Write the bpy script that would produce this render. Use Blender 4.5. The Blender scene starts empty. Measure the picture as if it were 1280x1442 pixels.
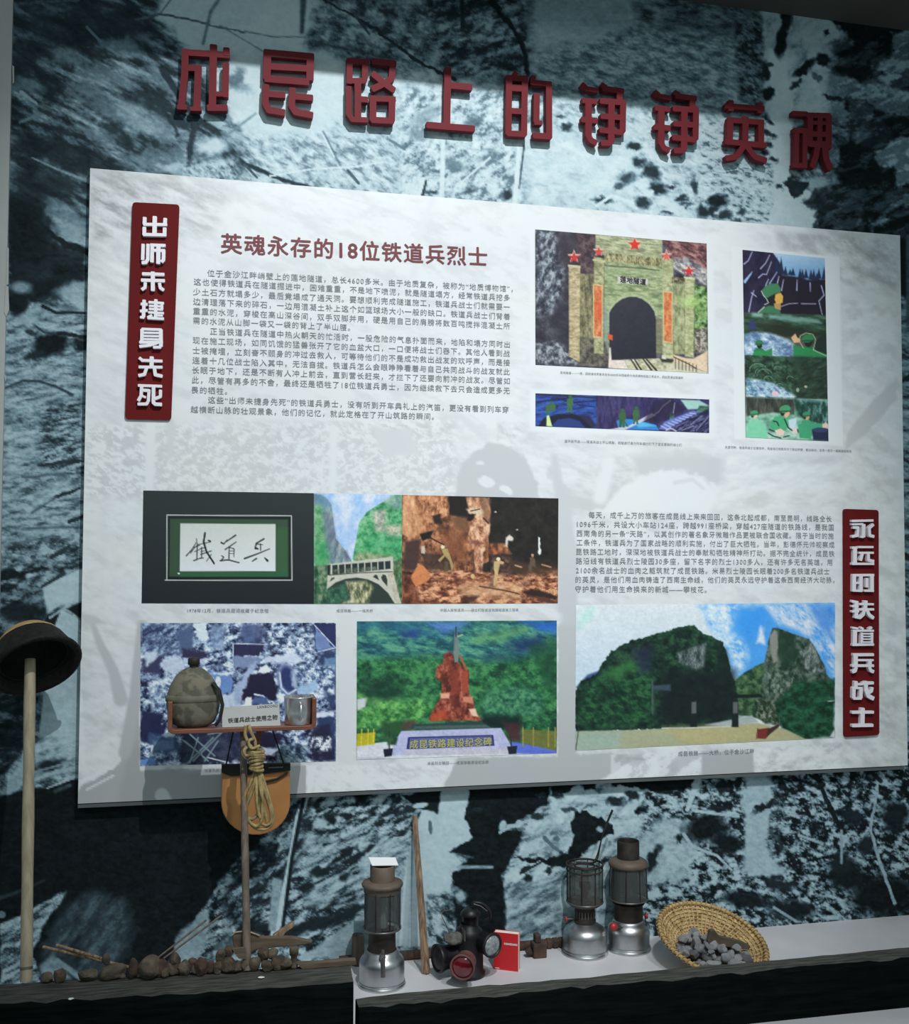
import bpy, bmesh, math, random
import numpy as np
from mathutils import Vector, Matrix

S = bpy.context.scene
COL = S.collection
random.seed(7)
# ------------------------------------------------------------------ camera
W_PX, H_PX = 1280, 1442
F_PX = 1485.558
CAM = np.array([0.316101, -2.879619, 1.576916])
_rv = np.array([-0.0428173, -0.228058, 0.0089674])
def _rot(r):
    t = np.linalg.norm(r); k = r / t
    K = np.array([[0, -k[2], k[1]], [k[2], 0, -k[0]], [-k[1], k[0], 0]])
    return np.eye(3) + math.sin(t) * K + (1 - math.cos(t)) * K @ K
RC = _rot(_rv) @ np.array([[1, 0, 0], [0, 0, -1], [0, 1, 0]], float)   # world -> (right, down, forward)
cam_d = bpy.data.cameras.new('camera'); cam = bpy.data.objects.new('camera', cam_d); COL.objects.link(cam)
cam_d.sensor_fit = 'HORIZONTAL'; cam_d.sensor_width = 36; cam_d.lens = 36 * F_PX / W_PX
cam_d.clip_start = 0.05
m = Matrix.Identity(4)
for i in range(3):
    m[i][0], m[i][1], m[i][2], m[i][3] = RC[0][i], -RC[1][i], -RC[2][i], CAM[i]
cam.matrix_world = m
S.camera = cam
# ------------------------------------------------------------------ light and exposure
S.view_settings.view_transform = 'Standard'; S.view_settings.look = 'None'
S.view_settings.gamma = 1; S.view_settings.use_curve_mapping = False
S.view_settings.exposure = 0.0
wd = bpy.data.worlds.new('world'); S.world = wd; wd.use_nodes = True
wd.node_tree.nodes['Background'].inputs[0].default_value = (0.76, 0.98, 1.0, 1)
wd.node_tree.nodes['Background'].inputs[1].default_value = 0.30
def spot(name, loc, target, energy, size, blend, radius, color=(1, 1, 1)):
    d = bpy.data.lights.new(name, 'SPOT'); d.energy = energy; d.spot_size = math.radians(size); d.spot_blend = blend
    d.shadow_soft_size = radius; d.color = color
    o = bpy.data.objects.new(name, d); COL.objects.link(o); o.location = loc
    o.rotation_euler = (Vector(target) - Vector(loc)).to_track_quat('-Z', 'Y').to_euler()
spot('exhibit_spotlight', (0.98, -2.5, 4.065), (0.98, 0, 2.0), 325, 55, 0.75, 0.02, (1, 0.99, 1.0))
spot('platform_fill_spot', (1.7, -2.6, 3.95), (1.32, -.1, 0.64), 170, 48, 1.0, 0.12, (1, 1, 1.0))  # unseen extra spot, added to brighten the lower board and platform
def area(name, loc, target, energy, sx, sy, color=(1, 1, 1)):
    d = bpy.data.lights.new(name, 'AREA'); d.energy = energy; d.shape = 'RECTANGLE'; d.size = sx; d.size_y = sy; d.color = color
    o = bpy.data.objects.new(name, d); COL.objects.link(o); o.location = loc
    o.rotation_euler = (Vector(target) - Vector(loc)).to_track_quat('-Z', 'Y').to_euler()
area('hall_ceiling_light', (0.2, -4.6, 3.9), (0.8, 0, 1.0), 18, 1.6, 0.3, (0.9, 1, 1))

# ------------------------------------------------------------------ pixel of the photograph -> point in the place
def ray(px, py):
    return RC.T @ np.array([(px - 640) / F_PX, (py - 721) / F_PX, 1.0])
def on_y(px, py, y):
    d = ray(px, py); return CAM + d * ((y - CAM[1]) / d[1])
def on_z(px, py, z):
    d = ray(px, py); return CAM + d * ((z - CAM[2]) / d[2])
def mpp(p):                                   # metres per pixel at a point
    return float((np.asarray(p) - CAM) @ RC[2]) / F_PX
def to_px(X, Y, Z):
    q = np.stack([X - CAM[0], Y - CAM[1], Z - CAM[2]], -1) @ RC.T
    return 640 + F_PX * q[..., 0] / q[..., 2], 721 + F_PX * q[..., 1] / q[..., 2]

LEDGE = 0.49; SOFFIT = 3.26
# ------------------------------------------------------------------ mesh helpers
class MB:
    def __init__(s): s.v = []; s.f = []; s.sm = []
    def add(s, vs, fs, smooth=False):
        n = len(s.v); s.v += [tuple(map(float, p)) for p in vs]
        s.f += [tuple(i + n for i in f) for f in fs]; s.sm += [smooth] * len(fs)
        return s
    def box(s, lo, hi, M=None):
        x0, y0, z0 = lo; x1, y1, z1 = hi
        vs = [(x0,y0,z0),(x1,y0,z0),(x1,y1,z0),(x0,y1,z0),(x0,y0,z1),(x1,y0,z1),(x1,y1,z1),(x0,y1,z1)]
        if M is not None: vs = [tuple(M @ Vector(p)) for p in vs]
        return s.add(vs, [(3,2,1,0),(4,5,6,7),(0,1,5,4),(1,2,6,5),(2,3,7,6),(3,0,4,7)])
    def lathe(s, prof, n=32, M=None, smooth=True, ang=2 * math.pi):
        vs, fs = [], []; full = ang > 6.28
        m_ = n if full else n + 1
        for r, z in prof:
            for k in range(m_):
                a = ang * k / n; vs.append((r * math.cos(a), r * math.sin(a), z))
        for i in range(len(prof) - 1):
            for k in range(n):
                k2 = (k + 1) % m_
                fs.append((i*m_+k, i*m_+k2, (i+1)*m_+k2, (i+1)*m_+k))
        if M is not None: vs = [tuple(M @ Vector(p)) for p in vs]
        return s.add(vs, fs, smooth)
    def tube(s, pts, r, n=12, caps=True, smooth=True, flat=1.0):
        P = [Vector(p) for p in pts]; R = r if isinstance(r, (list, tuple)) else [r] * len(P)
        vs, fs = [], []; up = None
        for i, p in enumerate(P):
            t = (P[min(i+1, len(P)-1)] - P[max(i-1, 0)]).normalized()
            if up is None:
                up = Vector((0, 0, 1)) if abs(t.z) < .9 else Vector((0, 1, 0))
            a = (up - t * up.dot(t)).normalized(); b = t.cross(a); up = a
            for k in range(n):
                w = 2 * math.pi * k / n
                vs.append(p + a * (math.cos(w) * R[i]) + b * (math.sin(w) * R[i] * flat))
        for i in range(len(P) - 1):
            for k in range(n):
                fs.append((i*n+k, i*n+(k+1) % n, (i+1)*n+(k+1) % n, (i+1)*n+k))
        s.add(vs, fs, smooth)
        if caps:
            s.add(vs[:n], [tuple(range(n))[::-1]]); s.add(vs[-n:], [tuple(range(n))])
        return s
    def prism(s, poly, d):                      # polygon (3-D points) pushed along d
        n = len(poly); A = [Vector(p) for p in poly]; B = [p + Vector(d) for p in A]
        return s.add(A + B, [tuple(range(n)), tuple(range(2*n-1, n-1, -1))] + [(i, i+n, (i+1) % n + n, (i+1) % n) for i in range(n)])
    def merge(s, o):
        n = len(s.v); s.v += o.v; s.f += [tuple(i + n for i in f) for f in o.f]; s.sm += o.sm; return s

def wloc(o):
    v = Vector((0, 0, 0))
    while o is not None: v += o.location; o = o.parent
    return v
def obj(name, mb, mat, parent=None, bevel=0):
    """links the collected shapes (world coordinates) as ONE mesh object"""
    off = wloc(parent) if parent else Vector((0, 0, 0))
    me = bpy.data.meshes.new(name)
    me.from_pydata([(x - off.x, y - off.y, z - off.z) for x, y, z in mb.v], [], mb.f)
    me.polygons.foreach_set('use_smooth', mb.sm); me.materials.append(mat); me.update()
    o = bpy.data.objects.new(name, me); COL.objects.link(o)
    b = bmesh.new(); b.from_mesh(me); bmesh.ops.recalc_face_normals(b, faces=b.faces); b.to_mesh(me); b.free()
    if parent: o.parent = parent
    if bevel:
        md = o.modifiers.new('soft_edges', 'BEVEL'); md.width = bevel; md.segments = 2; md.limit_method = 'ANGLE'
    return o
def tag(o, label=None, cat=None, group=None, kind=None):
    for k, v in (('label', label), ('category', cat), ('group', group), ('kind', kind)):
        if v: o[k] = v
    return o
def thing(name, label, cat, loc, group=None):
    o = bpy.data.objects.new(name, None); COL.objects.link(o); o.location = tuple(map(float, loc)); o.empty_display_size = .03
    return tag(o, label, cat, group)

# ------------------------------------------------------------------ materials
def new_mat(name):
    m_ = bpy.data.materials.new(name); m_.use_nodes = True
    return m_, m_.node_tree, m_.node_tree.nodes['Principled BSDF']
def pmat(name, c1, c2=None, scale=8, stretch=(1, 1, 1), rough=.6, metal=0, bump=0, detail=4, spec=.4, lo=.35, hi=.65):
    m_, nt, bs = new_mat(name); N = nt.nodes.new; L = nt.links.new
    bs.inputs['Roughness'].default_value = rough; bs.inputs['Metallic'].default_value = metal
    bs.inputs['Specular IOR Level'].default_value = spec
    if c2 is None: c2 = tuple(c * .7 for c in c1)
    tc = N('ShaderNodeTexCoord'); mp = N('ShaderNodeMapping'); mp.inputs['Scale'].default_value = stretch
    nz = N('ShaderNodeTexNoise'); nz.inputs['Scale'].default_value = scale; nz.inputs['Detail'].default_value = detail
    rp = N('ShaderNodeValToRGB'); rp.color_ramp.elements[0].position = lo; rp.color_ramp.elements[1].position = hi
    rp.color_ramp.elements[0].color = (*c2, 1); rp.color_ramp.elements[1].color = (*c1, 1)
    L(tc.outputs['Object'], mp.inputs[0]); L(mp.outputs[0], nz.inputs['Vector']); L(nz.outputs['Fac'], rp.inputs[0])
    L(rp.outputs[0], bs.inputs['Base Color'])
    if bump:
        bp = N('ShaderNodeBump'); bp.inputs['Strength'].default_value = bump; bp.inputs['Distance'].default_value = .01
        L(nz.outputs['Fac'], bp.inputs['Height']); L(bp.outputs[0], bs.inputs['Normal'])
    return m_
def print_mat(name, rough=.55, spec=.25):
    m_, nt, bs = new_mat(name)
    a = nt.nodes.new('ShaderNodeVertexColor'); a.layer_name = 'Col'
    nt.links.new(a.outputs[0], bs.inputs['Base Color'])
    bs.inputs['Roughness'].default_value = rough; bs.inputs['Specular IOR Level'].default_value = spec
    return m_
M = {}
M['paint_white'] = pmat('painted_plaster', (.46, .48, .47), (.40, .42, .41), 6, rough=.7)
M['soffit'] = pmat('dark_soffit', (.105, .095, .085), (.085, .078, .07), 3, rough=.8)
M['ledge'] = pmat('white_ledge_paint', (.62, .62, .64), (.54, .54, .56), 5, rough=.5)
M['floor'] = pmat('hall_floor', (.25, .25, .25), (.18, .18, .18), 4, rough=.5)
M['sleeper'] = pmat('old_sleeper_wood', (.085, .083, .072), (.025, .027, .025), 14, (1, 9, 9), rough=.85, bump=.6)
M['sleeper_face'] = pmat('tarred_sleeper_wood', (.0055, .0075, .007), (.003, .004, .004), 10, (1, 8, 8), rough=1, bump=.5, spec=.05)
M['red_letter'] = pmat('red_acrylic', (.165, .023, .030), (.145, .020, .026), 4, rough=.6, spec=.12)
M['plaque_red'] = pmat('dark_red_plaque', (.135, .010, .011), (.118, .009, .010), 4, rough=.65, spec=.1)
M['letter_white'] = pmat('white_acrylic', (.83, .81, .86), (.78, .77, .82), 6, rough=.4)
M['board_edge'] = pmat('board_edge_grey', (.10, .115, .12), (.08, .095, .1), 6, rough=.5)
M['print_ink'] = pmat('grey_print_ink', (.22, .23, .24), (.19, .20, .21), 6, rough=.6)
M['heading_ink'] = pmat('dark_red_print_ink', (.20, .045, .05), (.18, .04, .045), 6, rough=.6)
# ------------------------------------------------------------------ a small painter for printed surfaces (mural, board, photographs)
_T = np.random.RandomState(3).rand(256, 256)
def vnoise(x, y, seed=0):
    xi = np.floor(x).astype(int); yi = np.floor(y).astype(int); fx = x - xi; fy = y - yi
    fx = fx * fx * (3 - 2 * fx); fy = fy * fy * (3 - 2 * fy); xi = xi + seed * 37; yi = yi + seed * 91
    g = lambda a, b: _T[(xi + a) & 255, (yi + b) & 255]
    return (g(0,0)*(1-fx)+g(1,0)*fx)*(1-fy) + (g(0,1)*(1-fx)+g(1,1)*fx)*fy
def fbm(x, y, seed=0, octv=4, pers=.55):
    t = np.zeros_like(x); a = .5; w = 0
    for k in range(octv):
        t += a * vnoise(x, y, seed + k); w += a; a *= pers; x = x * 2.03; y = y * 2.03
    return t / w
def lin(c):
    c = np.asarray(c, float) / 255; return np.where(c <= .04045, c / 12.92, ((c + .055) / 1.055) ** 2.4)
class CV:
    """a canvas over a printed surface; u, v say which point of the picture each node carries"""
    def __init__(s, U, V, init):
        s.U, s.V = U, V; init = np.atleast_1d(np.asarray(init, float)); s.C = np.ones(U.shape + (len(init),)) * init; s.k = 0
    def win(s, x0, y0, x1, y1, pad):
        mk = (s.U > x0 - pad) & (s.U < x1 + pad) & (s.V > y0 - pad) & (s.V < y1 + pad)
        r = np.flatnonzero(mk.any(1)); c = np.flatnonzero(mk.any(0))
        if len(r) == 0: return None
        return (slice(r[0], r[-1] + 1), slice(c[0], c[-1] + 1))
    def coords(s, w, rough, rs):
        u, v = s.U[w], s.V[w]; s.k += 1
        if rough:
            a = fbm(u / rs, v / rs, s.k, 3) - .5; b = fbm(u / rs, v / rs, s.k + 50, 3) - .5
            u = u + a * 2 * rough; v = v + b * 2 * rough
        return u, v
    def put(s, w, mk, col):
        mk = mk[..., None]; s.C[w] = s.C[w] * (1 - mk) + np.asarray(col, float) * mk
    def mask(s, pts, soft=1.2, rough=0, rs=10):
        P = np.array(pts, float); w = s.win(P[:,0].min(), P[:,1].min(), P[:,0].max(), P[:,1].max(), rough * 1.5 + soft)
        if w is None: return None, None
        u, v = s.coords(w, rough, rs); ins = np.zeros(u.shape, bool); d = np.full(u.shape, 1e9)
        for (x1, y1), (x2, y2) in zip(P, np.roll(P, -1, 0)):
            if y1 != y2:
                ins ^= ((y1 > v) != (y2 > v)) & (u < (x2 - x1) * (v - y1) / (y2 - y1) + x1)
            ex, ey = x2 - x1, y2 - y1; t = np.clip(((u - x1) * ex + (v - y1) * ey) / (ex * ex + ey * ey + 1e-9), 0, 1)
            d = np.minimum(d, (u - x1 - t * ex) ** 2 + (v - y1 - t * ey) ** 2)
        d = np.sqrt(d); d = np.where(ins, d, -d)
        return w, np.clip(d / soft + .5, 0, 1)
    def poly(s, pts, col, soft=1.2, rough=0, rs=10, a=1):
        w, mk = s.mask(pts, soft, rough, rs)
        if w: s.put(w, mk * a, col)
    def line(s, pts, wd, col, soft=1.0, rough=0, rs=10, a=1):
        P = np.array(pts, float); wds = list(wd) if isinstance(wd, (list, tuple)) else [wd, wd]
        w = s.win(P[:,0].min(), P[:,1].min(), P[:,0].max(), P[:,1].max(), max(wds) + rough * 1.5 + soft)
        if w is None: return
        u, v = s.coords(w, rough, rs); mk = np.zeros(u.shape); n = len(P) - 1
        for i in range(n):
            x1, y1 = P[i]; x2, y2 = P[i+1]; ex, ey = x2 - x1, y2 - y1
            t = np.clip(((u - x1) * ex + (v - y1) * ey) / (ex * ex + ey * ey + 1e-9), 0, 1)
            ww = .5 * (wds[0] + (wds[-1] - wds[0]) * (i + t) / n)
            mk = np.maximum(mk, np.clip((ww - np.hypot(u - x1 - t * ex, v - y1 - t * ey)) / soft + .5, 0, 1))
        s.put(w, mk * a, col)
    def ell(s, cx, cy, rx, ry, col, ang=0, soft=.3, rough=0, rs=8, a=1):
        R = max(rx, ry) * (1 + soft); w = s.win(cx - R, cy - R, cx + R, cy + R, rough * 1.5)
        if w is None: return
        u, v = s.coords(w, rough, rs); c, t = math.cos(math.radians(ang)), math.sin(math.radians(ang))
        x = ((u - cx) * c + (v - cy) * t) / rx; y = (-(u - cx) * t + (v - cy) * c) / ry
        s.put(w, np.clip((1 - np.hypot(x, y)) / soft + .5, 0, 1) * a, col)
    def tex(s, pts, ramp, sx, sy, ang=0, con=1.8, octv=5, soft=3, rough=0, rs=12, a=1):
        w, mk = s.mask(pts, soft, rough, rs)
        if w is None: return
        u, v = s.U[w], s.V[w]; c, t = math.cos(math.radians(ang)), math.sin(math.radians(ang)); s.k += 1
        n = fbm((u * c + v * t) / sx, (-u * t + v * c) / sy, s.k * 3, octv, .68); n = np.clip((n - .5) * con * 1.12 + .5, 0, 1)
        xs = [r[0] for r in ramp]; cs = np.array([np.atleast_1d(r[1]) for r in ramp], float)
        s.put(w, mk * a, np.stack([np.interp(n, xs, cs[:, i]) for i in range(cs.shape[1])], -1))
    def grad(s, pts, p0, c0, p1, c1, soft=1.2, a=1):
        w, mk = s.mask(pts, soft)
        if w is None: return
        d = np.subtract(p1, p0); t = np.clip(((s.U[w] - p0[0]) * d[0] + (s.V[w] - p0[1]) * d[1]) / (d @ d), 0, 1)[..., None]
        s.put(w, mk * a, np.asarray(c0, float) * (1 - t) + np.asarray(c1, float) * t)
def grid_mesh(name, X, Y, Z, C, mat, parent=None):
    """a printed sheet: one node per cell of the print, its colour in the attribute Col"""
    off = wloc(parent) if parent else Vector((0, 0, 0)); ny, nx = X.shape
    me = bpy.data.meshes.new(name); me.vertices.add(nx * ny)
    co = np.stack([X - off.x, Y - off.y, Z - off.z], -1).reshape(-1, 3).astype(np.float32); me.vertices.foreach_set('co', co.ravel())
    i = np.arange(nx * ny).reshape(ny, nx); q = np.stack([i[:-1, :-1], i[1:, :-1], i[1:, 1:], i[:-1, 1:]], -1).reshape(-1, 4)
    me.loops.add(q.size); me.loops.foreach_set('vertex_index', q.ravel().astype(np.int32))
    me.polygons.add(len(q)); me.polygons.foreach_set('loop_start', np.arange(0, q.size, 4, dtype=np.int32))
    me.update(calc_edges=True)
    at = me.color_attributes.new('Col', 'FLOAT_COLOR', 'POINT')
    at.data.foreach_set('color', np.concatenate([np.clip(C, 0, 1), np.ones(C.shape[:2] + (1,))], -1).astype(np.float32).ravel())
    me.materials.append(mat); o = bpy.data.objects.new(name, me); COL.objects.link(o)
    if parent: o.parent = parent
    return o

def paint_mural(c):
    """monochrome photograph of a snowy forest and rock face; 0 black ... 1 snow"""
    P, L, E, T = c.poly, c.line, c.ell, c.tex
    B = [(-400,-200),(1800,-200),(1800,1600),(-400,1600)]
    T(B, [(0,.15),(.5,.45),(1,.75)], 16, 7, 20, 2.2)
    # lit middle band of frosted branches
    T([(250,-40),(1110,-40),(1110,345),(250,345)], [(0,.55),(.35,.76),(.6,.86),(1,.97)], 12, 6, 25, 2.0)
    T([(330,185),(640,190),(640,345),(330,345)], [(0,.52),(.4,.73),(.7,.84),(1,.96)], 11, 5, 30, 2.3, soft=20)
    T([(560,120),(780,130),(770,300),(560,300)], [(0,.46),(.4,.73),(.7,.88),(1,.97)], 12, 8, -30, 2.6, soft=20)
    P([(318,70),(480,70),(500,150),(450,185),(350,190),(322,160)], .9, soft=18, rough=10, rs=25)
    T([(730,185),(890,190),(880,290),(740,290)], [(0,.74),(.5,.9),(1,.97)], 18, 9, 10, 1.8, soft=25)
    T([(985,170),(1090,170),(1090,330),(985,330)], [(0,.35),(.35,.7),(1,.92)], 9, 4, 10, 2.4, soft=10)
    # top left dark foliage
    T([(-40,-60),(225,-60),(262,60),(300,130),(345,190),(350,262),(135,262),(120,345),(-40,345)], [(0,.10),(.3,.2),(.5,.36),(.72,.5),(1,.68)], 42, 12, 28, 2.2, soft=14, rough=14)
    for e in [(85,40,75,26,.08,15),(160,28,60,26,.1,20),(60,72,42,16,.07,10),(185,62,26,13,.1,40),(95,218,58,20,.05,14),(55,205,40,14,.06,5),(170,190,24,14,.10,30),(132,235,46,9,.06,5),(40,275,26,60,.05,0),(80,262,34,20,.07,0),(205,140,20,9,.16,20),(140,150,28,10,.2,35),(30,95,16,30,.12,0),(230,150,10,22,.15,20),(225,205,26,8,.16,10)]:
        E(e[0],e[1],e[2],e[3],e[4]+.03,e[5],soft=1.0,rough=10,rs=12,a=.75)
    for e in [(98,82,26,12,.58,20),(172,66,24,12,.64,10),(152,108,34,13,.52,12),(184,160,42,17,.66,24),(205,178,28,9,.6,20),(45,120,22,8,.48,5),(120,128,28,10,.46,20),(70,12,34,8,.34,5),(225,110,24,9,.55,30),(240,185,20,12,.55,10),(215,222,36,12,.5,-8),(265,235,34,16,.62,-10),(140,190,26,7,.42,20),(150,12,20,7,.3,0),(85,300,24,12,.44,20),(110,318,16,9,.5,10),(70,325,16,8,.38,0),(60,245,12,8,.3,0)]:
        E(e[0],e[1],e[2],e[3],e[4],e[5],soft=1.1,rough=10,rs=10,a=.75)
    L([(45,222),(80,238),(125,256)],[2,4],.55); L([(28,172),(58,160)],4,.46); L([(30,130),(52,146)],[6,3],.62); L([(122,38),(145,62)],4,.45)
    L([(28,5),(110,0)],4,.3)
    # plain overcast patch with twigs
    P([(232,-60),(500,-60),(520,30),(500,92),(330,96),(262,66),(225,25)], .80, soft=12, rough=8, rs=20)
    E(395,30,45,40,.86,soft=1.0)
    L([(190,28),(225,20),(262,26),(300,36),(345,46)],[4,2],.32,rough=2); L([(320,-20),(296,18),(286,62)],[6,4],.45,soft=3)
    L([(427,0),(425,45)],[9,6],.30,soft=4); L([(345,44),(385,52),(430,52)],2,.42,soft=2); L([(310,36),(370,72)],2,.5,soft=2); L([(225,20),(240,0)],2,.35)
    # foliage top middle
    T([(480,-60),(760,-60),(752,110),(700,120),(600,100),(520,98),(430,66),(440,20)], [(0,.20),(.35,.36),(.6,.48),(1,.66)], 15, 9, 20, 2.4, soft=14, rough=8)
    T([(600,-40),(715,-40),(748,60),(745,112),(640,108),(600,60)], [(0,.10),(.4,.28),(.7,.46),(1,.62)], 16, 9, -15, 2.6, soft=12)
    L([(455,0),(500,22),(535,45),(585,85),(640,112)],[3,6],.14,rough=3); L([(500,22),(520,48)],3,.25); L([(440,58),(500,72),(560,85)],[5,3],.28,soft=3,rough=3)
    L([(690,0),(715,30),(735,62),(745,105)],[7,6],.07,soft=2,rough=4); L([(650,-10),(652,40)],6,.1,soft=3); L([(750,20),(742,60)],3,.35)
    # plain patch and misty trees, top right
    P([(742,-60),(920,-60),(890,40),(820,75),(790,125),(752,118),(755,60)], .66, soft=25, rough=10, rs=25)
    T([(760,72),(830,62),(905,28),(1070,18),(1078,165),(900,152),(745,128)], [(0,.32),(.4,.50),(.65,.58),(1,.72)], 13, 5, 14, 2.2, soft=16, rough=8)
    T([(880,-60),(1075,-60),(1072,50),(950,42),(900,35)], [(0,.22),(.5,.40),(1,.58)], 16, 6, 12, 2.2, soft=18)
    T([(1035,30),(1080,20),(1080,150),(1040,140)], [(0,.06),(.5,.3),(1,.55)], 10, 5, 30, 2.4, soft=8)
    # birch trunk and snow crusts on the right
    T([(1072,-30),(1225,-30),(1235,95),(1205,170),(1110,175),(1078,150)], [(0,.55),(.4,.74),(1,.86)], 22, 12, -40, 1.8, soft=6, rough=5)
    P([(1083,70),(1100,60),(1118,150),(1112,258),(1090,262),(1084,170)], .87, soft=4, rough=3)
    P([(1092,248),(1112,250),(1160,282),(1150,335),(1080,330)], .86, soft=3, rough=5)
    for e in [(1108,20,8,28,.06,8),(1100,60,8,22,.06,5),(1133,96,20,6,.06,-38),(1160,84,10,9,.06,20),(1082,132,8,10,.06,0),(1078,100,6,14,.1,0),(1085,90,5,5,.2,0),(1120,118,10,4,.2,-30),(1165,45,4,4,.1,0),(1172,138,14,4,.12,10),(1200,95,30,14,.04,0),(1195,75,26,16,.05,30),(1150,108,10,5,.35,30)]:
        E(e[0],e[1],e[2],e[3],e[4],e[5],soft=.5,rough=5,rs=8)
    for q in [(1078,165),(1084,172),(1080,186),(1089,192),(1083,204),(1090,225),(1078,215),(1098,262),(1110,258),(1120,272)]:
        E(q[0],q[1],6,3.5,.14,30,soft=.8,rough=4,rs=6)
    # black rock, far right
    P([(1170,22),(1500,-60),(1500,420),(1148,345),(1155,290),(1128,285),(1175,262),(1180,220),(1200,180),(1190,140),(1215,120),(1180,100),(1205,70)], .03, soft=6, rough=12, rs=14)
    for pts,t in [([(1258,48),(1285,38),(1300,90),(1240,105),(1228,98),(1255,80)],.6),([(1236,110),(1275,98),(1262,112),(1242,118)],.62),([(1192,125),(1225,118),(1285,130),(1285,165),(1240,158),(1222,140),(1195,140)],.58),([(1195,140),(1232,150),(1225,175),(1200,170)],.42),([(1232,215),(1262,195),(1300,188),(1300,265),(1262,258),(1258,230),(1240,232)],.76),([(1195,170),(1240,165),(1262,195),(1235,210),(1198,200)],.14),([(1235,300),(1260,280),(1285,272),(1285,285),(1250,300)],.6),([(1222,312),(1250,302),(1255,310),(1232,318)],.66),([(1224,318),(1232,318),(1230,345),(1225,345)],.5),([(1135,258),(1180,242),(1185,258),(1150,272)],.7),([(1140,330),(1155,300),(1158,345)],.25),([(1208,295),(1215,293),(1213,330),(1208,325)],.3),([(1200,185),(1210,180),(1206,195)],.4)]:
        P(pts,t*.95,soft=5,rough=8,rs=9)
    P([(1128,258),(1140,255),(1130,275),(1118,278),(1105,262),(1108,250)], .12, soft=2, rough=4)
    P([(1128,285),(1150,265),(1190,262),(1180,330),(1160,300)], .12, soft=4, rough=6, a=.8)
    T([(1165,60),(1500,40),(1500,345),(1160,340)], [(0,.02),(.45,.04),(.6,.3),(.75,.55),(1,.68)], 26, 10, -18, 2.6, soft=14, rough=10, a=.38)
    # dark knots and posts in the lit band
    for e in [(893,206,11,4,.16,10),(900,228,10,6,.18,15),(918,242,12,10,.16,30),(928,266,13,8,.14,10),(883,250,12,9,.3,0),(905,285,10,7,.2,20),(850,282,16,4,.2,8),(872,262,8,5,.35,0),(798,180,8,6,.22,0),(790,165,5,3,.3,0),(667,172,12,9,.42,0),(640,232,18,8,.5,20),(690,222,16,7,.5,-20),(662,268,8,5,.35,0),(715,275,8,7,.2,0),(1010,282,15,8,.07,0),(990,298,7,9,.12,-10),(1003,296,6,6,.14,0),(1020,302,10,5,.2,0),(960,280,10,4,.2,-10),(945,262,6,3,.2,0),(978,262,4,12,.25,-10),(1045,300,6,4,.25,0),(1040,312,5,3,.3,0),(965,288,10,3,.3,8),(940,300,8,3,.3,8),(335,108,8,14,.5,30),(335,122,20,7,.6,20),(330,112,10,8,.45,0),(608,272,10,3,.3,0),(618,240,8,4,.4,0),(600,165,22,10,.62,-30),(590,190,18,8,.58,20)]:
        E(e[0],e[1],e[2],e[3],e[4],e[5],soft=.8,rough=5,rs=7)
    for q in [(863,240),(872,290),(890,270),(912,272),(935,285),(950,292),(915,215),(930,225),(905,260),(880,225)]:
        E(q[0],q[1],9,5,.95,20,soft=.8,rough=4,rs=6)
    L([(840,290),(862,275),(888,285)],4,.97); L([(640,265),(690,222)],3,.95)
    L([(731,198),(728,250),(725,285)],[5,7],.97); L([(738,205),(731,265)],[3,1.5],.3); L([(624,192),(622,280)],[6,7],.96,soft=2); L([(596,252),(591,278)],[6,8],.96); L([(600,255),(595,276)],[3,5],.25); L([(584,250),(580,275)],[4,6],.95)
    L([(230,100),(252,135),(278,165),(312,195),(345,232),(385,248),(445,268),(520,300)],[10,4],.2,soft=2,rough=3,rs=18); L([(345,232),(362,250)],[5,3],.3); L([(275,165),(268,210),(264,255)],[9,6],.2,soft=3,rough=4); L([(262,178),(240,165),(250,190)],6,.22,soft=2,rough=4)
    L([(270,232),(310,218)],4,.3,soft=3); L([(320,190),(360,160)],3,.5,soft=3); L([(455,185),(480,235),(505,258)],[3,2],.5,soft=2); L([(490,240),(505,258)],4,.35); L([(380,248),(440,238),(500,235),(540,228)],2.5,.97); L([(455,190),(470,220)],2,.95); L([(545,195),(570,210)],4,.5)
    E(245,235,16,5,.72,-15,soft=.8); E(300,205,22,12,.88,0,soft=.9,rough=6)
    T([(255,230),(335,220),(345,345),(255,345)], [(0,.3),(.4,.6),(1,.85)], 8, 5, 40, 2.4, soft=14)
    # left strip beside the board
    T([(-60,330),(135,330),(135,470),(-60,470)], [(0,.1),(.4,.42),(.7,.6),(1,.7)], 26, 9, 15, 2.2, soft=10)
    T([(-60,430),(135,440),(135,830),(-60,830)], [(0,.28),(.3,.5),(.6,.63),(1,.74)], 17, 5, -6, 2.0, soft=16)
    T([(50,570),(135,560),(135,690),(55,660)], [(0,.12),(.4,.36),(.7,.58),(1,.7)], 14, 4, -10, 2.3, soft=16)
    T([(0,770),(135,740),(135,830),(0,830)], [(0,.12),(.4,.36),(.7,.58),(1,.7)], 14, 6, -15, 2.3, soft=14)
    for e in [(38,340,24,50,.04,0),(66,405,24,14,.03,10),(96,384,24,12,.06,10),(26,425,14,20,.05,0),(72,486,24,17,.03,-15),(116,486,14,9,.06,15),(40,380,16,8,.3,0),(60,315,14,10,.2,0),(50,500,14,7,.1,-20),(45,470,8,4,.2,30)]:
        E(e[0],e[1],e[2],e[3],e[4],e[5],soft=.5,rough=6,rs=9)
    P([(10,285),(60,288),(66,320),(80,342),(122,352),(116,384),(100,398),(84,418),(48,424),(10,430)],.05,soft=9,rough=9,rs=10,a=.85)
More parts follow.
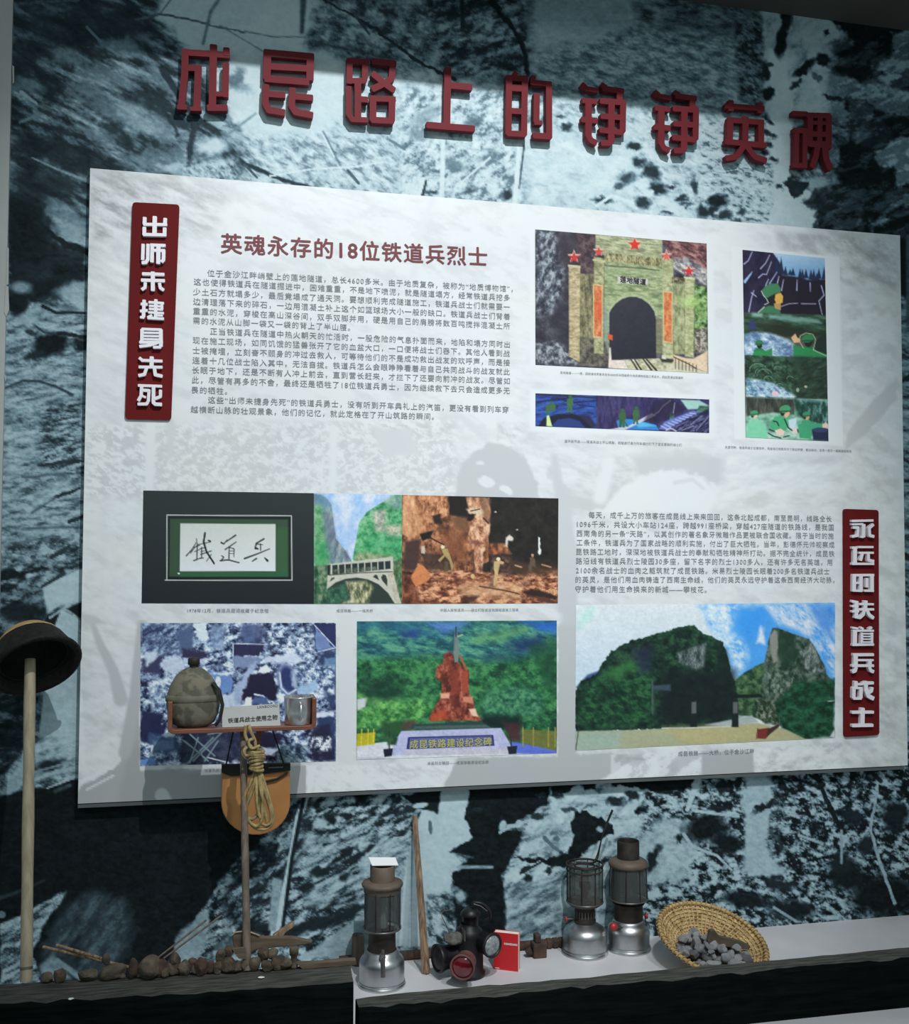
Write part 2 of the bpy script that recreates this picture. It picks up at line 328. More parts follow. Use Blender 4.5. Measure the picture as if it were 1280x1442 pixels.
    L([(62,322),(85,340),(125,355)],[8,10],.07,rough=4); L([(60,431),(78,440),(120,441)],[5,3],.08); L([(45,455),(62,468),(90,472)],[3,3],.2); L([(82,469),(122,475)],5,.08,rough=2); L([(5,547),(33,536),(55,537),(78,544),(102,556)],[3,4],.22,soft=2); E(100,325,22,12,.6,15,soft=.8,rough=5); E(105,410,26,12,.62,-5,soft=.8,rough=4); E(30,405,14,8,.55,0,soft=.8); E(40,450,16,8,.62,0,soft=.8)
    L([(78,700),(112,688)],[5,4],.14,rough=2); L([(55,655),(112,650)],[4,6],.16,rough=3); L([(30,672),(90,668)],4,.35,soft=3,rough=3); L([(45,722),(80,700)],3,.35,soft=2); L([(36,744),(112,742)],2.5,.35,soft=2); L([(98,735),(115,728)],6,.15,rough=2); L([(72,785),(95,772)],6,.2,rough=2)
    L([(-10,812),(30,808),(62,800)],[14,4],.06,soft=3,rough=5); L([(60,826),(90,808)],5,.2)
    P([(60,828),(90,812),(118,800),(118,846),(86,852),(66,864),(58,845)], .78, soft=2)
    T([(-20,815),(60,830),(66,866),(50,890),(-20,900)], [(0,.05),(.4,.14),(.7,.4),(1,.55)], 18, 7, -15, 2.4, soft=4)
    E(32,862,30,13,.07,-5,soft=.6,rough=5)
    P([(88,857),(75,890),(50,890),(68,866)], .05, soft=2); P([(94,857),(118,846),(118,874)], .05, soft=2); L([(70,870),(100,850),(118,845)],[3,3],.7)
    P([(86,858),(112,872),(120,1080),(50,1080),(70,900)], .74, soft=2)
    T([(-30,890),(70,895),(50,1010),(30,1060),(-30,1140)], [(0,.05),(.5,.14),(.75,.3),(1,.5)], 24, 9, -10, 2.3, soft=5)
    P([(-10,1135),(15,1095),(38,1050),(38,1100),(-10,1145)], .62, soft=3, rough=4)
    T([(48,1040),(118,1040),(118,1085),(48,1100)], [(0,.25),(.5,.62),(1,.78)], 26, 8, -15, 1.9, soft=8)
    E(70,1078,20,8,.1,-15,soft=.7,rough=4)
    # large black area under the board
    P([(-60,1140),(40,1112),(112,1096),(118,1120),(460,1100),(405,1128),(376,1152),(366,1192),(330,1215),(309,1247),(289,1277),(250,1320),(225,1400),(-60,1400)], .03, soft=4, rough=6, rs=14)
    L([(40,1100),(70,1090),(116,1078)],[5,5],.68); L([(66,1110),(116,1090)],[2,5],.7); L([(45,1088),(112,1070)],[3,3],.55); L([(78,1114),(98,1106)],5,.3,soft=3)
    L([(-10,1268),(20,1258),(62,1240)],[6,2],.22,soft=3); E(2,1288,6,5,.5,0)
    T([(0,1300),(30,1290),(50,1278),(94,1253),(88,1272),(62,1302),(46,1345),(60,1385),(0,1395)], [(0,.15),(.35,.45),(.65,.64),(1,.75)], 20, 5, -28, 2.4, soft=3, rough=4)
    T([(55,1345),(95,1280),(130,1255),(175,1262),(190,1310),(165,1365),(70,1385)], [(0,.08),(.5,.24),(1,.38)], 40, 12, -50, 1.8, soft=18, rough=8)
    L([(80,1352),(115,1378)],[7,9],.55,soft=3); P([(55,1360),(75,1345),(100,1378),(60,1385)],.55,soft=5)
    # hillside under the board, middle left
    HS = [(470,1085),(405,1126),(374,1158),(362,1196),(330,1218),(309,1247),(289,1277),(250,1325),(230,1400),(620,1400),(620,1085)]
    T(HS, [(0,.06),(.28,.2),(.5,.5),(.7,.64),(1,.78)], 15, 6, -28, 2.5, soft=4, rough=6)
    T([(400,1100),(440,1110),(425,1200),(395,1260),(330,1300),(310,1270),(345,1215),(385,1170)], [(0,.04),(.5,.16),(.75,.42),(1,.6)], 16, 8, -35, 2.5, soft=12)
    T([(440,1180),(570,1180),(560,1270),(430,1275)], [(0,.1),(.25,.45),(.55,.64),(1,.78)], 22, 6, -25, 2.2, soft=16)
    P([(248,1325),(289,1277),(297,1300),(282,1345),(240,1372)], .60, soft=3, rough=4); P([(300,1330),(340,1310),(360,1330),(300,1360)],.5,soft=6,rough=4,a=.7)
    for e in [(510,1118,12,14,.04,-20),(466,1154,9,6,.05,0),(490,1150,8,5,.08,0),(430,1250,13,6,.08,-10),(446,1228,10,8,.1,-15),(560,1175,12,3,.12,-20),(482,1205,24,4,.07,-32),(500,1208,16,4,.09,-35),(462,1225,16,4,.09,-20),(520,1195,10,4,.1,-25),(535,1160,7,4,.1,-20),(450,1160,10,8,.7,0),(485,1236,6,8,.12,20),(450,1300,44,9,.08,-12),(490,1285,28,6,.1,-20),(385,1310,40,9,.07,5),(545,1145,9,4,.1,-10),(560,1128,8,4,.12,0),(575,1140,6,5,.1,0),(525,1140,8,4,.1,-30),(445,1135,6,6,.12,0)]:
        E(e[0],e[1],e[2],e[3],e[4],e[5],soft=.6,rough=5,rs=7)
    P([(420,1350),(470,1315),(500,1296),(540,1272),(565,1290),(560,1350)], .64, soft=4, rough=4)
    P([(431,1110),(416,1150),(402,1230),(380,1318),(393,1320),(406,1250),(422,1160),(440,1110)], .82, soft=2); L([(428,1122),(411,1210),(398,1308)],[6,5],.06,soft=2)
    P([(384,1235),(398,1240),(388,1312),(378,1310)], .6, soft=3)
    # pale figure and the black gap beside it
    P([(556,1330),(560,1270),(572,1215),(596,1130),(612,1108),(664,1108),(656,1150),(664,1178),(640,1202),(652,1214),(636,1240),(640,1290),(625,1335)], .80, soft=3, rough=3)
    T([(600,1260),(640,1255),(655,1290),(640,1335),(600,1330)], [(0,.1),(.4,.4),(.7,.68),(1,.8)], 14, 8, 40, 2.4, soft=8); L([(568,1225),(560,1330)],3,.6,soft=3); L([(580,1200),(576,1330)],4,.68,soft=4)
    P([(566,1121),(622,1110),(616,1147),(604,1141),(590,1138),(575,1128)], .05, soft=2, rough=2); E(592,1134,11,4,.75,-10); E(606,1165,3,10,.35,-5); E(590,1180,8,12,.76,0)
    P([(666,1100),(778,1100),(770,1134),(743,1148),(704,1168),(738,1174),(724,1204),(706,1233),(714,1270),(712,1340),(653,1340),(640,1290),(636,1233),(666,1206),(632,1200),(664,1178),(655,1150)], .03, soft=2, rough=4, rs=9)
    L([(645,1221),(693,1221)],[5,4],.62,soft=2); E(708,1163,5,8,.72,15); E(720,1163,7,3,.68,0); E(730,1160,4,6,.7,20); L([(704,1172),(716,1166),(745,1155)],4,.7,rough=2); E(672,1140,8,3,.1,0)
    for e in [(648,1262,8,8,.65),(640,1250,6,4,.5),(655,1275,5,3,.4)]: E(e[0],e[1],e[2],e[3],e[4],20,soft=.7,rough=4,rs=6)
    # snowy rocks, middle right
    T([(778,1080),(960,1070),(960,1340),(714,1340),(714,1270),(708,1232),(726,1205),(740,1172),(745,1148),(772,1132)], [(0,.35),(.25,.64),(.6,.78),(1,.86)], 22, 11, -20, 2.0, soft=3, rough=6)
    for pts in [[(812,1140),(826,1143),(862,1160),(866,1172),(836,1190),(807,1214),(792,1222),(757,1214),(742,1212),(720,1206),(752,1206),(772,1210),(797,1202),(808,1184),(804,1165)],[(776,1100),(806,1092),(812,1105),(800,1118),(776,1120)],[(812,1095),(846,1090),(838,1112),(822,1112)],[(730,1300),(752,1290),(758,1310),(735,1318)],[(764,1304),(780,1298),(784,1312),(768,1316)],[(900,1225),(925,1190),(935,1198),(912,1240)],[(892,1140),(906,1130),(922,1138),(915,1148),(898,1148)]]:
        P(pts,.035,soft=2,rough=5,rs=8)
    for e in [(743,1237,6,7,.06,0),(751,1253,5,5,.25,0),(779,1172,5,4,.05,0),(784,1182,5,4,.06,0),(852,1212,5,4,.05,0),(845,1168,5,4,.7,0),(866,1128,14,5,.1,0),(890,1120,10,6,.1,20),(772,1226,8,3,.12,-35),(740,1225,10,3,.1,-25),(758,1150,10,4,.15,0),(760,1120,8,3,.2,0),(763,1283,10,4,.2,-20),(726,1290,6,5,.3,0),(830,1230,10,3,.5,-30),(850,1245,14,4,.6,-25),(784,1120,8,5,.2,0),(800,1140,10,4,.25,0)]:
        E(e[0],e[1],e[2],e[3],e[4],e[5],soft=.6,rough=4,rs=6)
    L([(767,1180),(778,1192),(790,1200)],[6,4],.05); L([(733,1230),(762,1214)],3,.1); P([(728,1200),(760,1165),(800,1160),(804,1185),(790,1200),(760,1202)],.74,soft=4,a=.5); L([(795,1200),(805,1185)],3,.8)
    T([(715,1250),(790,1235),(800,1340),(715,1340)], [(0,.25),(.4,.55),(1,.76)], 22, 7, -25, 2.2, soft=12, a=.8)
    # speckled thicket, lower right
    T([(905,1075),(1500,1040),(1500,1420),(905,1420)], [(0,.03),(.28,.14),(.46,.44),(.7,.62),(1,.76)], 9.5, 6, 10, 3.2, soft=14)
    T([(1090,1080),(1500,1040),(1500,1420),(1090,1420)], [(0,.03),(.34,.09),(.52,.38),(.75,.56),(1,.72)], 9, 6, 20, 3.2, soft=30)
    P([(860,1086),(990,1080),(985,1100),(965,1112),(935,1118),(905,1110),(862,1106)], .04, soft=2, rough=5, rs=8)
    P([(900,1180),(930,1150),(965,1155),(985,1190),(960,1240),(920,1250),(900,1220)], .72, soft=10, rough=8, a=.85)
    P([(1046,1085),(1086,1082),(1085,1150),(1078,1190),(1105,1230),(1050,1235),(1048,1180)], .70, soft=6, rough=7, rs=12)
    for e in [(994,1166,29,20,.03,-10),(1026,1188,20,14,.04,10),(1008,1205,10,7,.06,0),(955,1182,6,5,.04,0),(1053,1268,34,11,.05,5),(1116,1280,30,13,.05,5),(1245,1262,46,30,.03,0),(1190,1232,24,20,.05,20),(1010,1140,12,6,.08,0),(1015,1108,10,10,.06,0),(1040,1100,5,14,.06,10),(1075,1135,16,4,.07,-28),(1095,1195,4,10,.06,-15),(920,1210,8,20,.05,25),(1200,1150,14,10,.08,20),(1260,1150,18,22,.06,0),(1185,1215,14,14,.08,0),(1220,1190,12,14,.08,0),(1100,1245,24,7,.1,10),(990,1300,10,4,.1,0)]:
        E(e[0],e[1],e[2],e[3],e[4],e[5],soft=.6,rough=7,rs=8)
    L([(1148,1086),(1162,1122),(1176,1150),(1188,1172)],[6,7],.05,rough=2); L([(1237,1100),(1226,1168),(1237,1208),(1260,1272)],[4,5],.66,rough=1.5); L([(1185,1170),(1185,1215)],4,.6,soft=2); L([(983,1098),(975,1120),(968,1140)],[10,6],.76); L([(963,1175),(975,1192),(1010,1205),(1030,1225)],[5,3],.7); L([(980,1142),(1040,1150)],4,.72); L([(1125,1176),(1158,1188)],4,.66); L([(1090,1278),(1122,1298)],4,.6); E(1170,1292,14,4,.7,-5,rough=2); L([(1230,1090),(1240,1100)],6,.1)
    # narrow strip right of the board
    T([(1250,335),(1500,335),(1500,1075),(1250,1075)], [(0,.1),(.3,.32),(.6,.5),(1,.64)], 20, 6, 5, 2.2, soft=6)
    P([(1250,330),(1279,336),(1279,420),(1250,410)], .04, soft=5, rough=5)
    P([(1276,330),(1400,330),(1400,460),(1276,460)], .3, soft=4)
    L([(1262,545),(1290,520)],4,.1); L([(1262,775),(1290,790)],6,.1,rough=3); L([(1262,830),(1290,845)],5,.12,rough=3); L([(1266,1055),(1290,1052)],6,.08,rough=2); L([(1262,640),(1290,655)],4,.15,rough=2)

def grain(c):
    t = c.C[..., 0]; u, v = c.U, c.V
    n = .6 * (fbm(u / 11, v / 6, 201, 4, .7) - .5) + .6 * (fbm(u / 4.5, v / 3.5, 231, 3, .7) - .5)
    c.C[..., 0] = np.clip(t + n * (.10 + .55 * np.clip(t, 0, 1) * np.clip(1.15 - t, 0, 1)), 0, 1)
MURAL_RAMP = ([0,.25,.5,.75,1], np.array([(.0042,.0066,.0070),(.036,.060,.074),(.15,.24,.29),(.42,.57,.63),(.66,.79,.82)]))
def mural_colour(t):
    t = np.clip(t, 0, 1); return np.stack([np.interp(t, MURAL_RAMP[0], MURAL_RAMP[1][:, i]) for i in range(3)], -1)

# ------------------------------------------------------------------ the setting
def st(name, mb, mat): return tag(obj(name, mb, mat), kind='structure')
gx, gz = np.meshgrid(np.arange(-0.203, 3.06, .0034), np.arange(LEDGE, SOFFIT + .02, .0034)[::-1])
gy = np.zeros_like(gx)
cm = CV(*to_px(gx, gy, gz), [0.4]); paint_mural(cm); grain(cm)
wall = grid_mesh('wall_back', gx, gy, gz, mural_colour(cm.C[..., 0]), print_mat('printed_wallpaper', .75, .08))
tag(wall, kind='structure')
del gx, gz, gy, cm
mb = MB(); mb.box((-1.6, -.012, -.0), (-.2, .06, SOFFIT + .02))
w_l = st('wall_left', mb, M['paint_white'])
mb = MB(); mb.box((-1.6, -.745, SOFFIT), (3.4, .05, SOFFIT + .75)); st('ceiling', mb, M['soffit'])
mb = MB(); mb.box((-1.6, -1.15, 0), (3.4, .05, LEDGE)); st('platform_slab', mb, M['ledge'])
mb = MB(); mb.box((-3, -5, -.05), (5, .05, 0)); st('floor', mb, M['floor'])
mb = MB(); mb.box((-.2, .001, 0), (3.4, .06, SOFFIT + .02)); st('wall_core', mb, M['paint_white'])
mb = MB()
for pts in ([(17.5,92),(20,94),(20,116),(18,118)],[(10,348),(12.5,350),(12,400),(9,402)],[(8,402),(12,404),(13,436),(9,446),(6,440)],[(6,528),(9,530),(8,538)]):
    mb.prism([tuple(on_y(x, y, -.0125)) for x, y in pts], (0, -.0015, 0))
st('trim_1', mb, M['paint_white'])
# ------------------------------------------------------------------ the display board
BX, BZ0, BZ1, BY = 2.4, 0.95, 2.587074, -.028
board = thing('display_board', 'large pale printed display board with photographs and text, mounted on the mural wall', 'display board', (1.2, 0, BZ0))
mb = MB(); mb.box((0, BY, BZ0), (BX, -.002, BZ1)); obj('panel_core', mb, M['board_edge'], board)
mb = MB(); mb.box((.0, BY - .001, BZ0 - .011), (BX - .012, -.006, BZ0 - .0025)); obj('bottom_trim', mb, M['board_edge'], board)
gx, gz = np.meshgrid(np.linspace(0, BX, 571), np.linspace(BZ1, BZ0, 391))
c = CV(*to_px(gx, np.full_like(gx, BY), gz), [0.4]); paint_mural(c)
mur = c.C[..., 0]
P, L, E, T = c.poly, c.line, c.ell, c.tex
c.C = np.clip(.50 + .6 * c.C, 0, 1)
A_ = [(90,235),(1290,235),(1290,1140),(90,1140)]
P([(250,300),(760,290),(1150,380),(1100,700),(800,680),(240,640)], .97, soft=80, rough=20, rs=40, a=.9)
T(A_, [(0,.55),(.4,.85),(.6,1),(1,1)], 40, 16, 20, 2.4, a=.55)
T([(130,250),(330,262),(300,330),(130,340)], [(0,.35),(.5,.66),(1,.95)], 34, 8, 25, 2.4, soft=16, a=.85)
T([(116,340),(185,340),(180,640),(116,640)], [(0,.6),(.5,.82),(1,1)], 30, 9, 25, 2.0, soft=16, a=.8)
L([(440,266),(500,282),(560,300),(600,318)],[2,1],.72,soft=2); L([(610,280),(590,330),(582,390)],[8,10],.86,soft=6); L([(600,330),(560,300)],3,.85,soft=3)
T([(120,600),(640,592),(640,700),(120,700)], [(0,.42),(.45,.6),(.58,.92),(1,1)], 10, 4.5, 20, 3.0, soft=14, a=.95)
T([(210,600),(640,610),(640,700),(210,690)], [(0,.5),(.5,.6),(.6,.97),(1,1)], 8, 5, -20, 3.0, soft=14, a=.8)
L([(212,590),(210,700)],[14,12],.95,soft=4); L([(240,596),(240,640)],[12,8],.62,soft=5)
L([(360,640),(420,665),(455,680)],3,.95); L([(470,605),(468,690)],[12,10],.96,soft=5); L([(530,640),(500,660),(440,690)],3,.95); L([(400,690),(450,650)],3,.95)
P([(520,600),(580,605),(590,640),(540,645)], .66, soft=6, rough=5)
P([(640,712),(644,672),(656,645),(684,626),(706,624),(738,640),(757,684),(765,720)], .40, soft=4, rough=5)
E(685,678,12,7,.9,20,rough=3); E(712,690,10,5,.95,30,rough=3); E(676,652,6,3,.85,0)
T([(700,590),(775,600),(775,650),(740,640),(700,622)], [(0,.45),(.5,.8),(1,1)], 14, 6, 20, 2.4, soft=5)
P([(770,660),(800,620),(860,612),(960,626),(1036,652),(1034,674),(1000,680),(960,660),(920,662),(880,682),(850,720),(790,715)], .48, soft=6, rough=8)
T([(780,600),(880,600),(900,680),(830,700),(780,690)], [(0,.5),(.5,.8),(1,1)], 22, 9, 10, 2.2, soft=10, a=.9)
P([(848,722),(870,690),(900,672),(950,662),(990,674),(1008,700),(1000,722)], .99, soft=5, rough=4)
L([(950,680),(975,675),(990,688)],[6,4],.72,soft=3); L([(858,650),(845,700)],[16,20],.95,soft=8)
T([(1020,640),(1190,640),(1200,715),(1010,720)], [(0,.55),(.5,.82),(1,1)], 30, 12, -10, 2.2, soft=14)
P([(1188,640),(1192,610),(1228,566),(1264,530),(1264,562),(1225,606)], .42, soft=4, rough=3)
T([(1090,325),(1262,338),(1264,420),(1190,400),(1100,350)], [(0,.3),(.5,.6),(1,.95)], 26, 14, 25, 2.4, soft=8)
T([(1188,420),(1264,430),(1264,530),(1190,560)], [(0,.55),(.5,.8),(1,1)], 20, 12, 0, 2.4, soft=14)
T([(1188,640),(1268,580),(1268,1075),(1188,1075)], [(0,.5),(.5,.78),(1,.98)], 22, 12, 25, 2.2, soft=14)
T([(735,525),(1020,535),(1020,640),(735,640)], [(0,.6),(.5,.86),(1,1)], 30, 14, 10, 2.2, soft=14, a=.8)
# faded white mounts of the framed pictures
P([(746,316),(1004,338),(1006,534),(746,520)], 1.0, soft=5); P([(746,548),(1006,556),(1008,617),(746,607)], 1.0, soft=5)
P([(1030,346),(1182,362),(1187,628),(1034,618)], 1.04, soft=1.6)
# pale greys low on the board (the mural motif shows through more strongly)
P([(113,1108),(150,1090),(172,1070),(180,1000),(196,978),(198,1085),(431,1078),(431,1130),(100,1135)], .30, soft=2, rough=3)
L([(128,872),(140,905),(160,945),(170,985)],[6,20],.42,soft=4); P([(112,862),(135,868),(150,878),(120,880)],.5,soft=4); L([(200,880),(190,980),(176,1060)],[14,18],.36,soft=4); P([(113,1105),(150,1088),(113,1098)],.95,soft=2); L([(114,1100),(150,1083)],4,.97); L([(122,1112),(160,1092)],3,.8)
L([(228,1120),(232,1128)],20,.85,soft=3)
T([(432,1080),(640,1070),(640,1112),(432,1120)], [(0,.7),(.5,.95),(1,1)], 14, 6, 20, 2.2, soft=3)
P([(432,1078),(446,1078),(438,1118),(432,1118)],.98,soft=2)
P([(476,865),(500,865),(500,1076),(476,1076)], .82, soft=6, rough=4)
P([(622,1112),(645,1066),(784,1066),(786,880),(812,848),(812,1062),(845,1060),(925,1070),(895,1075),(850,1106),(700,1110)], .42, soft=3, rough=4)
P([(845,1100),(862,1088),(885,1074),(925,1066),(930,1085),(915,1100)], .95, soft=3, rough=5)
T([(860,1062),(988,1060),(988,1100),(860,1102)], [(0,.3),(.45,.5),(.6,.95),(1,1)], 40, 16, -40, 2.6, soft=2, a=.6)
P([(988,1058),(1075,1058),(1060,1075),(1066,1090),(988,1092)], .36, soft=1.5)
T([(1060,1055),(1186,1045),(1186,1085),(1062,1092)], [(0,.5),(.5,.85),(1,1)], 16, 8, -20, 2.4, soft=3)
P([(775,640),(784,640),(815,780),(812,860),(786,862),(784,720)], .5, soft=6)
P([(805,715),(812,880),(790,880),(790,720)], .5, soft=8)
s_ = np.clip(c.C[..., 0], 0, 1.05)
u, v = c.U, c.V
k_ = .36 + .20 * np.clip((v - 760) / 330, 0, 1)
k_ = np.maximum(k_, .34 * np.clip((u - 1060) / 120, 0, 1))
k_ = k_ + .55 * np.clip((340 - u) / 220, 0, 1) * np.clip((460 - v) / 200, 0, 1) + .30 * np.clip((u - 1080) / 140, 0, 1) * np.clip((470 - v) / 160, 0, 1)
g_ = np.clip(1 - k_ * (1 - s_) * 1.25, 0, 1.02)[..., None]
col = np.array([.80, .84, .86]) * g_
tint = (fbm(u / 60, v / 60, 4, 3) - .5)[..., None]
col = col * (1 + tint * np.array([.05, .02, -.06]))
MP = print_mat('print_satin', .5, .3)
sheet = grid_mesh('printed_background', gx, np.full_like(gx, BY - .0006), gz, col, MP, board)
del c, gx, gz, col

# ------------------------------------------------------------------ photographs printed on the board
def photo(label, TL, TR, BR, BL, step=1.3, gain=1.0, paint=None, name='photo_print', base=(90, 90, 90), gr=1.0):
    nx = int(max(math.dist(TL, TR), math.dist(BL, BR)) / step) + 2; ny = int(max(math.dist(TL, BL), math.dist(TR, BR)) / step) + 2
    s, t = np.meshgrid(np.linspace(0, 1, nx), np.linspace(0, 1, ny))
    px = [sum(np.array(w) * q[i] for w, q in (((1-s)*(1-t), TL), (s*(1-t), TR), (s*t, BR), ((1-s)*t, BL))) for i in (0, 1)]
    y = BY - .0014; q = np.stack([(px[0] - 640) / F_PX, (px[1] - 721) / F_PX, np.ones_like(s)], -1) @ RC
    k = (y - CAM[1]) / q[..., 1]; X = CAM[0] + q[..., 0] * k; Z = CAM[2] + q[..., 2] * k
    c = CV(px[0], px[1], np.array(base, float)); paint(c)
    c.C = c.C * (1 + gr * .20 * (fbm(c.U / 3.2, c.V / 2.6, 77, 3, .8) - .5) + gr * .12 * (fbm(c.U / 12, c.V / 9, 97, 3, .7) - .5))[..., None]
    o = grid_mesh(name, X, np.full_like(X, y), Z, np.clip(lin(np.clip(c.C, 0, 255)) * gain, 0, .95), MP, board)
    o['label'] = label; return o
R_ = lambda *a: [(i / (len(a) - 1), x) for i, x in enumerate(a)]
def star(c, x, y, r, col, squash=1.0):
    pts = [(x + math.sin(k * math.pi / 5) * (r if k % 2 == 0 else r * .42), y - math.cos(k * math.pi / 5) * (r if k % 2 == 0 else r * .42) * squash) for k in range(10)]
    c.poly(pts, col, soft=1)

def p_tunnel(c):
    k = 1280 / 260.; q = lambda pts: [(745 + x / k, 315 + y / k) for x, y in pts]
    P = lambda pts, col, **w: c.poly(q(pts), col, **w); T = lambda pts, *a, **w: c.tex(q(pts), *a, **w); L = lambda pts, wd, col, **w: c.line(q(pts), wd, col, **w)
    T([(0,0),(1280,0),(1280,1083),(0,1083)], R_((38,36,48),(62,60,72),(95,98,108)), 12, 9, 20, 2.2)
    T([(40,40),(210,40),(260,330),(180,640),(40,640)], R_((40,42,56),(90,98,112),(170,180,188)), 5, 8, 20, 2.6, soft=10)
    P([(180,60),(450,70),(450,350),(290,330),(200,300)], (58,50,60), soft=8, a=.7); T([(330,60),(460,70),(455,360),(350,345)], R_((52,42,50),(84,66,72),(120,100,100)), 6, 6, 0, 2.2, soft=6)
    T([(920,100),(1240,140),(1240,400),(1100,350),(1000,280)], R_((70,50,58),(130,84,84),(178,140,136)), 8, 4, 20, 2.6, soft=4)
    T([(1000,240),(1100,230),(1240,330),(1240,430),(1140,400),(990,300)], R_((90,84,100),(150,148,150),(222,222,214)), 8, 4, 30, 2.4, soft=5)
    P([(180,560),(280,560),(280,860),(160,830)], (44,44,58), soft=20, a=.7)
    T([(40,820),(200,810),(340,920),(350,990),(40,975)], R_((50,50,66),(90,96,108),(165,172,178)), 5, 5, 0, 2.6, soft=8)
    # masonry portal
    stone = R_((132,138,110),(170,176,138),(206,208,172))
    T([(460,75),(925,110),(925,250),(520,220),(460,180)], stone, 12, 2.2, 4, 2.4, soft=2)
    T([(520,200),(990,240),(990,900),(520,900)], R_((116,134,98),(154,170,126),(190,198,154)), 10, 2.4, 3, 2.2, soft=2)
    T([(525,200),(920,240),(910,300),(525,260)], R_((92,92,62),(156,152,112),(196,188,150)), 2.4, 6, 3, 2.6, soft=3)
    L([(525,290),(780,310),(900,325)],[1.4,1.2],(84,84,66)); P([(525,300),(920,330),(920,360),(525,335)], (176,190,150), soft=2, a=.5)
    T([(350,345),(450,350),(450,800),(430,960),(350,940)], R_((88,84,66),(134,130,98),(170,164,128)), 3, 8, 0, 2.2, soft=2)
    T([(350,780),(440,800),(550,820),(550,1000),(340,980)], R_((62,58,58),(96,92,84),(128,124,108)), 6, 6, 0, 2.2, soft=3)
    T([(450,230),(520,240),(516,900),(450,900)], R_((126,130,92),(170,172,128),(198,196,152)), 5, 3, 0, 2, soft=1.5)
    T([(275,290),(355,300),(350,960),(278,920)], R_((156,140,104),(188,172,132),(212,200,164)), 6, 2.2, 3, 2.2, soft=1.2)
    P([(270,284),(358,292),(358,306),(270,298)], (206,202,168), soft=1)
    P([(440,244),(528,254),(528,268),(440,258)], (196,196,150), soft=1)
    T([(925,240),(1000,250),(1000,940),(925,930)], R_((140,148,108),(180,184,140),(206,208,168)), 5, 2.4, 3, 2, soft=1.4)
    T([(995,380),(1080,380),(1080,905),(1000,905)], R_((120,128,92),(160,166,124),(190,192,150)), 4, 7, 0, 2.2, soft=2)
    T([(1080,370),(1148,380),(1142,930),(1080,920)], R_((150,156,112),(184,188,140),(208,208,168)), 6, 2.4, 3, 2.2, soft=1.4)
    P([(1074,366),(1152,374),(1152,390),(1074,382)], (212,210,172), soft=1); T([(990,370),(1080,380),(1080,420),(990,410)], R_((70,66,52),(130,124,96),(180,174,140)), 2.4, 3, 0, 2.6, soft=2)
    T([(1145,420),(1240,440),(1240,890),(1145,890)], R_((44,66,36),(98,140,78),(170,198,140)), 6, 6, 20, 2.4, soft=4); T([(1145,740),(1230,720),(1230,890),(1145,895)], R_((60,52,48),(120,110,100),(190,186,176)), 4, 4, 0, 2.6, soft=3)
    T([(1040,510),(1170,500),(1180,580),(1060,580)], R_((120,170,80),(170,206,120),(200,222,160)), 5, 4, 0, 2, soft=8, a=.8)
    for x0, x1, ya, yb, dy in ((444,512,418,795,6),(928,997,465,830,8)):
        P([(x0,ya),(x1,ya+dy),(x1-2,yb),(x0,yb-dy)], (216,190,140), soft=1); T([(x0+8,ya+10),(x1-8,ya+dy+10),(x1-9,yb-10),(x0+8,yb-dy-10)], R_((190,92,56),(214,124,76),(226,160,110)), 4, 7, 0, 2.4, soft=1)
    P([(455,545),(505,545),(505,660),(455,650)], (222,92,56), soft=4, a=.6)
    # name plate over the arch
    P([(615,366),(825,384),(825,424),(615,410)], (214,214,208), soft=1.2)
    # arch and track
    arch = [(556,940),(556,620),(572,590),(600,556),(640,526),(690,509),(735,508),(780,522),(830,558),(866,608),(880,665),(882,930)]
    L([(548,640),(566,590),(596,546),(640,514),(690,497),(738,496),(786,510),(838,548),(876,602),(892,660)], 3, (178,190,150), soft=1.5); P(arch, (47,47,58), soft=1.2); c.grad(q(arch), q([(0,520)])[0], (54,54,66), q([(0,940)])[0], (42,42,54))
    P([(880,640),(925,660),(925,910),(884,920)], (120,112,96), soft=3, a=.7)
    P([(516,520),(552,640),(550,900),(516,800)], (140,158,150), soft=3, a=.7)
    P([(555,860),(566,860),(572,945),(660,945),(690,1010),(550,1000)], (232,220,208), soft=1.5); P([(660,945),(920,935),(1010,960),(1170,1010),(1240,1030),(1240,1045),(690,1012)], (210,208,180), soft=2)
    T([(660,945),(900,935),(1000,1010),(700,1012)], R_((150,146,116),(196,194,164),(226,222,200)), 4, 3, 0, 2, soft=2)
    for a in [((706,940),(752,1012)),((730,938),(778,1014)),((786,932),(850,1016)),((806,930),(884,1018))]: L(a,[1.6,2.4],(52,48,44))
    P([(1000,905),(1080,930),(1140,935),(1240,880),(1240,1030),(1100,990),(1000,960)], (232,208,178), soft=2); P([(905,930),(1000,950),(990,965),(920,960)], (50,54,40), soft=3)
    for x in range(1015, 1160, 24): L([(x,930+(x-1015)*.35),(x,1005+(x-1015)*.15)],1.2,(88,80,64))
    L([(1005,925),(1100,970),(1160,1005)],1.6,(88,80,64)); P([(548,765),(580,772),(578,808),(548,800)], (226,90,44), soft=1.5)
    P([(920,910),(950,912),(950,940),(920,936)], (214,214,206), soft=1)
    for x, y, r, col in ((312,235,44,(200,58,56)),(483,196,38,(214,84,72)),(732,145,50,(218,60,40)),(952,226,38,(226,106,100)),(1108,330,42,(208,62,62))):
        X, Y = q([(x, y)])[0]; star(c, X, Y - 1.6, r / k * 1.12, (226,200,186)); star(c, X, Y, r / k, col)
photo('photograph of a stone railway tunnel portal with red stars', (753.5,323), (995,343), (997.6,525.7), (754,513.7), 1.2, .98, p_tunnel)

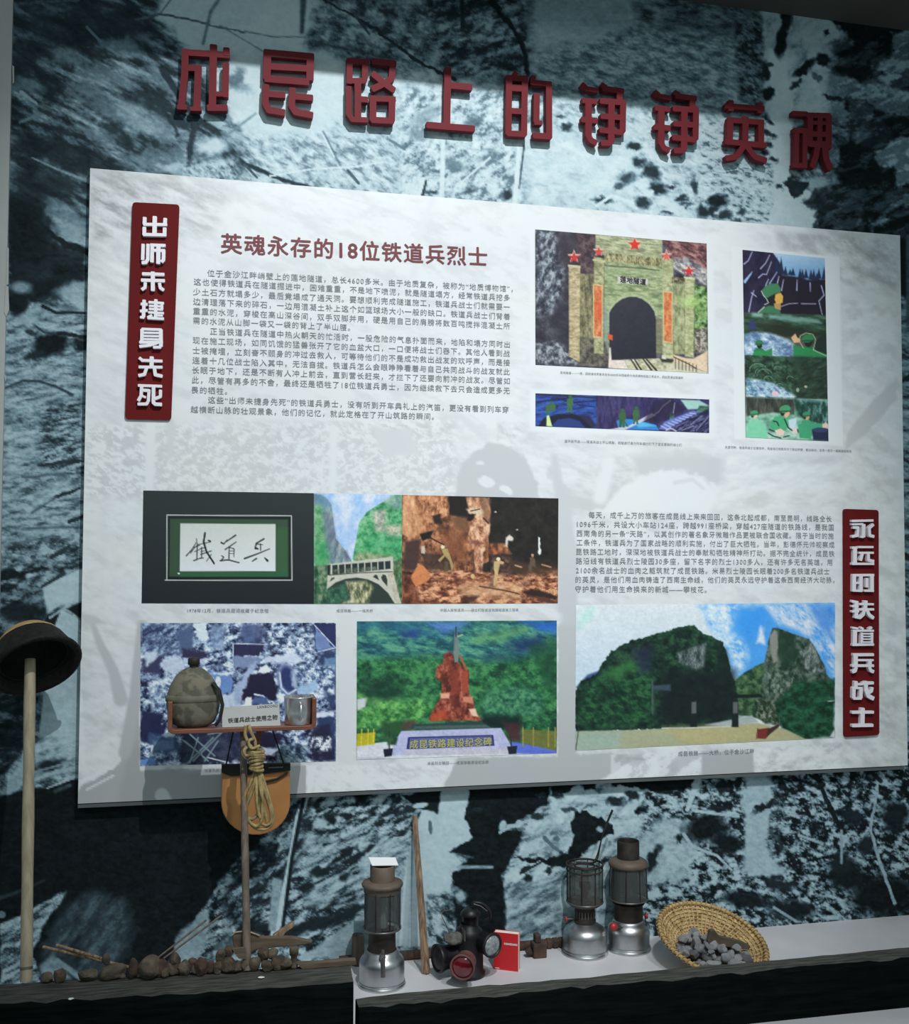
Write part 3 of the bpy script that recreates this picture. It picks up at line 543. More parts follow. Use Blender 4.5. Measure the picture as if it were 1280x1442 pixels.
def soldier(c, x, y, s, face=1, body=(52,120,74), cap=(58,126,82), skin=(222,178,120), back=False):
    c.poly([(x-1.1*s,y+2.2*s),(x-.9*s,y+1.1*s),(x-.2*s,y+.75*s),(x+.5*s,y+.8*s),(x+1.1*s,y+1.3*s),(x+1.3*s,y+2.2*s)], body, soft=.8)
    c.ell(x+.1*face*s, y+.25*s, .5*s, .62*s, (34,40,36) if back else skin, soft=.15)
    if not back: c.ell(x-.3*face*s, y+.2*s, .3*s, .5*s, (40,40,34), soft=.2)
    c.ell(x, y-.2*s, .72*s, .5*s, cap, -12*face, soft=.15); c.line([(x-.6*s,y+.1*s),(x+.75*face*s,y+.06*s)], .16*s, (36,84,54))
def p_strip(c):
    k = 1280 / 260.; q = lambda pts: [(745 + x / k, 545 + y / k) for x, y in pts]
    P = lambda pts, col, **w: c.poly(q(pts), col, **w); T = lambda pts, *a, **w: c.tex(q(pts), *a, **w); L = lambda pts, wd, col, **w: c.line(q(pts), wd, col, **w)
    T([(0,0),(470,0),(470,369),(0,369)], R_((34,44,92),(44,78,158),(60,104,190)), 16, 3, -6, 2.2, soft=1)
    T([(465,0),(1280,0),(1280,369),(465,369)], R_((44,40,82),(62,56,104),(78,72,122)), 4, 16, 0, 2, soft=1)
    L([(40,50),(470,75)],2.5,(50,46,66)); L([(60,105),(200,80),(300,110),(460,95)],1.6,(28,36,84)); L([(200,90),(270,75)],2,(30,34,70)); L([(330,120),(460,140)],1.4,(30,40,96))
    P([(60,275),(100,215),(200,190),(300,188),(380,205),(440,285)], (28,30,52), soft=1.5); P([(150,275),(200,225),(280,215),(350,235),(390,282)], (44,66,132), soft=2); P([(340,190),(420,200),(470,270),(440,285)], (46,44,78), soft=3)
    P([(122,200),(138,195),(160,272),(120,270)], (214,240,170), soft=1)
    def man(x, y, s, col=(70,116,72)):
        P([(x-.28*s,y+.3*s),(x+.3*s,y+.3*s),(x+.36*s,y+1.1*s),(x+.2*s,y+1.15*s),(x+.25*s,y+1.9*s),(x+.02*s,y+1.9*s),(x,y+1.2*s),(x-.15*s,y+1.9*s),(x-.35*s,y+1.9*s),(x-.3*s,y+1.1*s),(x-.42*s,y+.8*s)], col, soft=.9)
        c.ell(*q([(x,y+.12*s)])[0], .2*s/k, .22*s/k, (60,104,66))
    P([(115,130),(160,100),(185,130),(180,170),(150,160),(135,190),(118,185)], (66,108,72), soft=1); man(285,60,62)
    P([(605,235),(640,222),(700,222),(880,262),(900,300),(620,290)], (54,140,214), soft=1.2); P([(720,240),(800,245),(880,270),(760,280)], (96,190,240), soft=3)
    P([(540,296),(690,270),(850,180),(880,196),(740,262),(660,300)], (206,206,226), soft=1); L([(870,190),(900,170),(930,130),(980,95)],2,(196,190,214))
    man(648,155,66,(62,104,66)); man(742,140,62,(66,112,70)); L([(580,155),(625,180)],2,(70,66,90)); P([(625,215),(650,225),(640,280),(625,280)],(58,100,64)); P([(655,220),(690,275),(675,275)],(58,100,64)); man(990,155,46,(80,140,108))
    P([(870,90),(985,85),(1100,150),(900,250),(800,230)], (40,34,60), soft=4, a=.7); P([(1050,88),(1180,92),(1248,130),(1248,150),(1100,155)], (168,212,204), soft=2); T([(1180,130),(1250,130),(1250,180),(1150,190)], R_((40,64,60),(70,110,96),(120,160,150)), 5, 4, 0, 2, soft=2)
    P([(900,290),(940,240),(1130,165),(1180,170),(1000,270),(960,300)], (108,128,200), soft=1.5)
    for i in range(9): L([(915+i*25,270-i*11),(955+i*25,290-i*13)],1.6,(176,190,236))
    T([(960,300),(1120,210),(1250,150),(1250,320),(960,310)], R_((34,34,66),(50,50,92),(120,124,168)), 10, 3, -30, 2.6, soft=3)
    for a in [((1120,260),(1180,215)),((1160,300),(1240,210)),((1060,300),(1140,270)),((1000,180),(1010,110))]: L(a,1.2,(150,150,190))
    L([(950,300),(980,285),(1020,305)],1.4,(220,220,230))
photo('wide blue comic strip of soldiers working at night', (754,553.8), (998.7,562.5), (998.7,609.7), (754,600), 1.1, .95, p_strip, gr=.4)

def p_comic(c):
    k = 1280 / 170.; q = lambda pts, dy=0: [(1025 + x / k, 340 + (y + dy) / k) for x, y in pts]; D = 140 * k
    def P(pts, col, dy=0, **w): c.poly(q(pts, dy), col, **w)
    def T(pts, *a, dy=0, **w): c.tex(q(pts, dy), *a, **w)
    def L(pts, wd, col, dy=0, **w): c.line(q(pts, dy), wd, col, **w)
    T([(100,60),(1100,60),(1100,800),(100,800)], R_((34,30,54),(44,38,64),(54,48,72)), 10, 14, 0, 1.8)
    P([(470,110),(1050,150),(1050,410),(860,412),(540,360)], (150,190,226), soft=1.5); c.grad(q([(470,110),(1050,150),(1050,410),(860,412),(540,360)]), q([(0,130)])[0], (176,206,232), q([(0,400)])[0], (110,160,210))
    P([(470,110),(540,210),(600,330),(540,400),(460,330)], (40,40,66), soft=2)
    for x, y, h in ((520,165,170),(565,165,160),(610,260,100),(660,295,60),(690,280,80),(765,285,110),(790,290,110),(828,290,100),(880,295,110),(910,290,120),(965,285,110),(1020,270,130),(945,330,80)):
        P([(x,y),(x+26,y+h),(x-26,y+h)], (36,50,78), soft=1.2)
    P([(540,355),(700,370),(860,412),(1040,400),(1040,800),(540,760)], (38,32,44), soft=3)
    for a in [((170,240),(215,205),(258,110)),((345,290),(400,230),(445,140)),((325,385),(370,345),(410,350),(462,215)),((172,420),(258,322)),((222,745),(250,600),(275,520)),((250,545),(302,585)),((400,470),(430,400)),((440,450),(520,325)),((525,440),(542,370)),((568,520),(590,405)),((730,520),(735,405)),((872,440),(875,530)),((990,470),(1020,570),(965,630),(1005,800))]: L(a,[1.6,1.0],(178,180,222),soft=1)
    L([(180,432),(250,340)],[3,1],(150,190,236))
    P([(560,700),(640,650),(780,632),(950,655),(960,700),(700,780),(580,760)], (34,28,44), soft=2); L([(560,690),(650,660),(740,655)],1.2,(170,160,190)); L([(780,660),(930,662)],1.6,(150,140,170)); 
    P([(320,750),(380,700),(440,680),(540,690),(560,760),(540,775)], (66,122,86), soft=1.2); P([(480,640),(560,640),(560,730),(500,710)], (190,150,100), soft=1)
    P([(360,520),(400,470),(460,445),(530,448),(560,500),(560,540),(430,600),(380,590)], (70,128,92), soft=1); P([(430,590),(520,545),(520,640),(460,680),(420,660)], (36,36,36), soft=1.5); P([(505,560),(560,545),(585,580),(580,650),(520,665),(495,620)], (226,176,84), soft=1)
    L([(355,525),(375,570),(410,610),(430,650),(390,670)],1.2,(190,210,190)); L([(320,755),(385,695)],1.2,(190,210,190))
    T([(170,755),(1060,780),(1060,1010),(170,1010)], R_((36,52,44),(52,80,62),(80,118,96)), 22, 5, 6, 2, soft=2); P([(440,775),(640,785),(960,830),(1000,870),(700,850),(440,815)], (132,176,168), soft=4, a=.8, rough=2); P([(260,755),(370,760),(360,800),(260,795)], (150,190,170), soft=4, a=.8)
    P([(300,860),(480,850),(700,900),(1050,960),(1050,1020),(620,1020),(380,980)], (40,46,36), soft=8, a=.8)
    P([(215,900),(240,830),(280,850),(300,920),(260,940)], (54,62,110), soft=3); 
    T([(170,990),(260,960),(450,970),(640,1040),(700,1090),(700,1290),(170,1290)], R_((90,120,160),(150,180,206),(220,234,240)), 9, 6, 10, 2.2, soft=4)
    P([(1050,960),(1070,1270),(920,1180),(900,1060)], (40,52,46), soft=3)
    soldier(c, *q([(330,1085)])[0], 7.6, back=True); P([(250,1210),(300,1150),(400,1160),(470,1130),(470,1215)], (52,140,84), soft=1.4)
    soldier(c, *q([(845,1045)])[0], 11.5, back=True); P([(690,1100),(800,1120),(920,1150),(1050,1200),(1060,1250),(700,1230)], (48,140,84), soft=1.4)
    L([(755,1040),(770,1000),(830,970),(900,985),(930,1040),(905,1150),(1045,1215)],1.1,(180,200,160)); L([(760,1060),(800,1130)],1.1,(200,190,150))
    P([(670,1020),(715,975),(735,1020),(770,1040),(760,1070),(700,1075)], (226,186,140), soft=1)
    y0 = D
    T([(180,150),(1060,180),(1070,620),(190,600)], R_((30,46,38),(52,80,62),(78,112,88)), 8, 6, 40, 2.6, dy=y0, soft=1.5); T([(660,160),(1060,180),(1070,620),(700,610)], R_((34,48,40),(46,66,54),(66,90,74)), 10, 4, -20, 2, dy=y0, soft=5)
    for (x, y, r) in ((340,330,60),(420,400,46),(310,300,90),(520,290,40),(650,390,34),(540,470,36),(430,490,40),(330,480,46),(250,450,40),(380,350,80)):
        pts = [(x + r*math.cos(t*.5)*1.0, y + r*math.sin(t*.5)*.8) for t in range(6, 13)]; L(pts,1.4,(28,44,40),dy=y0); L([(a+8,b+10) for a,b in pts],1.0,(110,150,124),dy=y0)
    T([(190,400),(330,410),(480,450),(620,520),(720,590),(700,610),(190,595)], R_((90,120,150),(150,190,206),(218,234,240)), 7, 5, 25, 2.6, dy=y0, soft=4)
    T([(270,440),(480,450),(560,560),(330,560)], R_((60,80,130),(110,140,180),(190,214,226)), 6, 4, 20, 2.8, dy=y0, soft=4, a=.7)
    c.ell(*q([(500,560)],y0)[0],5,4,(226,200,208)); c.ell(*q([(740,520)],y0)[0],2,3,(150,170,140)); c.ell(*q([(826,485)],y0)[0],2.2,1.6,(190,180,160))
    T([(190,600),(1070,620),(1075,1060),(190,1030)], R_((90,140,120),(140,190,168),(190,220,206)), 14, 9, 0, 1.8, dy=y0, soft=1)
    T([(190,596),(730,620),(700,780),(480,760),(200,800)], R_((44,46,40),(62,66,58),(96,104,94)), 4, 20, 0, 2, dy=y0, soft=3); T([(690,620),(1070,640),(1070,900),(850,860),(740,780)], R_((30,56,50),(44,88,76),(120,160,160)), 4, 12, 0, 2.2, dy=y0, soft=4)
    P([(740,610),(1000,640),(990,660),(740,640)], (120,160,170), dy=y0, soft=4, a=.6)
    soldier(c, *q([(278,775)],y0)[0], 7.5, body=(140,204,172), cap=(72,150,110), skin=(228,196,176)); P([(200,880),(300,840),(400,880),(420,1030),(195,1025)], (128,206,170), dy=y0, soft=3)
    soldier(c, *q([(605,740)],y0)[0], 11, body=(90,180,134), cap=(74,156,112), skin=(232,182,150)); P([(440,880),(500,800),(600,800),(640,880),(620,950),(480,950)], (76,172,124), dy=y0, soft=1.5)
    P([(500,950),(560,930),(600,960),(590,1000),(520,1000)], (236,206,190), dy=y0, soft=1); P([(640,840),(730,810),(720,930),(650,920)], (200,220,230), dy=y0, soft=2); P([(680,930),(740,930),(745,980),(690,980)], (232,206,196), dy=y0, soft=1)
    for a in [((480,850),(520,860),(540,900)),((430,980),(480,1010),(560,1030)),((440,940),(490,960)),((600,830),(640,920),(680,950)),((740,940),(745,970)),((590,1020),(650,1005))]: L(a,1.6,(24,40,34),dy=y0)
    soldier(c, *q([(832,790)],y0)[0], 7.5, body=(70,160,120), cap=(70,142,110), skin=(214,164,126)); P([(740,880),(850,870),(1000,880),(1010,920),(900,930),(880,1040),(760,1030)], (70,162,120), dy=y0, soft=1.4); P([(1000,890),(1040,860),(1065,890),(1060,930),(1005,925)], (230,204,188), dy=y0, soft=1)
    P([(890,940),(960,920),(1070,935),(1075,1060),(905,1050)], (40,46,74), dy=y0, soft=1.5); c.ell(*q([(980,945)],y0)[0],11,3.4,(58,70,104))
photo('tall green comic picture of capped soldiers in rushing water', (1045.6,351.7), (1161.5,363.7), (1166.7,621.4), (1050,616), 1.1, 1.1, p_comic, gr=.4)

def p_frame(c):
    k = 5.12; q = lambda pts: [(195 + x / k, 685 + y / k) for x, y in pts]
    P = lambda pts, col, **w: c.poly(q(pts), col, **w); L = lambda pts, wd, col, **w: c.line(q(pts), wd, col, **w)
    c.grad(q([(0,0),(1300,0),(1300,870),(0,870)]), q([(0,0)])[0], (42,52,52), q([(0,870)])[0], (28,32,38))
    P([(198,205),(1105,212),(1108,678),(192,675)], (24,32,32)); L([(204,675),(206,207),(1103,212),(1106,676),(192,676)],1.4,(200,206,204),soft=.8)
    P([(228,232),(1078,238),(1078,650),(222,650)], (52,78,58), soft=2); P([(990,300),(1078,300),(1078,640),(990,640)], (58,96,62), soft=6, a=.7); P([(300,612),(1078,618),(1078,652),(300,650)], (46,92,64), soft=3)
    L([(214,662),(1092,660)],2,(16,20,20)); L([(1092,230),(1092,660)],2,(18,24,24))
    P([(302,268),(988,272),(988,610),(298,610)], (206,211,211), soft=1.0); c.ell(*q([(290,627)])[0],1.4,1.2,(230,236,230)); c.grad(q([(302,268),(988,272),(988,610),(298,610)]), q([(0,270)])[0], (200,204,198), q([(0,610)])[0], (214,220,224))
    ink = (28, 30, 32)
    for pts, w in [(((345,500),(385,455),(420,400),(418,375)),(1.6,.8)),(((375,480),(420,425)),(1.2,.6)),(((400,440),(440,425)),1.0),(((405,470),(440,455)),1.0),(((425,410),(420,530)),1.3),(((400,535),(450,515)),(1.8,1)),(((480,335),(470,400),(490,470),(545,555)),(2.6,2.4)),(((505,390),(518,395)),2.2),(((430,420),(520,400)),1.1),(((445,450),(480,440)),1.2),(((450,470),(475,465)),1),(((455,440),(455,510)),1.2),(((440,520),(470,515)),1.2),(((450,490),(525,465)),1.4),(((490,540),(525,490)),1),
                   (((597,405),(615,415),(640,385)),(2.4,1)),(((630,400),(700,352)),(1.4,2.2)),(((625,455),(705,400)),(1.8,1.2)),(((655,440),(652,520)),1.4),(((655,440),(690,450),(688,505)),1.2),(((660,465),(685,465)),.8),(((660,485),(685,485)),.8),(((600,500),(615,510),(595,535)),(1.4,1.6)),(((590,535),(650,530),(725,550)),(2,1.6)),
                   (((905,378),(850,410),(840,450)),(2.2,1.8)),(((845,445),(860,450)),2.6),(((850,415),(895,420)),1.2),(((880,415),(880,460)),1.4),(((765,520),(860,485),(945,450)),(2.4,1.2)),(((820,540),(850,520)),(1.4,2.2)),(((910,515),(930,535)),(1.4,3.2))]:
        L(pts, list(w) if isinstance(w, tuple) else w, ink, soft=.9)
photo('photograph of framed brush calligraphy on a dark background', (201.8,690.7), (442,694.5), (442,850.5), (199.4,849.5), 1.1, 1.15, p_frame, gr=.2)

def p_bridge(c):
    k = 8.742; q = lambda pts: [(438 + x / k, 690 + y / k) for x, y in pts]
    P = lambda pts, col, **w: c.poly(q(pts), col, **w); T = lambda pts, *a, **w: c.tex(q(pts), *a, **w); L = lambda pts, wd, col, **w: c.line(q(pts), wd, col, **w)
    A = [(0,0),(1154,0),(1154,1442),(0,1442)]
    T(A, R_((150,190,240),(188,212,246),(222,228,246)), 14, 20, 20, 1.8)
    T([(340,50),(460,60),(470,470),(400,520),(360,300)], R_((196,214,246),(226,230,246),(240,238,248)), 10, 20, 0, 1.6, soft=8, a=.7)
    T([(0,50),(120,55),(200,110),(250,180),(270,330),(310,600),(420,740),(500,870),(500,1442),(0,1442)], R_((96,116,132),(128,152,160),(166,180,176)), 5, 12, 10, 2.2, soft=1.5)
    P([(40,55),(130,60),(220,130),(250,190),(200,240),(60,230)], (90,140,170), soft=10, a=.7); T([(30,180),(140,200),(170,500),(220,900),(220,1442),(30,1442)], R_((60,130,84),(104,172,112),(150,196,140)), 7, 7, 0, 2.2, soft=8, a=.85)
    P([(60,640),(180,640),(220,800),(180,930),(60,900)], (44,150,90), soft=12, a=.6)
    P([(150,300),(260,300),(300,600),(240,760),(180,480)], (110,118,140), soft=10, a=.55); P([(400,760),(440,740),(480,850),(420,860)], (80,80,110), soft=5, a=.6)
    T([(1154,50),(1030,55),(880,150),(690,270),(590,400),(550,640),(510,850),(560,900),(1154,900)], R_((50,124,84),(84,168,112),(136,196,148)), 7, 6, -20, 2.4, soft=1.5)
    T([(870,130),(1040,55),(1120,60),(1120,250),(980,210)], R_((104,140,146),(140,172,166),(180,200,190)), 7, 7, 0, 2, soft=6, a=.8); T([(760,260),(930,240),(900,520),(790,500)], R_((120,140,124),(166,176,160),(214,206,190)), 5, 5, 0, 2.4, soft=7); T([(900,430),(1110,430),(1110,570),(940,570)], R_((130,150,120),(180,184,160),(216,210,190)), 5, 5, 0, 2.4, soft=7)
    P([(680,560),(1100,600),(1100,760),(620,760)], (36,150,90), soft=20, a=.4); T([(560,770),(1000,800),(1000,900),(520,900)], R_((90,130,84),(140,160,120),(190,190,160)), 6, 5, 0, 2.2, soft=6)
    T([(30,940),(240,920),(200,1442),(30,1442)], R_((34,70,50),(64,108,76),(130,150,120)), 6, 8, 0, 2.4, soft=4); T([(990,860),(1154,840),(1154,1442),(1020,1442)], R_((44,80,50),(90,120,84),(150,160,130)), 6, 8, 0, 2.2, soft=4)
    P([(200,915),(1010,820),(1010,1030),(1000,1060),(1110,1400),(1020,1400),(190,1250),(200,1050)], (196,198,184), soft=1.4); T([(940,1010),(1010,1010),(1110,1400),(1040,1400)], R_((150,146,124),(180,176,156),(206,200,184)), 5, 8, 0, 2, soft=1.4)
    for i in range(9):
        x = 262 + i * 81; y = 930 - i * 6; P([(x,y-4),(x+66,y-10),(x+70,y+104-i*2),(x+2,y+112-i*2)], (42,52,52), soft=1); T([(x+4,y+50),(x+66,y+46),(x+68,y+100-i*2),(x+4,y+108-i*2)], R_((50,60,50),(90,104,86),(140,150,130)), 4, 4, 0, 2, soft=2, a=.8 if i < 7 else 0)
    P([(200,925),(240,920),(236,1045),(200,1050)], (38,46,44), soft=1.4); L([(225,1048),(600,1020),(1000,1005)],1.2,(60,60,58))
    arch = [(190,1405),(200,1220),(300,1140),(420,1095),(560,1078),(700,1100),(830,1160),(950,1270),(1030,1400)]
    P(arch, (46,60,54), soft=1.4); T([(430,1130),(700,1120),(770,1200),(700,1400),(340,1400),(480,1350)], R_((70,84,66),(150,150,110),(206,204,176)), 4, 9, 0, 2.4, soft=5); T([(200,1230),(420,1150),(460,1340),(360,1400),(200,1400)], R_((30,64,52),(50,96,76),(84,130,104)), 6, 6, 0, 2, soft=5)
    P([(230,1130),(250,1085),(285,1075),(290,1090)], (60,66,58)); P([(762,1070),(790,1040),(815,1050),(838,1112)], (52,58,50)); P([(862,1075),(885,1038),(920,1050),(940,1110),(938,1185),(880,1120)], (54,60,50))
photo('photograph of an arched railway bridge between green cliffs', (442,694.5), (566,697), (566,850.5), (442,850.5), 1.1, 1.08, p_bridge, gr=.6)

def p_dig(c):
    k = 5.565; q = lambda pts: [(562 + x / k, 690 + y / k) for x, y in pts]
    P = lambda pts, col, **w: c.poly(q(pts), col, **{**dict(rough=1.6, rs=5, soft=2), **w}); T = lambda pts, *a, **w: c.tex(q(pts), *a, **w); L = lambda pts, wd, col, **w: c.line(q(pts), wd, col, **w)
    T([(0,0),(1280,0),(1280,918),(0,918)], R_((28,26,26),(38,36,34),(48,44,42)), 12, 12, 0, 1.8)
    T([(20,30),(390,30),(400,200),(540,230),(700,300),(700,560),(560,640),(20,640)], R_((74,48,38),(150,96,66),(208,150,108)), 9, 14, 0, 2.4, soft=2, rough=2)
    T([(30,40),(120,40),(170,330),(110,380),(20,340)], R_((170,120,84),(206,150,110),(232,184,142)), 6, 16, -10, 2, soft=3); T([(180,40),(380,50),(380,200),(280,260),(190,250)], R_((96,60,46),(178,118,82),(226,172,128)), 7, 14, 10, 2.6, soft=3)
    P([(380,40),(540,50),(520,210),(400,190)], (34,30,28), soft=4, rough=2); P([(255,200),(320,190),(345,270),(270,260)], (46,36,34), soft=3, rough=2); P([(165,345),(270,320),(240,380),(180,400)], (30,28,28), soft=2); P([(40,400),(170,385),(160,640),(40,620)], (72,52,50), soft=5)
    P([(170,480),(420,520),(420,640),(200,630)], (52,40,40), soft=5, rough=3, a=.8); P([(340,300),(520,330),(530,540),(380,560),(350,420)], (120,72,50), soft=10, a=.7, rough=3); P([(400,200),(530,220),(540,330),(440,300)], (120,84,60), soft=6, rough=2)
    # central rock column
    T([(520,55),(710,60),(715,330),(690,460),(660,480),(655,700),(590,700),(590,470),(540,420),(560,250)], R_((110,70,56),(182,128,98),(232,188,156)), 7, 12, 0, 2.6, soft=2, rough=2)
    P([(530,150),(560,140),(660,150),(650,200),(560,195)], (214,190,160), soft=3, rough=2); P([(540,190),(600,190),(570,240),(530,240)], (40,30,28), soft=2); L([(560,165),(630,150)],1.5,(60,40,34)); P([(640,60),(710,80),(710,270),(660,240)], (130,96,72), soft=5, a=.7); L([(660,220),(700,260)],2,(50,38,34)); P([(555,400),(600,390),(660,420),(600,440)], (110,60,56), soft=3, a=.7)
    T([(690,420),(830,420),(880,500),(700,510)], R_((90,54,40),(150,92,62),(190,130,90)), 5, 10, 0, 2.4, soft=4)
    # floor of rubble
    T([(20,660),(200,640),(560,640),(700,640),(880,660),(1250,620),(1250,900),(20,900)], R_((84,48,38),(160,100,72),(224,170,130)), 9, 4.5, -8, 2.8, soft=4, rough=3)
    T([(480,720),(960,740),(960,860),(480,850)], R_((150,104,76),(200,150,112),(230,190,150)), 14, 5, 0, 2.2, soft=8, a=.8); T([(20,640),(110,680),(170,890),(20,900)], R_((60,34,28),(104,58,44),(150,92,68)), 8, 9, 0, 2.2, soft=6)
    P([(90,690),(150,575),(190,600),(250,650),(240,700),(130,760)], (206,130,82), soft=2, rough=2); P([(880,560),(1240,600),(1240,660),(960,680),(880,640)], (84,60,46), soft=8, rough=4, a=.8)
    P([(970,790),(1100,780),(1240,840),(1230,860),(1000,830)], (52,38,36), soft=3); P([(1000,830),(1180,850),(1240,885),(1160,885)], (90,56,48), soft=3); L([(630,755),(840,790),(940,815)],1.6,(60,42,36)); P([(480,830),(620,830),(590,890),(490,890)], (60,36,32), soft=4, rough=3, a=.8); L([(780,670),(860,700)],1.2,(190,150,120))
    for a in ((720,520,160,50),(960,700,60,20),(700,680,50,30)): T([(a[0],a[1]),(a[0]+a[2],a[1]),(a[0]+a[2],a[1]+a[3]*3),(a[0],a[1]+a[3]*3)], R_((60,40,40),(110,76,64),(160,120,100)), 6, 5, 0, 2.2, soft=5, a=.6)
    # men at work
    def man(pts, head, col): P(pts, col, soft=1.1, rough=.4); c.ell(*q([head])[0], 2.8, 2.8, (226,214,176), soft=.3)
    man([(330,460),(380,460),(410,540),(428,600),(412,640),(395,560),(360,520),(320,565),(305,550),(350,505)], (342,445), (168,146,96)); P([(360,560),(390,560),(380,640),(350,640)], (96,78,56), soft=1); L([(245,375),(350,430)],1.8,(40,32,30)); L([(300,560),(260,600)],1.2,(60,46,40))
    man([(745,560),(790,555),(825,565),(815,582),(790,580),(775,660),(755,750),(738,750),(748,650),(742,600)], (778,542), (198,170,120))
    P([(1025,530),(1050,515),(1070,560),(1068,610),(1050,600),(1040,640),(1020,640),(1015,600)], (96,80,64), soft=1.2); c.ell(*q([(1045,512)])[0],2,2,(190,150,120))
    P([(175,440),(205,435),(205,500),(172,495)], (196,180,164), soft=1.2); P([(835,375),(870,350),(895,375),(890,400),(850,395),(850,450),(825,440)], (214,204,194), soft=2, rough=1.5); P([(1090,370),(1105,370),(1110,500),(1095,515),(1085,480),(1096,450)], (232,236,236), soft=1.2)
    L([(585,470),(580,680)],1.4,(96,64,50)); c.ell(*q([(576,676)])[0],2.6,3.4,(210,176,130)); c.ell(*q([(755,172)])[0],1.5,1,(190,190,190)); c.ell(*q([(925,312)])[0],1.5,1.2,(150,150,150)); L([(910,590),(960,605)],2,(190,160,130)); L([(1120,585),(1190,605)],2,(180,140,110))
photo('orange photograph of helmeted workers digging in a tunnel', (566,697), (786.4,701.8), (785.5,849.5), (566,850.5), 1.1, 1.12, p_dig)

def p_bw(c):
    k = 4.267; q = lambda pts: [(190 + x / k, 870 + y / k) for x, y in pts]
    P = lambda pts, col, **w: c.poly(q(pts), col, **{**dict(rough=3, rs=6, soft=3), **w}); T = lambda pts, *a, **w: c.tex(q(pts), *a, **w); L = lambda pts, wd, col, **w: c.line(q(pts), wd, col, **w)
    bw = R_((24,28,50),(70,86,118),(140,160,186),(206,218,230))
    T([(0,0),(1280,0),(1280,900),(0,900)], bw, 9, 7, -15, 2.6)
    T([(30,30),(330,30),(270,230),(30,220)], R_((40,52,84),(86,104,136),(150,170,192)), 8, 5, -35, 2.4, soft=6); P([(260,80),(350,40),(340,200),(270,220)], (72,90,124), soft=5)
    P([(350,30),(420,30),(450,130),(380,130)], (196,208,222), soft=2); P([(450,40),(540,40),(530,200),(450,180)], (120,140,172), soft=5, a=.7); P([(640,40),(780,40),(770,160),(640,170)], (52,62,100), soft=8, a=.8); P([(640,60),(720,40),(720,150),(650,150)], (84,100,140), soft=5, a=.6)
    P([(590,155),(780,158),(750,230),(590,230)], (40,40,72), soft=2); L([(590,300),(590,155),(800,160)],1.2,(190,200,220)); P([(590,232),(760,240),(720,300),(590,300)], (116,132,166), soft=3)
    P([(1075,30),(1210,30),(1210,190),(1085,210)], (38,44,84), soft=2); P([(1080,45),(1200,185),(1090,205)], (104,124,168), soft=1.6); L([(1080,45),(1205,180),(1085,210)],1.2,(206,214,230))
    T([(800,80),(1070,90),(1070,210),(800,200)], R_((40,50,80),(120,140,166),(210,220,230)), 6, 5, 0, 3, soft=6); P([(1100,210),(1210,200),(1210,560),(1120,420)], (44,58,92), soft=6, rough=4); P([(1140,240),(1205,240),(1205,330),(1145,300)], (92,124,156), soft=3)
    P([(40,250),(150,230),(150,340),(40,330)], (52,52,84), soft=6, rough=4); P([(60,200),(140,200),(130,240),(70,300)], (176,190,206), soft=4, rough=4); P([(160,240),(270,235),(290,310),(240,340),(170,320)], (176,188,206), soft=3, rough=4); P([(290,190),(420,200),(430,240),(280,240)], (46,42,70), soft=4, rough=4); P([(280,245),(420,250),(420,280),(280,275)], (166,180,202), soft=3, rough=3)
    P([(40,350),(150,350),(150,370),(40,370)], (130,150,180), soft=2); P([(35,380),(100,390),(90,420),(35,415)], (30,34,56), soft=2); T([(80,390),(240,340),(220,540),(100,560)], R_((60,80,110),(140,160,186),(206,216,226)), 8, 6, 30, 2.6, soft=5)
    P([(410,320),(560,330),(590,380),(580,450),(440,470)], (96,128,180), soft=3); P([(430,330),(600,330),(640,310),(560,350)], (196,206,222), soft=2); c.ell(*q([(500,385)])[0],4,8,(196,206,220)); c.ell(*q([(460,380)])[0],4,7,(176,190,212)); L([(430,300),(500,285),(560,300)],2,(90,104,140))
    P([(500,470),(600,450),(640,530),(520,540)], (176,190,208), soft=3); P([(600,430),(690,280),(740,260),(660,430),(640,500),(600,520)], (150,166,196), soft=4, rough=3); P([(690,340),(830,340),(860,460),(840,500),(640,490)], (30,28,52), soft=3, rough=4); P([(740,310),(790,280),(830,320),(740,335)], (208,216,228), soft=2)
    P([(780,240),(960,210),(1020,250),(980,270),(860,270),(770,270)], (186,198,216), soft=2.5, rough=3); c.ell(*q([(915,370)])[0],14,24,(110,124,160),-15); c.ell(*q([(920,370)])[0],10,18,(40,52,96),-15); L([(870,330),(880,420),(920,460),(970,430)],2.5,(176,188,210)); P([(930,330),(1080,290),(1130,330),(1090,400),(1000,440),(940,400)], (150,166,190), soft=4, rough=4); T([(960,280),(1200,290),(1200,460),(980,450)], R_((50,66,100),(130,150,176),(206,216,226)), 6, 5, 30, 2.8, soft=5); P([(980,420),(1090,380),(1100,440),(980,470)], (146,174,204), soft=4)
    P([(660,490),(700,475),(700,520),(650,530)], (214,222,230), soft=2); L([(720,460),(770,470),(810,510)],2.5,(190,204,226)); P([(720,470),(790,480),(800,520),(710,520)], (70,88,130), soft=3)
    P([(1100,560),(1205,560),(1205,860),(1140,850),(1100,700)], (40,54,90), soft=5); P([(1080,570),(1200,560),(1200,590),(1090,600)], (190,200,216), soft=3); P([(1060,650),(1170,640),(1200,860),(1060,860)], (28,26,50), soft=4, rough=3, a=.8); T([(1040,720),(1180,710),(1180,800),(1040,800)], R_((26,26,48),(90,100,126),(214,220,228)), 5, 6, 0, 3, soft=4)
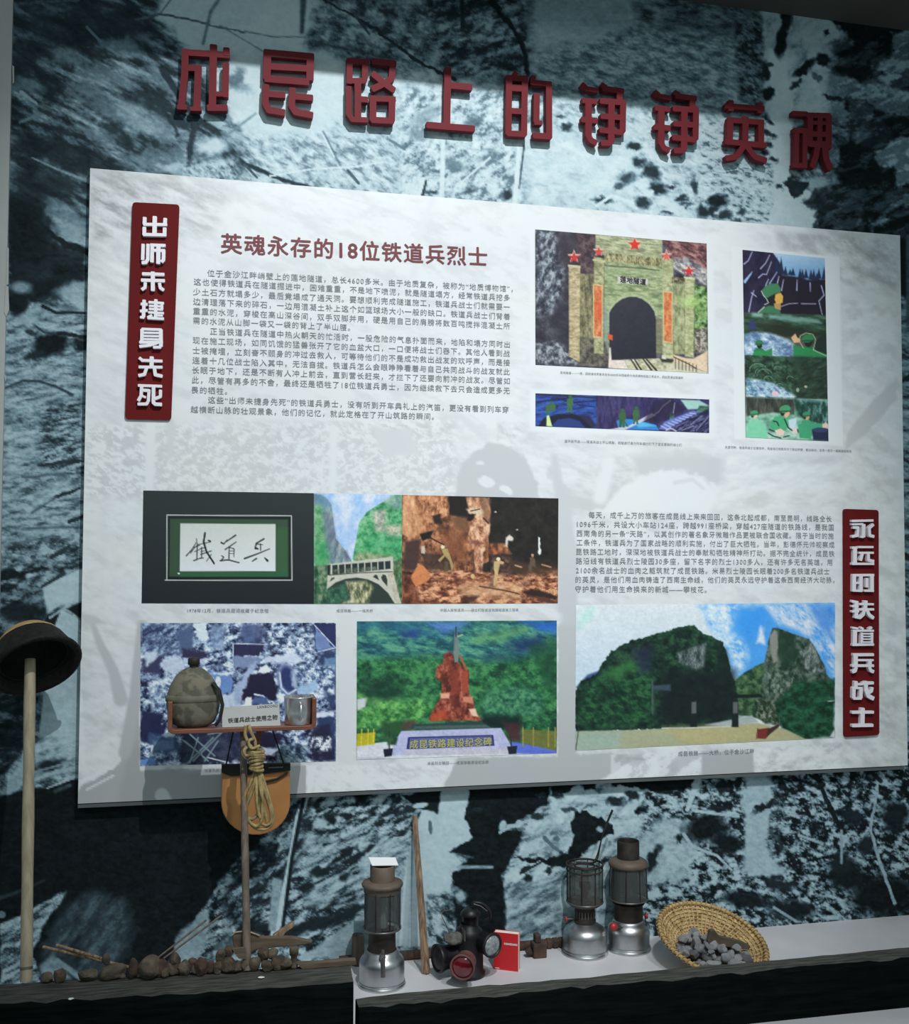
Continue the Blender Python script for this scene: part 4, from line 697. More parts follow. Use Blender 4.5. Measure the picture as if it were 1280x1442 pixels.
    P([(35,560),(150,570),(180,690),(100,760),(35,740)], (32,36,70), soft=4, rough=3); P([(80,700),(260,720),(280,800),(100,820)], (56,76,112), soft=5, rough=4); P([(110,740),(230,730),(240,790),(110,800)], (104,130,160), soft=5, rough=2, a=.7); L([(70,780),(105,770),(100,820)],3,(196,206,222)); P([(35,850),(120,840),(130,885),(35,888)], (96,126,184), soft=4)
    P([(300,660),(640,690),(640,860),(280,880),(260,820)], (34,40,62), soft=6, rough=3, a=.85)
    for a in [((300,740),(440,860)),((320,870),(470,720)),((350,860),(520,690)),((280,730),(400,820)),((380,720),(330,870)),((420,860),(500,740)),((440,700),(560,680)),((330,700),(480,830))]: L(a,2,(112,134,140))
    L([(440,840),(560,870)],1.6,(200,210,220)); P([(640,690),(880,690),(880,860),(640,860)], (28,26,50), soft=4); P([(760,770),(850,790),(840,830),(770,820)], (180,194,214), soft=3); T([(850,760),(1040,770),(1040,870),(850,870)], R_((40,56,80),(90,116,134),(160,176,186)), 6, 4, 30, 2.6, soft=4)
photo('blue toned photograph of people resting among branches and equipment', (198,877.5), (473,877), (473,1072), (197.5,1078.6), 1.2, 1.4, p_bw)

def p_monu(c):
    k = 4.129; q = lambda pts: [(490 + x / k, 860 + y / k) for x, y in pts]
    P = lambda pts, col, **w: c.poly(q(pts), col, **w); T = lambda pts, *a, **w: c.tex(q(pts), *a, **w); L = lambda pts, wd, col, **w: c.line(q(pts), wd, col, **w)
    T([(0,0),(1280,0),(1280,991),(0,991)], R_((22,58,44),(38,96,60),(70,136,84)), 11, 8, 10, 2.4)
    T([(40,50),(1230,50),(1230,230),(800,300),(500,260),(40,280)], R_((28,72,84),(52,116,112),(92,152,124)), 14, 5, 10, 2.3, soft=14)
    P([(40,55),(400,60),(560,160),(380,150),(200,90),(40,120)], (40,96,130), soft=14, a=.7, rough=4); P([(300,120),(420,110),(400,160),(320,160)], (36,60,120), soft=8, a=.8); P([(450,62),(700,62),(640,110),(540,130)], (84,120,200), soft=12, a=.8, rough=3); P([(1000,62),(1215,62),(1215,130),(1100,110)], (40,96,190), soft=12, a=.9, rough=4)
    P([(920,190),(1120,150),(1150,220),(980,240)], (24,48,92), soft=12, a=.85, rough=4); P([(720,150),(1000,90),(1050,110),(900,170),(740,190)], (110,166,100), soft=12, a=.6, rough=4); P([(760,260),(900,240),(1000,290),(800,300)], (30,70,84), soft=10, a=.6)
    T([(50,480),(300,520),(430,510),(490,560),(400,660),(50,700)], R_((40,96,52),(78,146,78),(120,184,104)), 8, 7, 0, 2.3, soft=10); T([(780,480),(1000,430),(1150,500),(1100,620),(780,620)], R_((28,72,56),(52,112,84),(84,146,104)), 8, 7, 0, 2.3, soft=10); P([(80,400),(300,420),(320,500),(120,530)], (22,52,44), soft=16, a=.7, rough=6); P([(1050,200),(1215,150),(1215,500),(1120,400)], (28,70,50), soft=12, a=.7, rough=5); P([(780,600),(1000,620),(1000,690),(780,680)], (18,34,34), soft=8, a=.9, rough=4)
    P([(50,515),(108,508),(100,560),(55,580)], (196,200,206), soft=3); P([(200,640),(380,640),(340,720),(200,740)], (40,80,50), soft=8, rough=4); P([(330,640),(400,640),(380,690),(310,690)], (86,58,58), soft=6, a=.8); P([(910,650),(1010,660),(1000,760),(930,750)], (70,40,46), soft=6, a=.9, rough=3)
    # ground, fences
    P([(50,780),(250,760),(300,830),(1215,820),(1215,991),(50,991)], (206,210,218), soft=2); P([(940,760),(1215,800),(1215,840),(960,830)], (88,110,200), soft=3); P([(60,860),(200,850),(260,870),(60,880)], (150,156,176), soft=4, a=.7)
    P([(50,715),(160,705),(155,775),(50,790)], (176,168,44), soft=2)
    for x in (80, 118, 150): L([(x,690),(x-3,780)],1.4,(206,196,60))
    P([(1015,690),(1210,700),(1210,815),(1015,770)], (104,110,56), soft=2)
    for x in (1018, 1078, 1165, 1205): L([(x,680),(x,790)],1.8,(150,140,70))
    # plinth
    P([(370,660),(780,645),(850,690),(360,690)], (44,66,66), soft=1.5); P([(310,700),(890,682),(935,760),(965,830),(240,842),(280,750)], (176,180,214), soft=1.5); P([(390,672),(800,662),(830,680),(380,688)], (70,92,90), soft=1.5)
    P([(330,810),(960,800),(965,830),(330,840)], (196,190,190), soft=4, a=.7); P([(350,735),(845,722),(852,785),(340,805)], (38,44,96), soft=1); P([(360,742),(836,730),(842,778),(352,796)], (92,100,150), soft=1)
    # red stone group
    red = R_((84,40,34),(132,64,50),(182,104,82))
    T([(470,640),(490,590),(540,500),(545,420),(510,390),(515,330),(555,300),(560,250),(600,235),(640,300),(700,345),(705,480),(730,530),(745,590),(780,640)], red, 6, 9, 10, 2.4, soft=1.5, rough=1.5)
    P([(600,345),(650,340),(645,490),(600,510)], (132,58,48), soft=3, a=.8); P([(660,350),(700,355),(695,480),(665,480)], (156,70,54), soft=2); P([(535,480),(590,478),(590,510),(540,510)], (220,160,130), soft=2.5); P([(665,500),(725,500),(725,540),(670,530)], (200,130,104), soft=2.5); P([(590,500),(650,480),(650,560),(600,560)], (90,40,36), soft=3, a=.7); P([(700,570),(740,570),(760,620),(720,610)], (226,190,166), soft=2, rough=2); P([(480,610),(560,570),(590,630),(480,645)], (176,74,50), soft=3, a=.8)
    P([(612,235),(618,150),(628,95),(640,150),(648,230),(640,300),(620,300)], (110,126,120), soft=1.4); L([(628,95),(628,150)],2,(50,60,80)); L([(640,150),(665,140)],2,(150,170,140)); L([(650,260),(690,345)],3,(150,90,70)); P([(585,200),(618,150),(618,230)], (40,70,90), soft=3, a=.7); L([(560,260),(600,320)],4,(120,56,46))
    P([(205,805),(262,800),(255,845),(212,850)], (28,34,48), soft=1); P([(925,790),(985,785),(978,832),(935,835)], (30,36,46), soft=1); L([(240,800),(240,700)],2,(40,60,40)); T([(225,740),(290,740),(280,780),(230,780)], R_((24,50,40),(44,80,54),(70,110,70)), 4, 4, 0, 2, soft=3); L([(950,785),(945,720)],2,(50,50,40))
photo('photograph of a red stone monument before green hills', (502.6,875), (784,873.8), (784,1060.5), (502,1070), 1.1, 1.22, p_monu)

def p_karst(c):
    k = 3.325; q = lambda pts: [(800 + x / k, 845 + y / k) for x, y in pts]
    P = lambda pts, col, **w: c.poly(q(pts), col, **w); T = lambda pts, *a, **w: c.tex(q(pts), *a, **w); L = lambda pts, wd, col, **w: c.line(q(pts), wd, col, **w)
    P([(0,0),(1280,0),(1280,731),(0,731)], (204,216,222)); c.grad(q([(0,0),(700,0),(700,450),(0,450)]), q([(0,20)])[0], (204,212,216), q([(0,350)])[0], (186,204,218))
    P([(60,60),(130,20),(110,90),(40,140)], (170,214,206), soft=10, a=.7)
    P([(640,15),(1255,15),(1255,400),(780,360),(740,220),(680,120)], (72,150,220), soft=20, rough=6); T([(600,15),(800,15),(790,100),(850,280),(800,350),(740,220),(660,120)], R_((90,160,224),(170,200,226),(214,222,230)), 14, 10, 40, 2.2, soft=12); P([(780,60),(920,30),(930,110),(850,190),(760,160)], (56,142,224), soft=14, a=.8, rough=5)
    T([(920,20),(1120,15),(1255,60),(1255,370),(1180,250),(1080,140),(980,110)], R_((80,150,220),(160,190,220),(210,214,224)), 16, 8, 50, 2.2, soft=8); P([(1120,20),(1250,30),(1240,190),(1170,120)], (64,130,210), soft=12, a=.8, rough=4); P([(880,200),(905,120),(915,130),(925,210)], (214,216,226), soft=5, a=.9, rough=3)
    P([(35,410),(90,350),(145,330),(140,420)], (60,84,130), soft=3)
    dk = R_((14,30,26),(24,50,40),(44,78,56))
    big = [(30,620),(30,430),(60,380),(130,350),(160,300),(200,240),(290,190),(400,165),(480,140),(540,120),(590,118),(630,155),(720,190),(745,250),(760,320),(785,390),(800,460),(800,600),(560,600)]
    T(big, dk, 8, 7, 10, 2.2, soft=1.4, rough=2.5, rs=5); T([(150,340),(290,280),(400,330),(400,560),(100,610),(40,560),(60,450)], R_((16,38,30),(24,60,42),(46,92,58)), 9, 6, 20, 2.3, soft=8); P([(170,340),(290,280),(340,310),(200,380)], (56,110,62), soft=10, a=.7, rough=4)
    T([(510,250),(600,215),(645,205),(635,310),(600,330),(520,290)], R_((40,56,56),(84,96,96),(128,138,138)), 4, 9, 10, 2.4, soft=5); P([(300,220),(400,220),(380,340),(330,340)], (36,40,66), soft=12, a=.7, rough=4); P([(430,320),(780,330),(800,560),(420,590)], (17,26,28), soft=16, a=.8); P([(680,190),(740,230),(780,400),(700,330)], (20,34,32), soft=8, a=.6); L([(395,380),(395,530)],2,(76,86,90),soft=2); P([(395,400),(480,395),(480,425),(400,420)], (66,80,100), soft=3, a=.8)
    T([(785,370),(860,320),(920,290),(940,440),(920,560),(800,540),(790,440)], R_((30,56,40),(56,88,58),(90,116,80)), 6, 6, 0, 2.2, soft=2, rough=2)
    T([(915,300),(940,180),(955,130),(980,128),(1060,160),(1130,180),(1180,260),(1215,350),(1250,390),(1250,480),(900,520)], R_((26,44,38),(52,72,60),(96,110,100)), 6, 8, 20, 2.4, soft=1.4, rough=2)
    P([(945,170),(965,140),(985,150),(985,280),(965,295),(950,250)], (130,132,124), soft=2.5, rough=1.5); T([(1080,240),(1140,200),(1200,330),(1160,350),(1110,320)], R_((40,60,54),(96,108,104),(146,152,148)), 4, 9, 20, 2.4, soft=4); P([(985,140),(1060,165),(1080,260),(1010,330),(985,260)], (30,56,44), soft=6, a=.8, rough=3); T([(920,330),(1060,340),(1060,420),(930,450)], R_((30,50,42),(70,90,78),(120,134,124)), 4, 7, 0, 2.4, soft=6)
    T([(1060,390),(1250,370),(1250,640),(1100,655),(1000,600),(960,500)], R_((14,42,30),(24,66,46),(42,92,64)), 8, 6, 0, 2.2, soft=5, rough=3); T([(870,460),(960,470),(1000,590),(920,580),(880,540)], R_((24,44,34),(56,74,56),(130,136,120)), 4, 6, 0, 2.4, soft=3)
    # river, railway bridge, boat
    P([(30,615),(330,608),(560,596),(880,575),(1000,600),(1110,650),(1250,650),(1250,690),(30,705)], (156,160,132), soft=2); P([(450,600),(880,580),(1080,640),(560,680)], (172,162,116), soft=12, a=.8); P([(30,620),(250,615),(240,700),(30,705)], (146,168,158), soft=8, a=.8); P([(640,585),(860,540),(890,570),(760,592)], (156,166,166), soft=2.5)
    L([(440,600),(600,598),(760,592)],1.2,(190,196,190)); P([(430,455),(900,440),(910,455),(430,470)], (20,30,32), soft=2); 
    for x in (588, 782): P([(x-14,470),(x+14,470),(x+16,595),(x-16,595)], (24,32,34), soft=1.5); P([(x-10,478),(x+12,476),(x+12,530),(x-10,532)], (92,94,96), soft=2)
    P([(885,605),(940,598),(960,610),(925,650),(885,648)], (112,44,40), soft=1.4); P([(935,605),(985,580),(990,592),(930,640)], (56,44,40), soft=1.4); L([(880,650),(888,600)],1,(80,60,50)); P([(1225,640),(1250,600),(1250,645)], (190,196,196), soft=2); L([(1215,475),(1250,470)],1,(180,190,190)); L([(36,700),(50,600)],1.2,(40,56,50))
photo('wide photograph of dark limestone hills, river and railway bridge', (811,852), (1176,848.5), (1176,1039), (810,1057), 1.25, 1.28, p_karst, gr=.6)
# ------------------------------------------------------------------ printed text
def text_mesh(body, spacing=1.0, offset=0.0, res=2):
    cu = bpy.data.curves.new('t', 'FONT'); cu.body = body; cu.space_character = spacing; cu.resolution_u = res
    o = bpy.data.objects.new('t', cu); COL.objects.link(o); bpy.context.view_layer.update()
    me = o.evaluated_get(bpy.context.evaluated_depsgraph_get()).to_mesh()
    v = np.array([q.co[:2] for q in me.vertices]).reshape(-1, 2); f = [tuple(p.vertices) for p in me.polygons]
    o.evaluated_get(bpy.context.evaluated_depsgraph_get()).to_mesh_clear()
    bpy.data.objects.remove(o); bpy.data.curves.remove(cu); return v, f
def text_lines(name, lines, mat, parent, y, offset=0.0, spacing=1.16, hscale=1.0):
    """lines: (text, left x, left y, right x, right y): pixel ends of the middle line of the characters"""
    mb = MB()
    for body, xl, yl, xr, yr in lines:
        v, f = text_mesh(body, spacing, offset)
        a, b = on_y(xl, yl, y), on_y(xr, yr, y); d = b - a; ln = np.hypot(d[0], d[2]); ex = np.array([d[0], 0, d[2]]) / ln; ez = np.array([-ex[2], 0, ex[0]])
        x0, x1 = v[:, 0].min(), v[:, 0].max(); s = ln / (x1 - x0)
        pts = a + np.outer((v[:, 0] - x0) * s, ex) + np.outer((v[:, 1] - .36) * s * hscale, ez)
        for j, (dx, dz) in enumerate([(0, 0)] if not offset else [(0, 0), (offset, 0), (-offset, 0), (0, offset * .7), (0, -offset * .7)]):
            mb.add(pts + dx * s * ex + dz * s * ez + np.array([0, -.00006 * j, 0]), f)
    return obj(name, mb, mat, parent)
TY = BY - .0022
text_lines('heading_text', [('英魂永存的18位铁道兵烈士', 311.5, 343, 685.5, 362.5)], M['heading_ink'], board, TY, .022, 1.12)
text_lines('paragraph_text', [
 ('位于金沙江畔峭壁上的莲地隧道，总长4600多米。由于地质复杂，被称为“地质博物馆”，', 292, 384.5, 722, 407),
 ('这也使得铁道兵在隧道掘进中，困难重重，不是地下喷泥，就是隧道塌方，经常铁道兵挖多', 273, 396.6, 718, 419.5),
 ('少土石方就塌多少，最后竟塌成了通天洞。要想顺利完成隧道施工，铁道兵战士们就需要一', 272, 410.8, 718, 432.6),
 ('边清理落下来的碎石，一边用混凝土补上这个如篮球场大小一般的缺口。铁道兵战士们背着', 272, 424.5, 718, 446),
 ('重重的水泥，穿梭在高山深谷间，双手双脚并用，硬是用自己的肩膀将数百吨搅拌混凝土所', 272, 438, 718, 459.5),
 ('需的水泥从山脚一袋又一袋的背上了半山腰。', 272, 451.3, 493, 461.5),
 ('正当铁道兵在隧道中热火朝天的忙活时，一股危险的气息扑面而来，地陷和塌方同时出', 296, 466.4, 718, 485.2),
 ('现在施工现场，如同饥饿的猛兽张开了它的血盆大口，一口便将战士们吞下。其他人看到战', 271.5, 479.2, 718, 498),
 ('士被掩埋，立刻奋不顾身的冲过去救人，可等待他们的不是成功救出战友的欢呼声，而是接', 271.5, 493.3, 718, 510.8),
 ('连着十几位战士陷入其中，无法自拔。铁道兵怎么会眼睁睁看着与自己共同战斗的战友就此', 271, 507.3, 718, 523.8),
 ('长眠于地下，还是不断有人冲上前去，直到营长赶来，才拦下了还要向前冲的战友。尽管如', 270.5, 521, 718, 536.6),
 ('此，尽管有再多的不舍，最终还是牺牲了18位铁道兵勇士，因为继续救下去只会造成更多无', 270, 535, 718, 550.3),
 ('畏的牺牲。', 269.5, 549, 320, 551),
 ('这些“出师未捷身先死”的铁道兵勇士，没有听到开车典礼上的汽笛，更没有看到列车穿', 293, 563, 716, 577),
 ('越横断山脉的壮观景象，他们的记忆，就此定格在了开山筑路的瞬间。', 268.5, 576.5, 611, 586.8)], M['print_ink'], board, TY)
text_lines('paragraph_text', [
 ('每天，成千上万的旅客在成昆线上来来回回，这条北起成都，南至昆明，线路全长', 829, 725, 1171, 730.8),
 ('1096千米，共设大小车站124座，跨越991座桥梁，穿越427座隧道的铁路线，是我国', 812.5, 738, 1174, 742.8),
 ('西南角的另一条“天路”，以其创作的著名象牙微雕作品更被联合国收藏。限于当时的施', 812, 751, 1174, 754.8),
 ('工条件，铁道兵为了国家战略的顺利实施，付出了巨大牺牲。当年，彭德怀元帅视察成', 812, 764, 1175, 767.2),
 ('昆铁路工地时，深深地被铁道兵战士的奉献和牺牲精神所打动。据不完全统计，成昆铁', 811.5, 777, 1175, 779.8),
 ('路沿线有铁道兵烈士陵园30多座，留下名字的烈士1300多人，还有许多无名英雄，用', 811, 790, 1172, 792),
 ('2100余名战士的血肉之躯筑就了成昆铁路。米易烈士陵园长眠着200多名铁道兵战士', 811, 803.2, 1168, 804.6),
 ('的英灵，是他们用血肉铸造了西南生命线，他们的英灵永远守护着这条西南经济大动脉，', 810.5, 816.2, 1175, 816.8),
 ('守护着他们用生命换来的新城——攀枝花。', 810, 829.6, 995, 830.4)], M['print_ink'], board, TY)
CAPTIONS = [
 ('莲地隧道——一座，因隧道地质复杂总长4600多米而被称为地质博物馆施工难度大，因此而通过隧道的', 789, 524.5, 962, 532),
 ('连环画节选——铁道兵战士开山筑路，把隧道打通为列车通行打下了坚实基础的战士们', 795, 621, 960, 626.5),
 ('大渡河畔，铁道兵战士在激流中，用身体打桩筑坝为了架设桥墩，搬运器材，攻克一座又一座隧道和桥梁', 1021, 629.5, 1199, 635.5),
 ('1978年12月，铁道兵题词收藏于纪念馆', 264, 859.8, 378, 860.2), ('成昆铁路——一线天桥', 474, 860, 525, 860),
 ('中国人民铁道兵——战士们在成昆铁路隧道施工现场', 620, 859.2, 730, 858.8), ('铁道兵战士在施工间隙', 288, 1085, 340, 1083.5),
 ('米易烈士陵园——成昆铁路建设纪念碑', 602, 1075, 688, 1073), ('成昆铁路——大桥，位于金沙江畔', 955, 1061.5, 1062, 1057.5)]
for cap in CAPTIONS: text_lines('caption_text', [cap], M['print_ink'], board, TY, 0, 1.1)
M['gold_ink'] = pmat('pale_gold_ink', (.52, .50, .16), (.46, .44, .14), 6)
text_lines('monument_inscription', [('成昆铁路建设纪念碑', 577, 1048.6, 692, 1044.4)], M['gold_ink'], board, TY, .02, 1.08)
M['black_ink'] = pmat('black_print_ink', (.03, .03, .03), (.02, .02, .02), 6)
text_lines('tunnel_name', [('莲地隧道', 873.5, 393.2, 909.5, 397.2)], M['black_ink'], board, TY, .03, 1.05)

# ------------------------------------------------------------------ raised lettering
def strokes(mb, px_strokes, yf, yb):
    """flat-ended strokes given in pixels of the photograph, cut out of a sheet between the planes yf and yb"""
    k_ = 0
    for pts, w in px_strokes:
        ctr = [on_y(x, y, yf) for x, y in pts]; hw = w * mpp(ctr[0]) / 2
        C2 = [np.array([p[0], p[2]]) for p in ctr]
        def pr(poly):
            nonlocal k_; k_ += 1; e = .00012 * k_
            mb.prism([(p[0], yf - e, p[1]) for p in poly], (0, yb - yf + e * 1.5, 0))
        for i in range(len(C2) - 1):
            d = C2[i+1] - C2[i]; d = d / (np.linalg.norm(d) + 1e-12); n = np.array([-d[1], d[0]]); b = hw * .28
            a0, a1 = C2[i] - d * hw * .25, C2[i+1] + d * hw * .25
            pr([a0 + n*(hw-b), a0 + d*b + n*hw, a1 - d*b + n*hw, a1 + n*(hw-b), a1 - n*(hw-b), a1 - d*b - n*hw, a0 + d*b - n*hw, a0 - n*(hw-b)])
        for i in range(1, len(C2) - 1):
            pr([C2[i] + hw * np.array([math.cos(t * math.pi / 6), math.sin(t * math.pi / 6)]) for t in range(12)])
def tr(sts, ox, oy, k, wk=None, dx=0, dy=0):
    return [([(ox + dx + x / k, oy + dy + y / k) for x, y in p], w / k) for p, w in sts]
c1 = (235, 50, 5.818); c2 = (475, 70, 6.095); c3 = (700, 85, 6.737); c4 = (910, 115, 7.11); c5 = (1100, 140, 13.11)
zheng = [([(805,225),(845,262)],52),([(845,266),(958,285)],46),([(812,380),(945,392)],52),([(868,385),(868,720)],64),([(805,560),(948,572)],56),([(868,715),(892,760),(942,782)],56),
         ([(990,230),(1035,262)],52),([(1005,266),(1198,292)],52),([(1165,290),(1160,390)],58),([(980,385),(1215,402)],56),([(1196,395),(1190,675)],60),([(1085,390),(1082,770)],64),([(985,530),(1205,545)],54),([(975,662),(1190,685)],54),([(1085,765),(1070,785),(990,785)],54)]
TITLE = [
 ('成', 'first', tr([([(128,135),(510,160)],52),([(150,120),(146,320),(118,590)],56),([(88,585),(160,588)],42),([(150,265),(270,265)],52),([(258,250),(245,600)],56),([(195,600),(280,602)],36),([(382,80),(372,600)],60),([(335,592),(492,592)],54),([(487,105),(490,160)],52),([(484,230),(478,500)],54),([(390,480),(490,482)],40)], *c1)),
 ('昆', 'second', tr([([(800,140),(1200,175)],62),([(806,250),(1195,272)],54),([(806,352),(1160,380)],58),([(825,120),(818,350)],62),([(1176,160),(1172,360)],60),([(812,405),(805,560)],54),([(815,478),(965,488)],52),([(805,550),(835,610),(962,632)],56),([(1030,435),(1022,580)],54),([(1035,498),(1192,512)],52),([(1022,575),(1055,628),(1192,655)],56)], *c1)),
 ('路', 'third', tr([([(85,95),(268,105)],52),([(106,85),(104,285)],52),([(242,90),(236,230)],54),([(90,265),(225,268),(240,235)],48),([(98,318),(98,560)],50),([(98,550),(130,598),(258,604)],46),([(176,285),(176,590)],58),([(182,425),(258,430)],52),([(300,98),(500,120)],54),([(476,125),(465,250),(395,295),(300,340)],54),([(302,205),(390,280),(485,350)],56),([(285,420),(495,428)],50),([(305,415),(305,610)],58),([(470,420),(465,610)],58),([(295,605),(475,614)],54)], *c2)),
 ('上', 'fourth', tr([([(950,158),(940,640)],60),([(960,305),(1152,322)],56),([(770,645),(1175,678)],56)], *c2)),
 ('的', 'fifth', tr([([(180,112),(150,160)],48),([(90,165),(288,172)],56),([(114,180),(108,700)],60),([(264,180),(256,705)],60),([(110,258),(262,268)],62),([(110,478),(262,486)],56),([(100,692),(268,700)],56),([(345,150),(335,205)],50),([(322,208),(512,225)],50),([(492,210),(494,735)],60),([(345,712),(505,724)],58),([(376,318),(372,585)],60),([(355,590),(425,594)],44)], *c3)),
 ('铮', 'sixth', tr(zheng, *c3)),
 ('铮', 'seventh', tr(zheng, *c3, dx=102.6, dy=10.6)),
 ('英', 'eighth', tr([([(795,240),(1180,268)],54),([(850,190),(850,285)],58),([(1140,215),(1140,310)],58),([(822,382),(1175,408)],56),([(996,355),(990,640)],66),([(842,385),(836,595)],66),([(1150,400),(1150,620)],64),([(796,600),(1200,640)],58),([(980,640),(900,752),(800,768)],58),([(1000,640),(1090,755),(1200,790)],60)], *c4)),
 ('魂', 'last', tr([([(215,255),(480,268)],95),([(240,570),(480,580)],100),([(290,540),(280,1220)],100),([(445,560),(435,1220)],95),([(225,1215),(470,1225)],90),([(480,290),(900,300)],100),([(540,270),(535,860)],110),([(720,270),(710,820)],100),([(880,290),(875,900)],120),([(540,430),(880,440)],70),([(540,640),(880,650)],100),([(530,820),(890,840)],120),([(680,820),(640,1050),(570,1250)],110),([(800,830),(830,1100),(910,1290)],130)], *c5))]
TYF, TYB = -.031, -.012
for ch, nth, sts in TITLE:
    xs = [q[0] for p, w in sts for q in p]; ys = [q[1] for p, w in sts for q in p]
    base = on_y((min(xs) + max(xs)) / 2, max(ys), 0)
    t = thing('raised_character', f'raised dark red Chinese character {ch} on the mural wall, {nth} character of the title row', 'raised letter', (base[0], -.001, base[2]), 'raised red title characters')
    mb = MB(); strokes(mb, sts, TYF, TYB); obj('character_body', mb, M['red_letter'], t)
    for p, w in sorted(sts, key=lambda s: -math.dist(s[0][0], s[0][-1]))[:3]:
        q = on_y((p[0][0] + p[-1][0]) / 2, (p[0][1] + p[-1][1]) / 2, TYB)
        if len(p) > 2: q = on_y(*p[len(p) // 2], TYB)
        mb = MB(); mb.tube([(q[0], TYB - .002, q[2]), (q[0], -.0005, q[2])], .004, 8); obj('mounting_pin', mb, M['board_edge'], t)

def plaque(label, q, chars):
    ins = [on_y(x, y, BY - .008) for x, y in q]; r = .010; poly = []
    for i in range(4):
        p, a, b = ins[i], ins[i-1], ins[(i+1) % 4]; da = (a - p) / np.linalg.norm(a - p); db = (b - p) / np.linalg.norm(b - p)
        for t in np.linspace(0, 1, 5):
            A, B_ = p + da * r, p + db * r; poly.append(tuple((1-t)**2 * A + 2*t*(1-t) * p + t*t * B_))
    mb = MB(); mb.prism(poly, (0, .0065, 0)); pl = obj('title_plaque', mb, M['plaque_red'], board); pl['label'] = label
    for ch, sts in chars:
        mb = MB(); strokes(mb, sts, BY - .019, BY - .0078); o = obj('raised_letter', mb, M['letter_white'], pl); o['label'] = f'white raised character {ch}'
p6 = (170, 280, 9.01); p7 = (170, 430, 8.48)
plaque('dark red vertical plaque, left of the heading, seven white characters', [(186.5,284.5),(252.8,288),(241,591.5),(176,590)], [
 ('出', tr([([(305,235),(300,320)],46),([(565,248),(560,325)],46),([(290,322),(585,326)],38),([(432,225),(428,450)],54),([(300,360),(298,455)],46),([(558,370),(555,458)],46),([(285,452),(575,458)],40)], *p6)),
 ('师', tr([([(284,575),(278,770)],42),([(346,575),(342,770),(318,808),(270,810)],42),([(378,585),(565,592)],38),([(400,600),(396,800)],46),([(478,600),(476,820)],52),([(385,652),(560,658)],40),([(545,655),(542,775),(520,800)],44)], *p6)),
 ('未', tr([([(275,950),(550,958)],40),([(262,1030),(556,1038)],42),([(407,928),(407,1162)],50),([(312,1062),(308,1125),(268,1150)],40),([(492,1070),(502,1130),(545,1158)],40)], *p6)),
 ('捷', [([(203,422.5),(202,446)],4.8),([(198.5,428),(207.5,428.5)],4),([(197.5,438),(207.5,437)],4),([(197.5,446.5),(203,447)],3.6),([(209.5,425.5),(230.5,427)],3.6),([(210,430.6),(229,431.6)],3.2),([(210,435),(229,436)],3.2),([(209,439.8),(230.5,441)],3.2),([(219.5,422),(219,446)],4.6),([(228,427),(228,436)],3.8),([(208,447),(214,444)],3.6),([(208,447.6),(230.5,449)],3.8),([(220,444),(229,444.6)],3)]),
 ('身', tr([([(252,282),(485,290)],32),([(255,285),(252,440)],40),([(478,290),(480,490)],44),([(255,325),(480,330)],26),([(255,365),(480,370)],26),([(255,402),(480,408)],26),([(225,440),(500,440)],36),([(450,440),(350,475),(225,490)],36),([(390,500),(480,500)],34)], *p7)),
 ('先', tr([([(222,625),(258,655)],34),([(245,655),(495,665)],34),([(370,615),(368,740)],48),([(218,735),(495,738)],34),([(312,740),(282,825),(215,838)],38),([(402,740),(412,828),(495,846)],40)], *p7)),
 ('死', tr([([(208,955),(490,965)],32),([(250,970),(242,1080),(210,1138)],38),([(262,1012),(338,1016),(330,1140),(310,1178),(205,1178)],36),([(255,1080),(300,1100)],26),([(392,975),(390,1160),(412,1180),(488,1184)],42),([(475,1012),(474,1090),(400,1118)],36)], *p7))])
p8 = (1180, 710, 8.48); p9 = (1180, 870, 8.243)
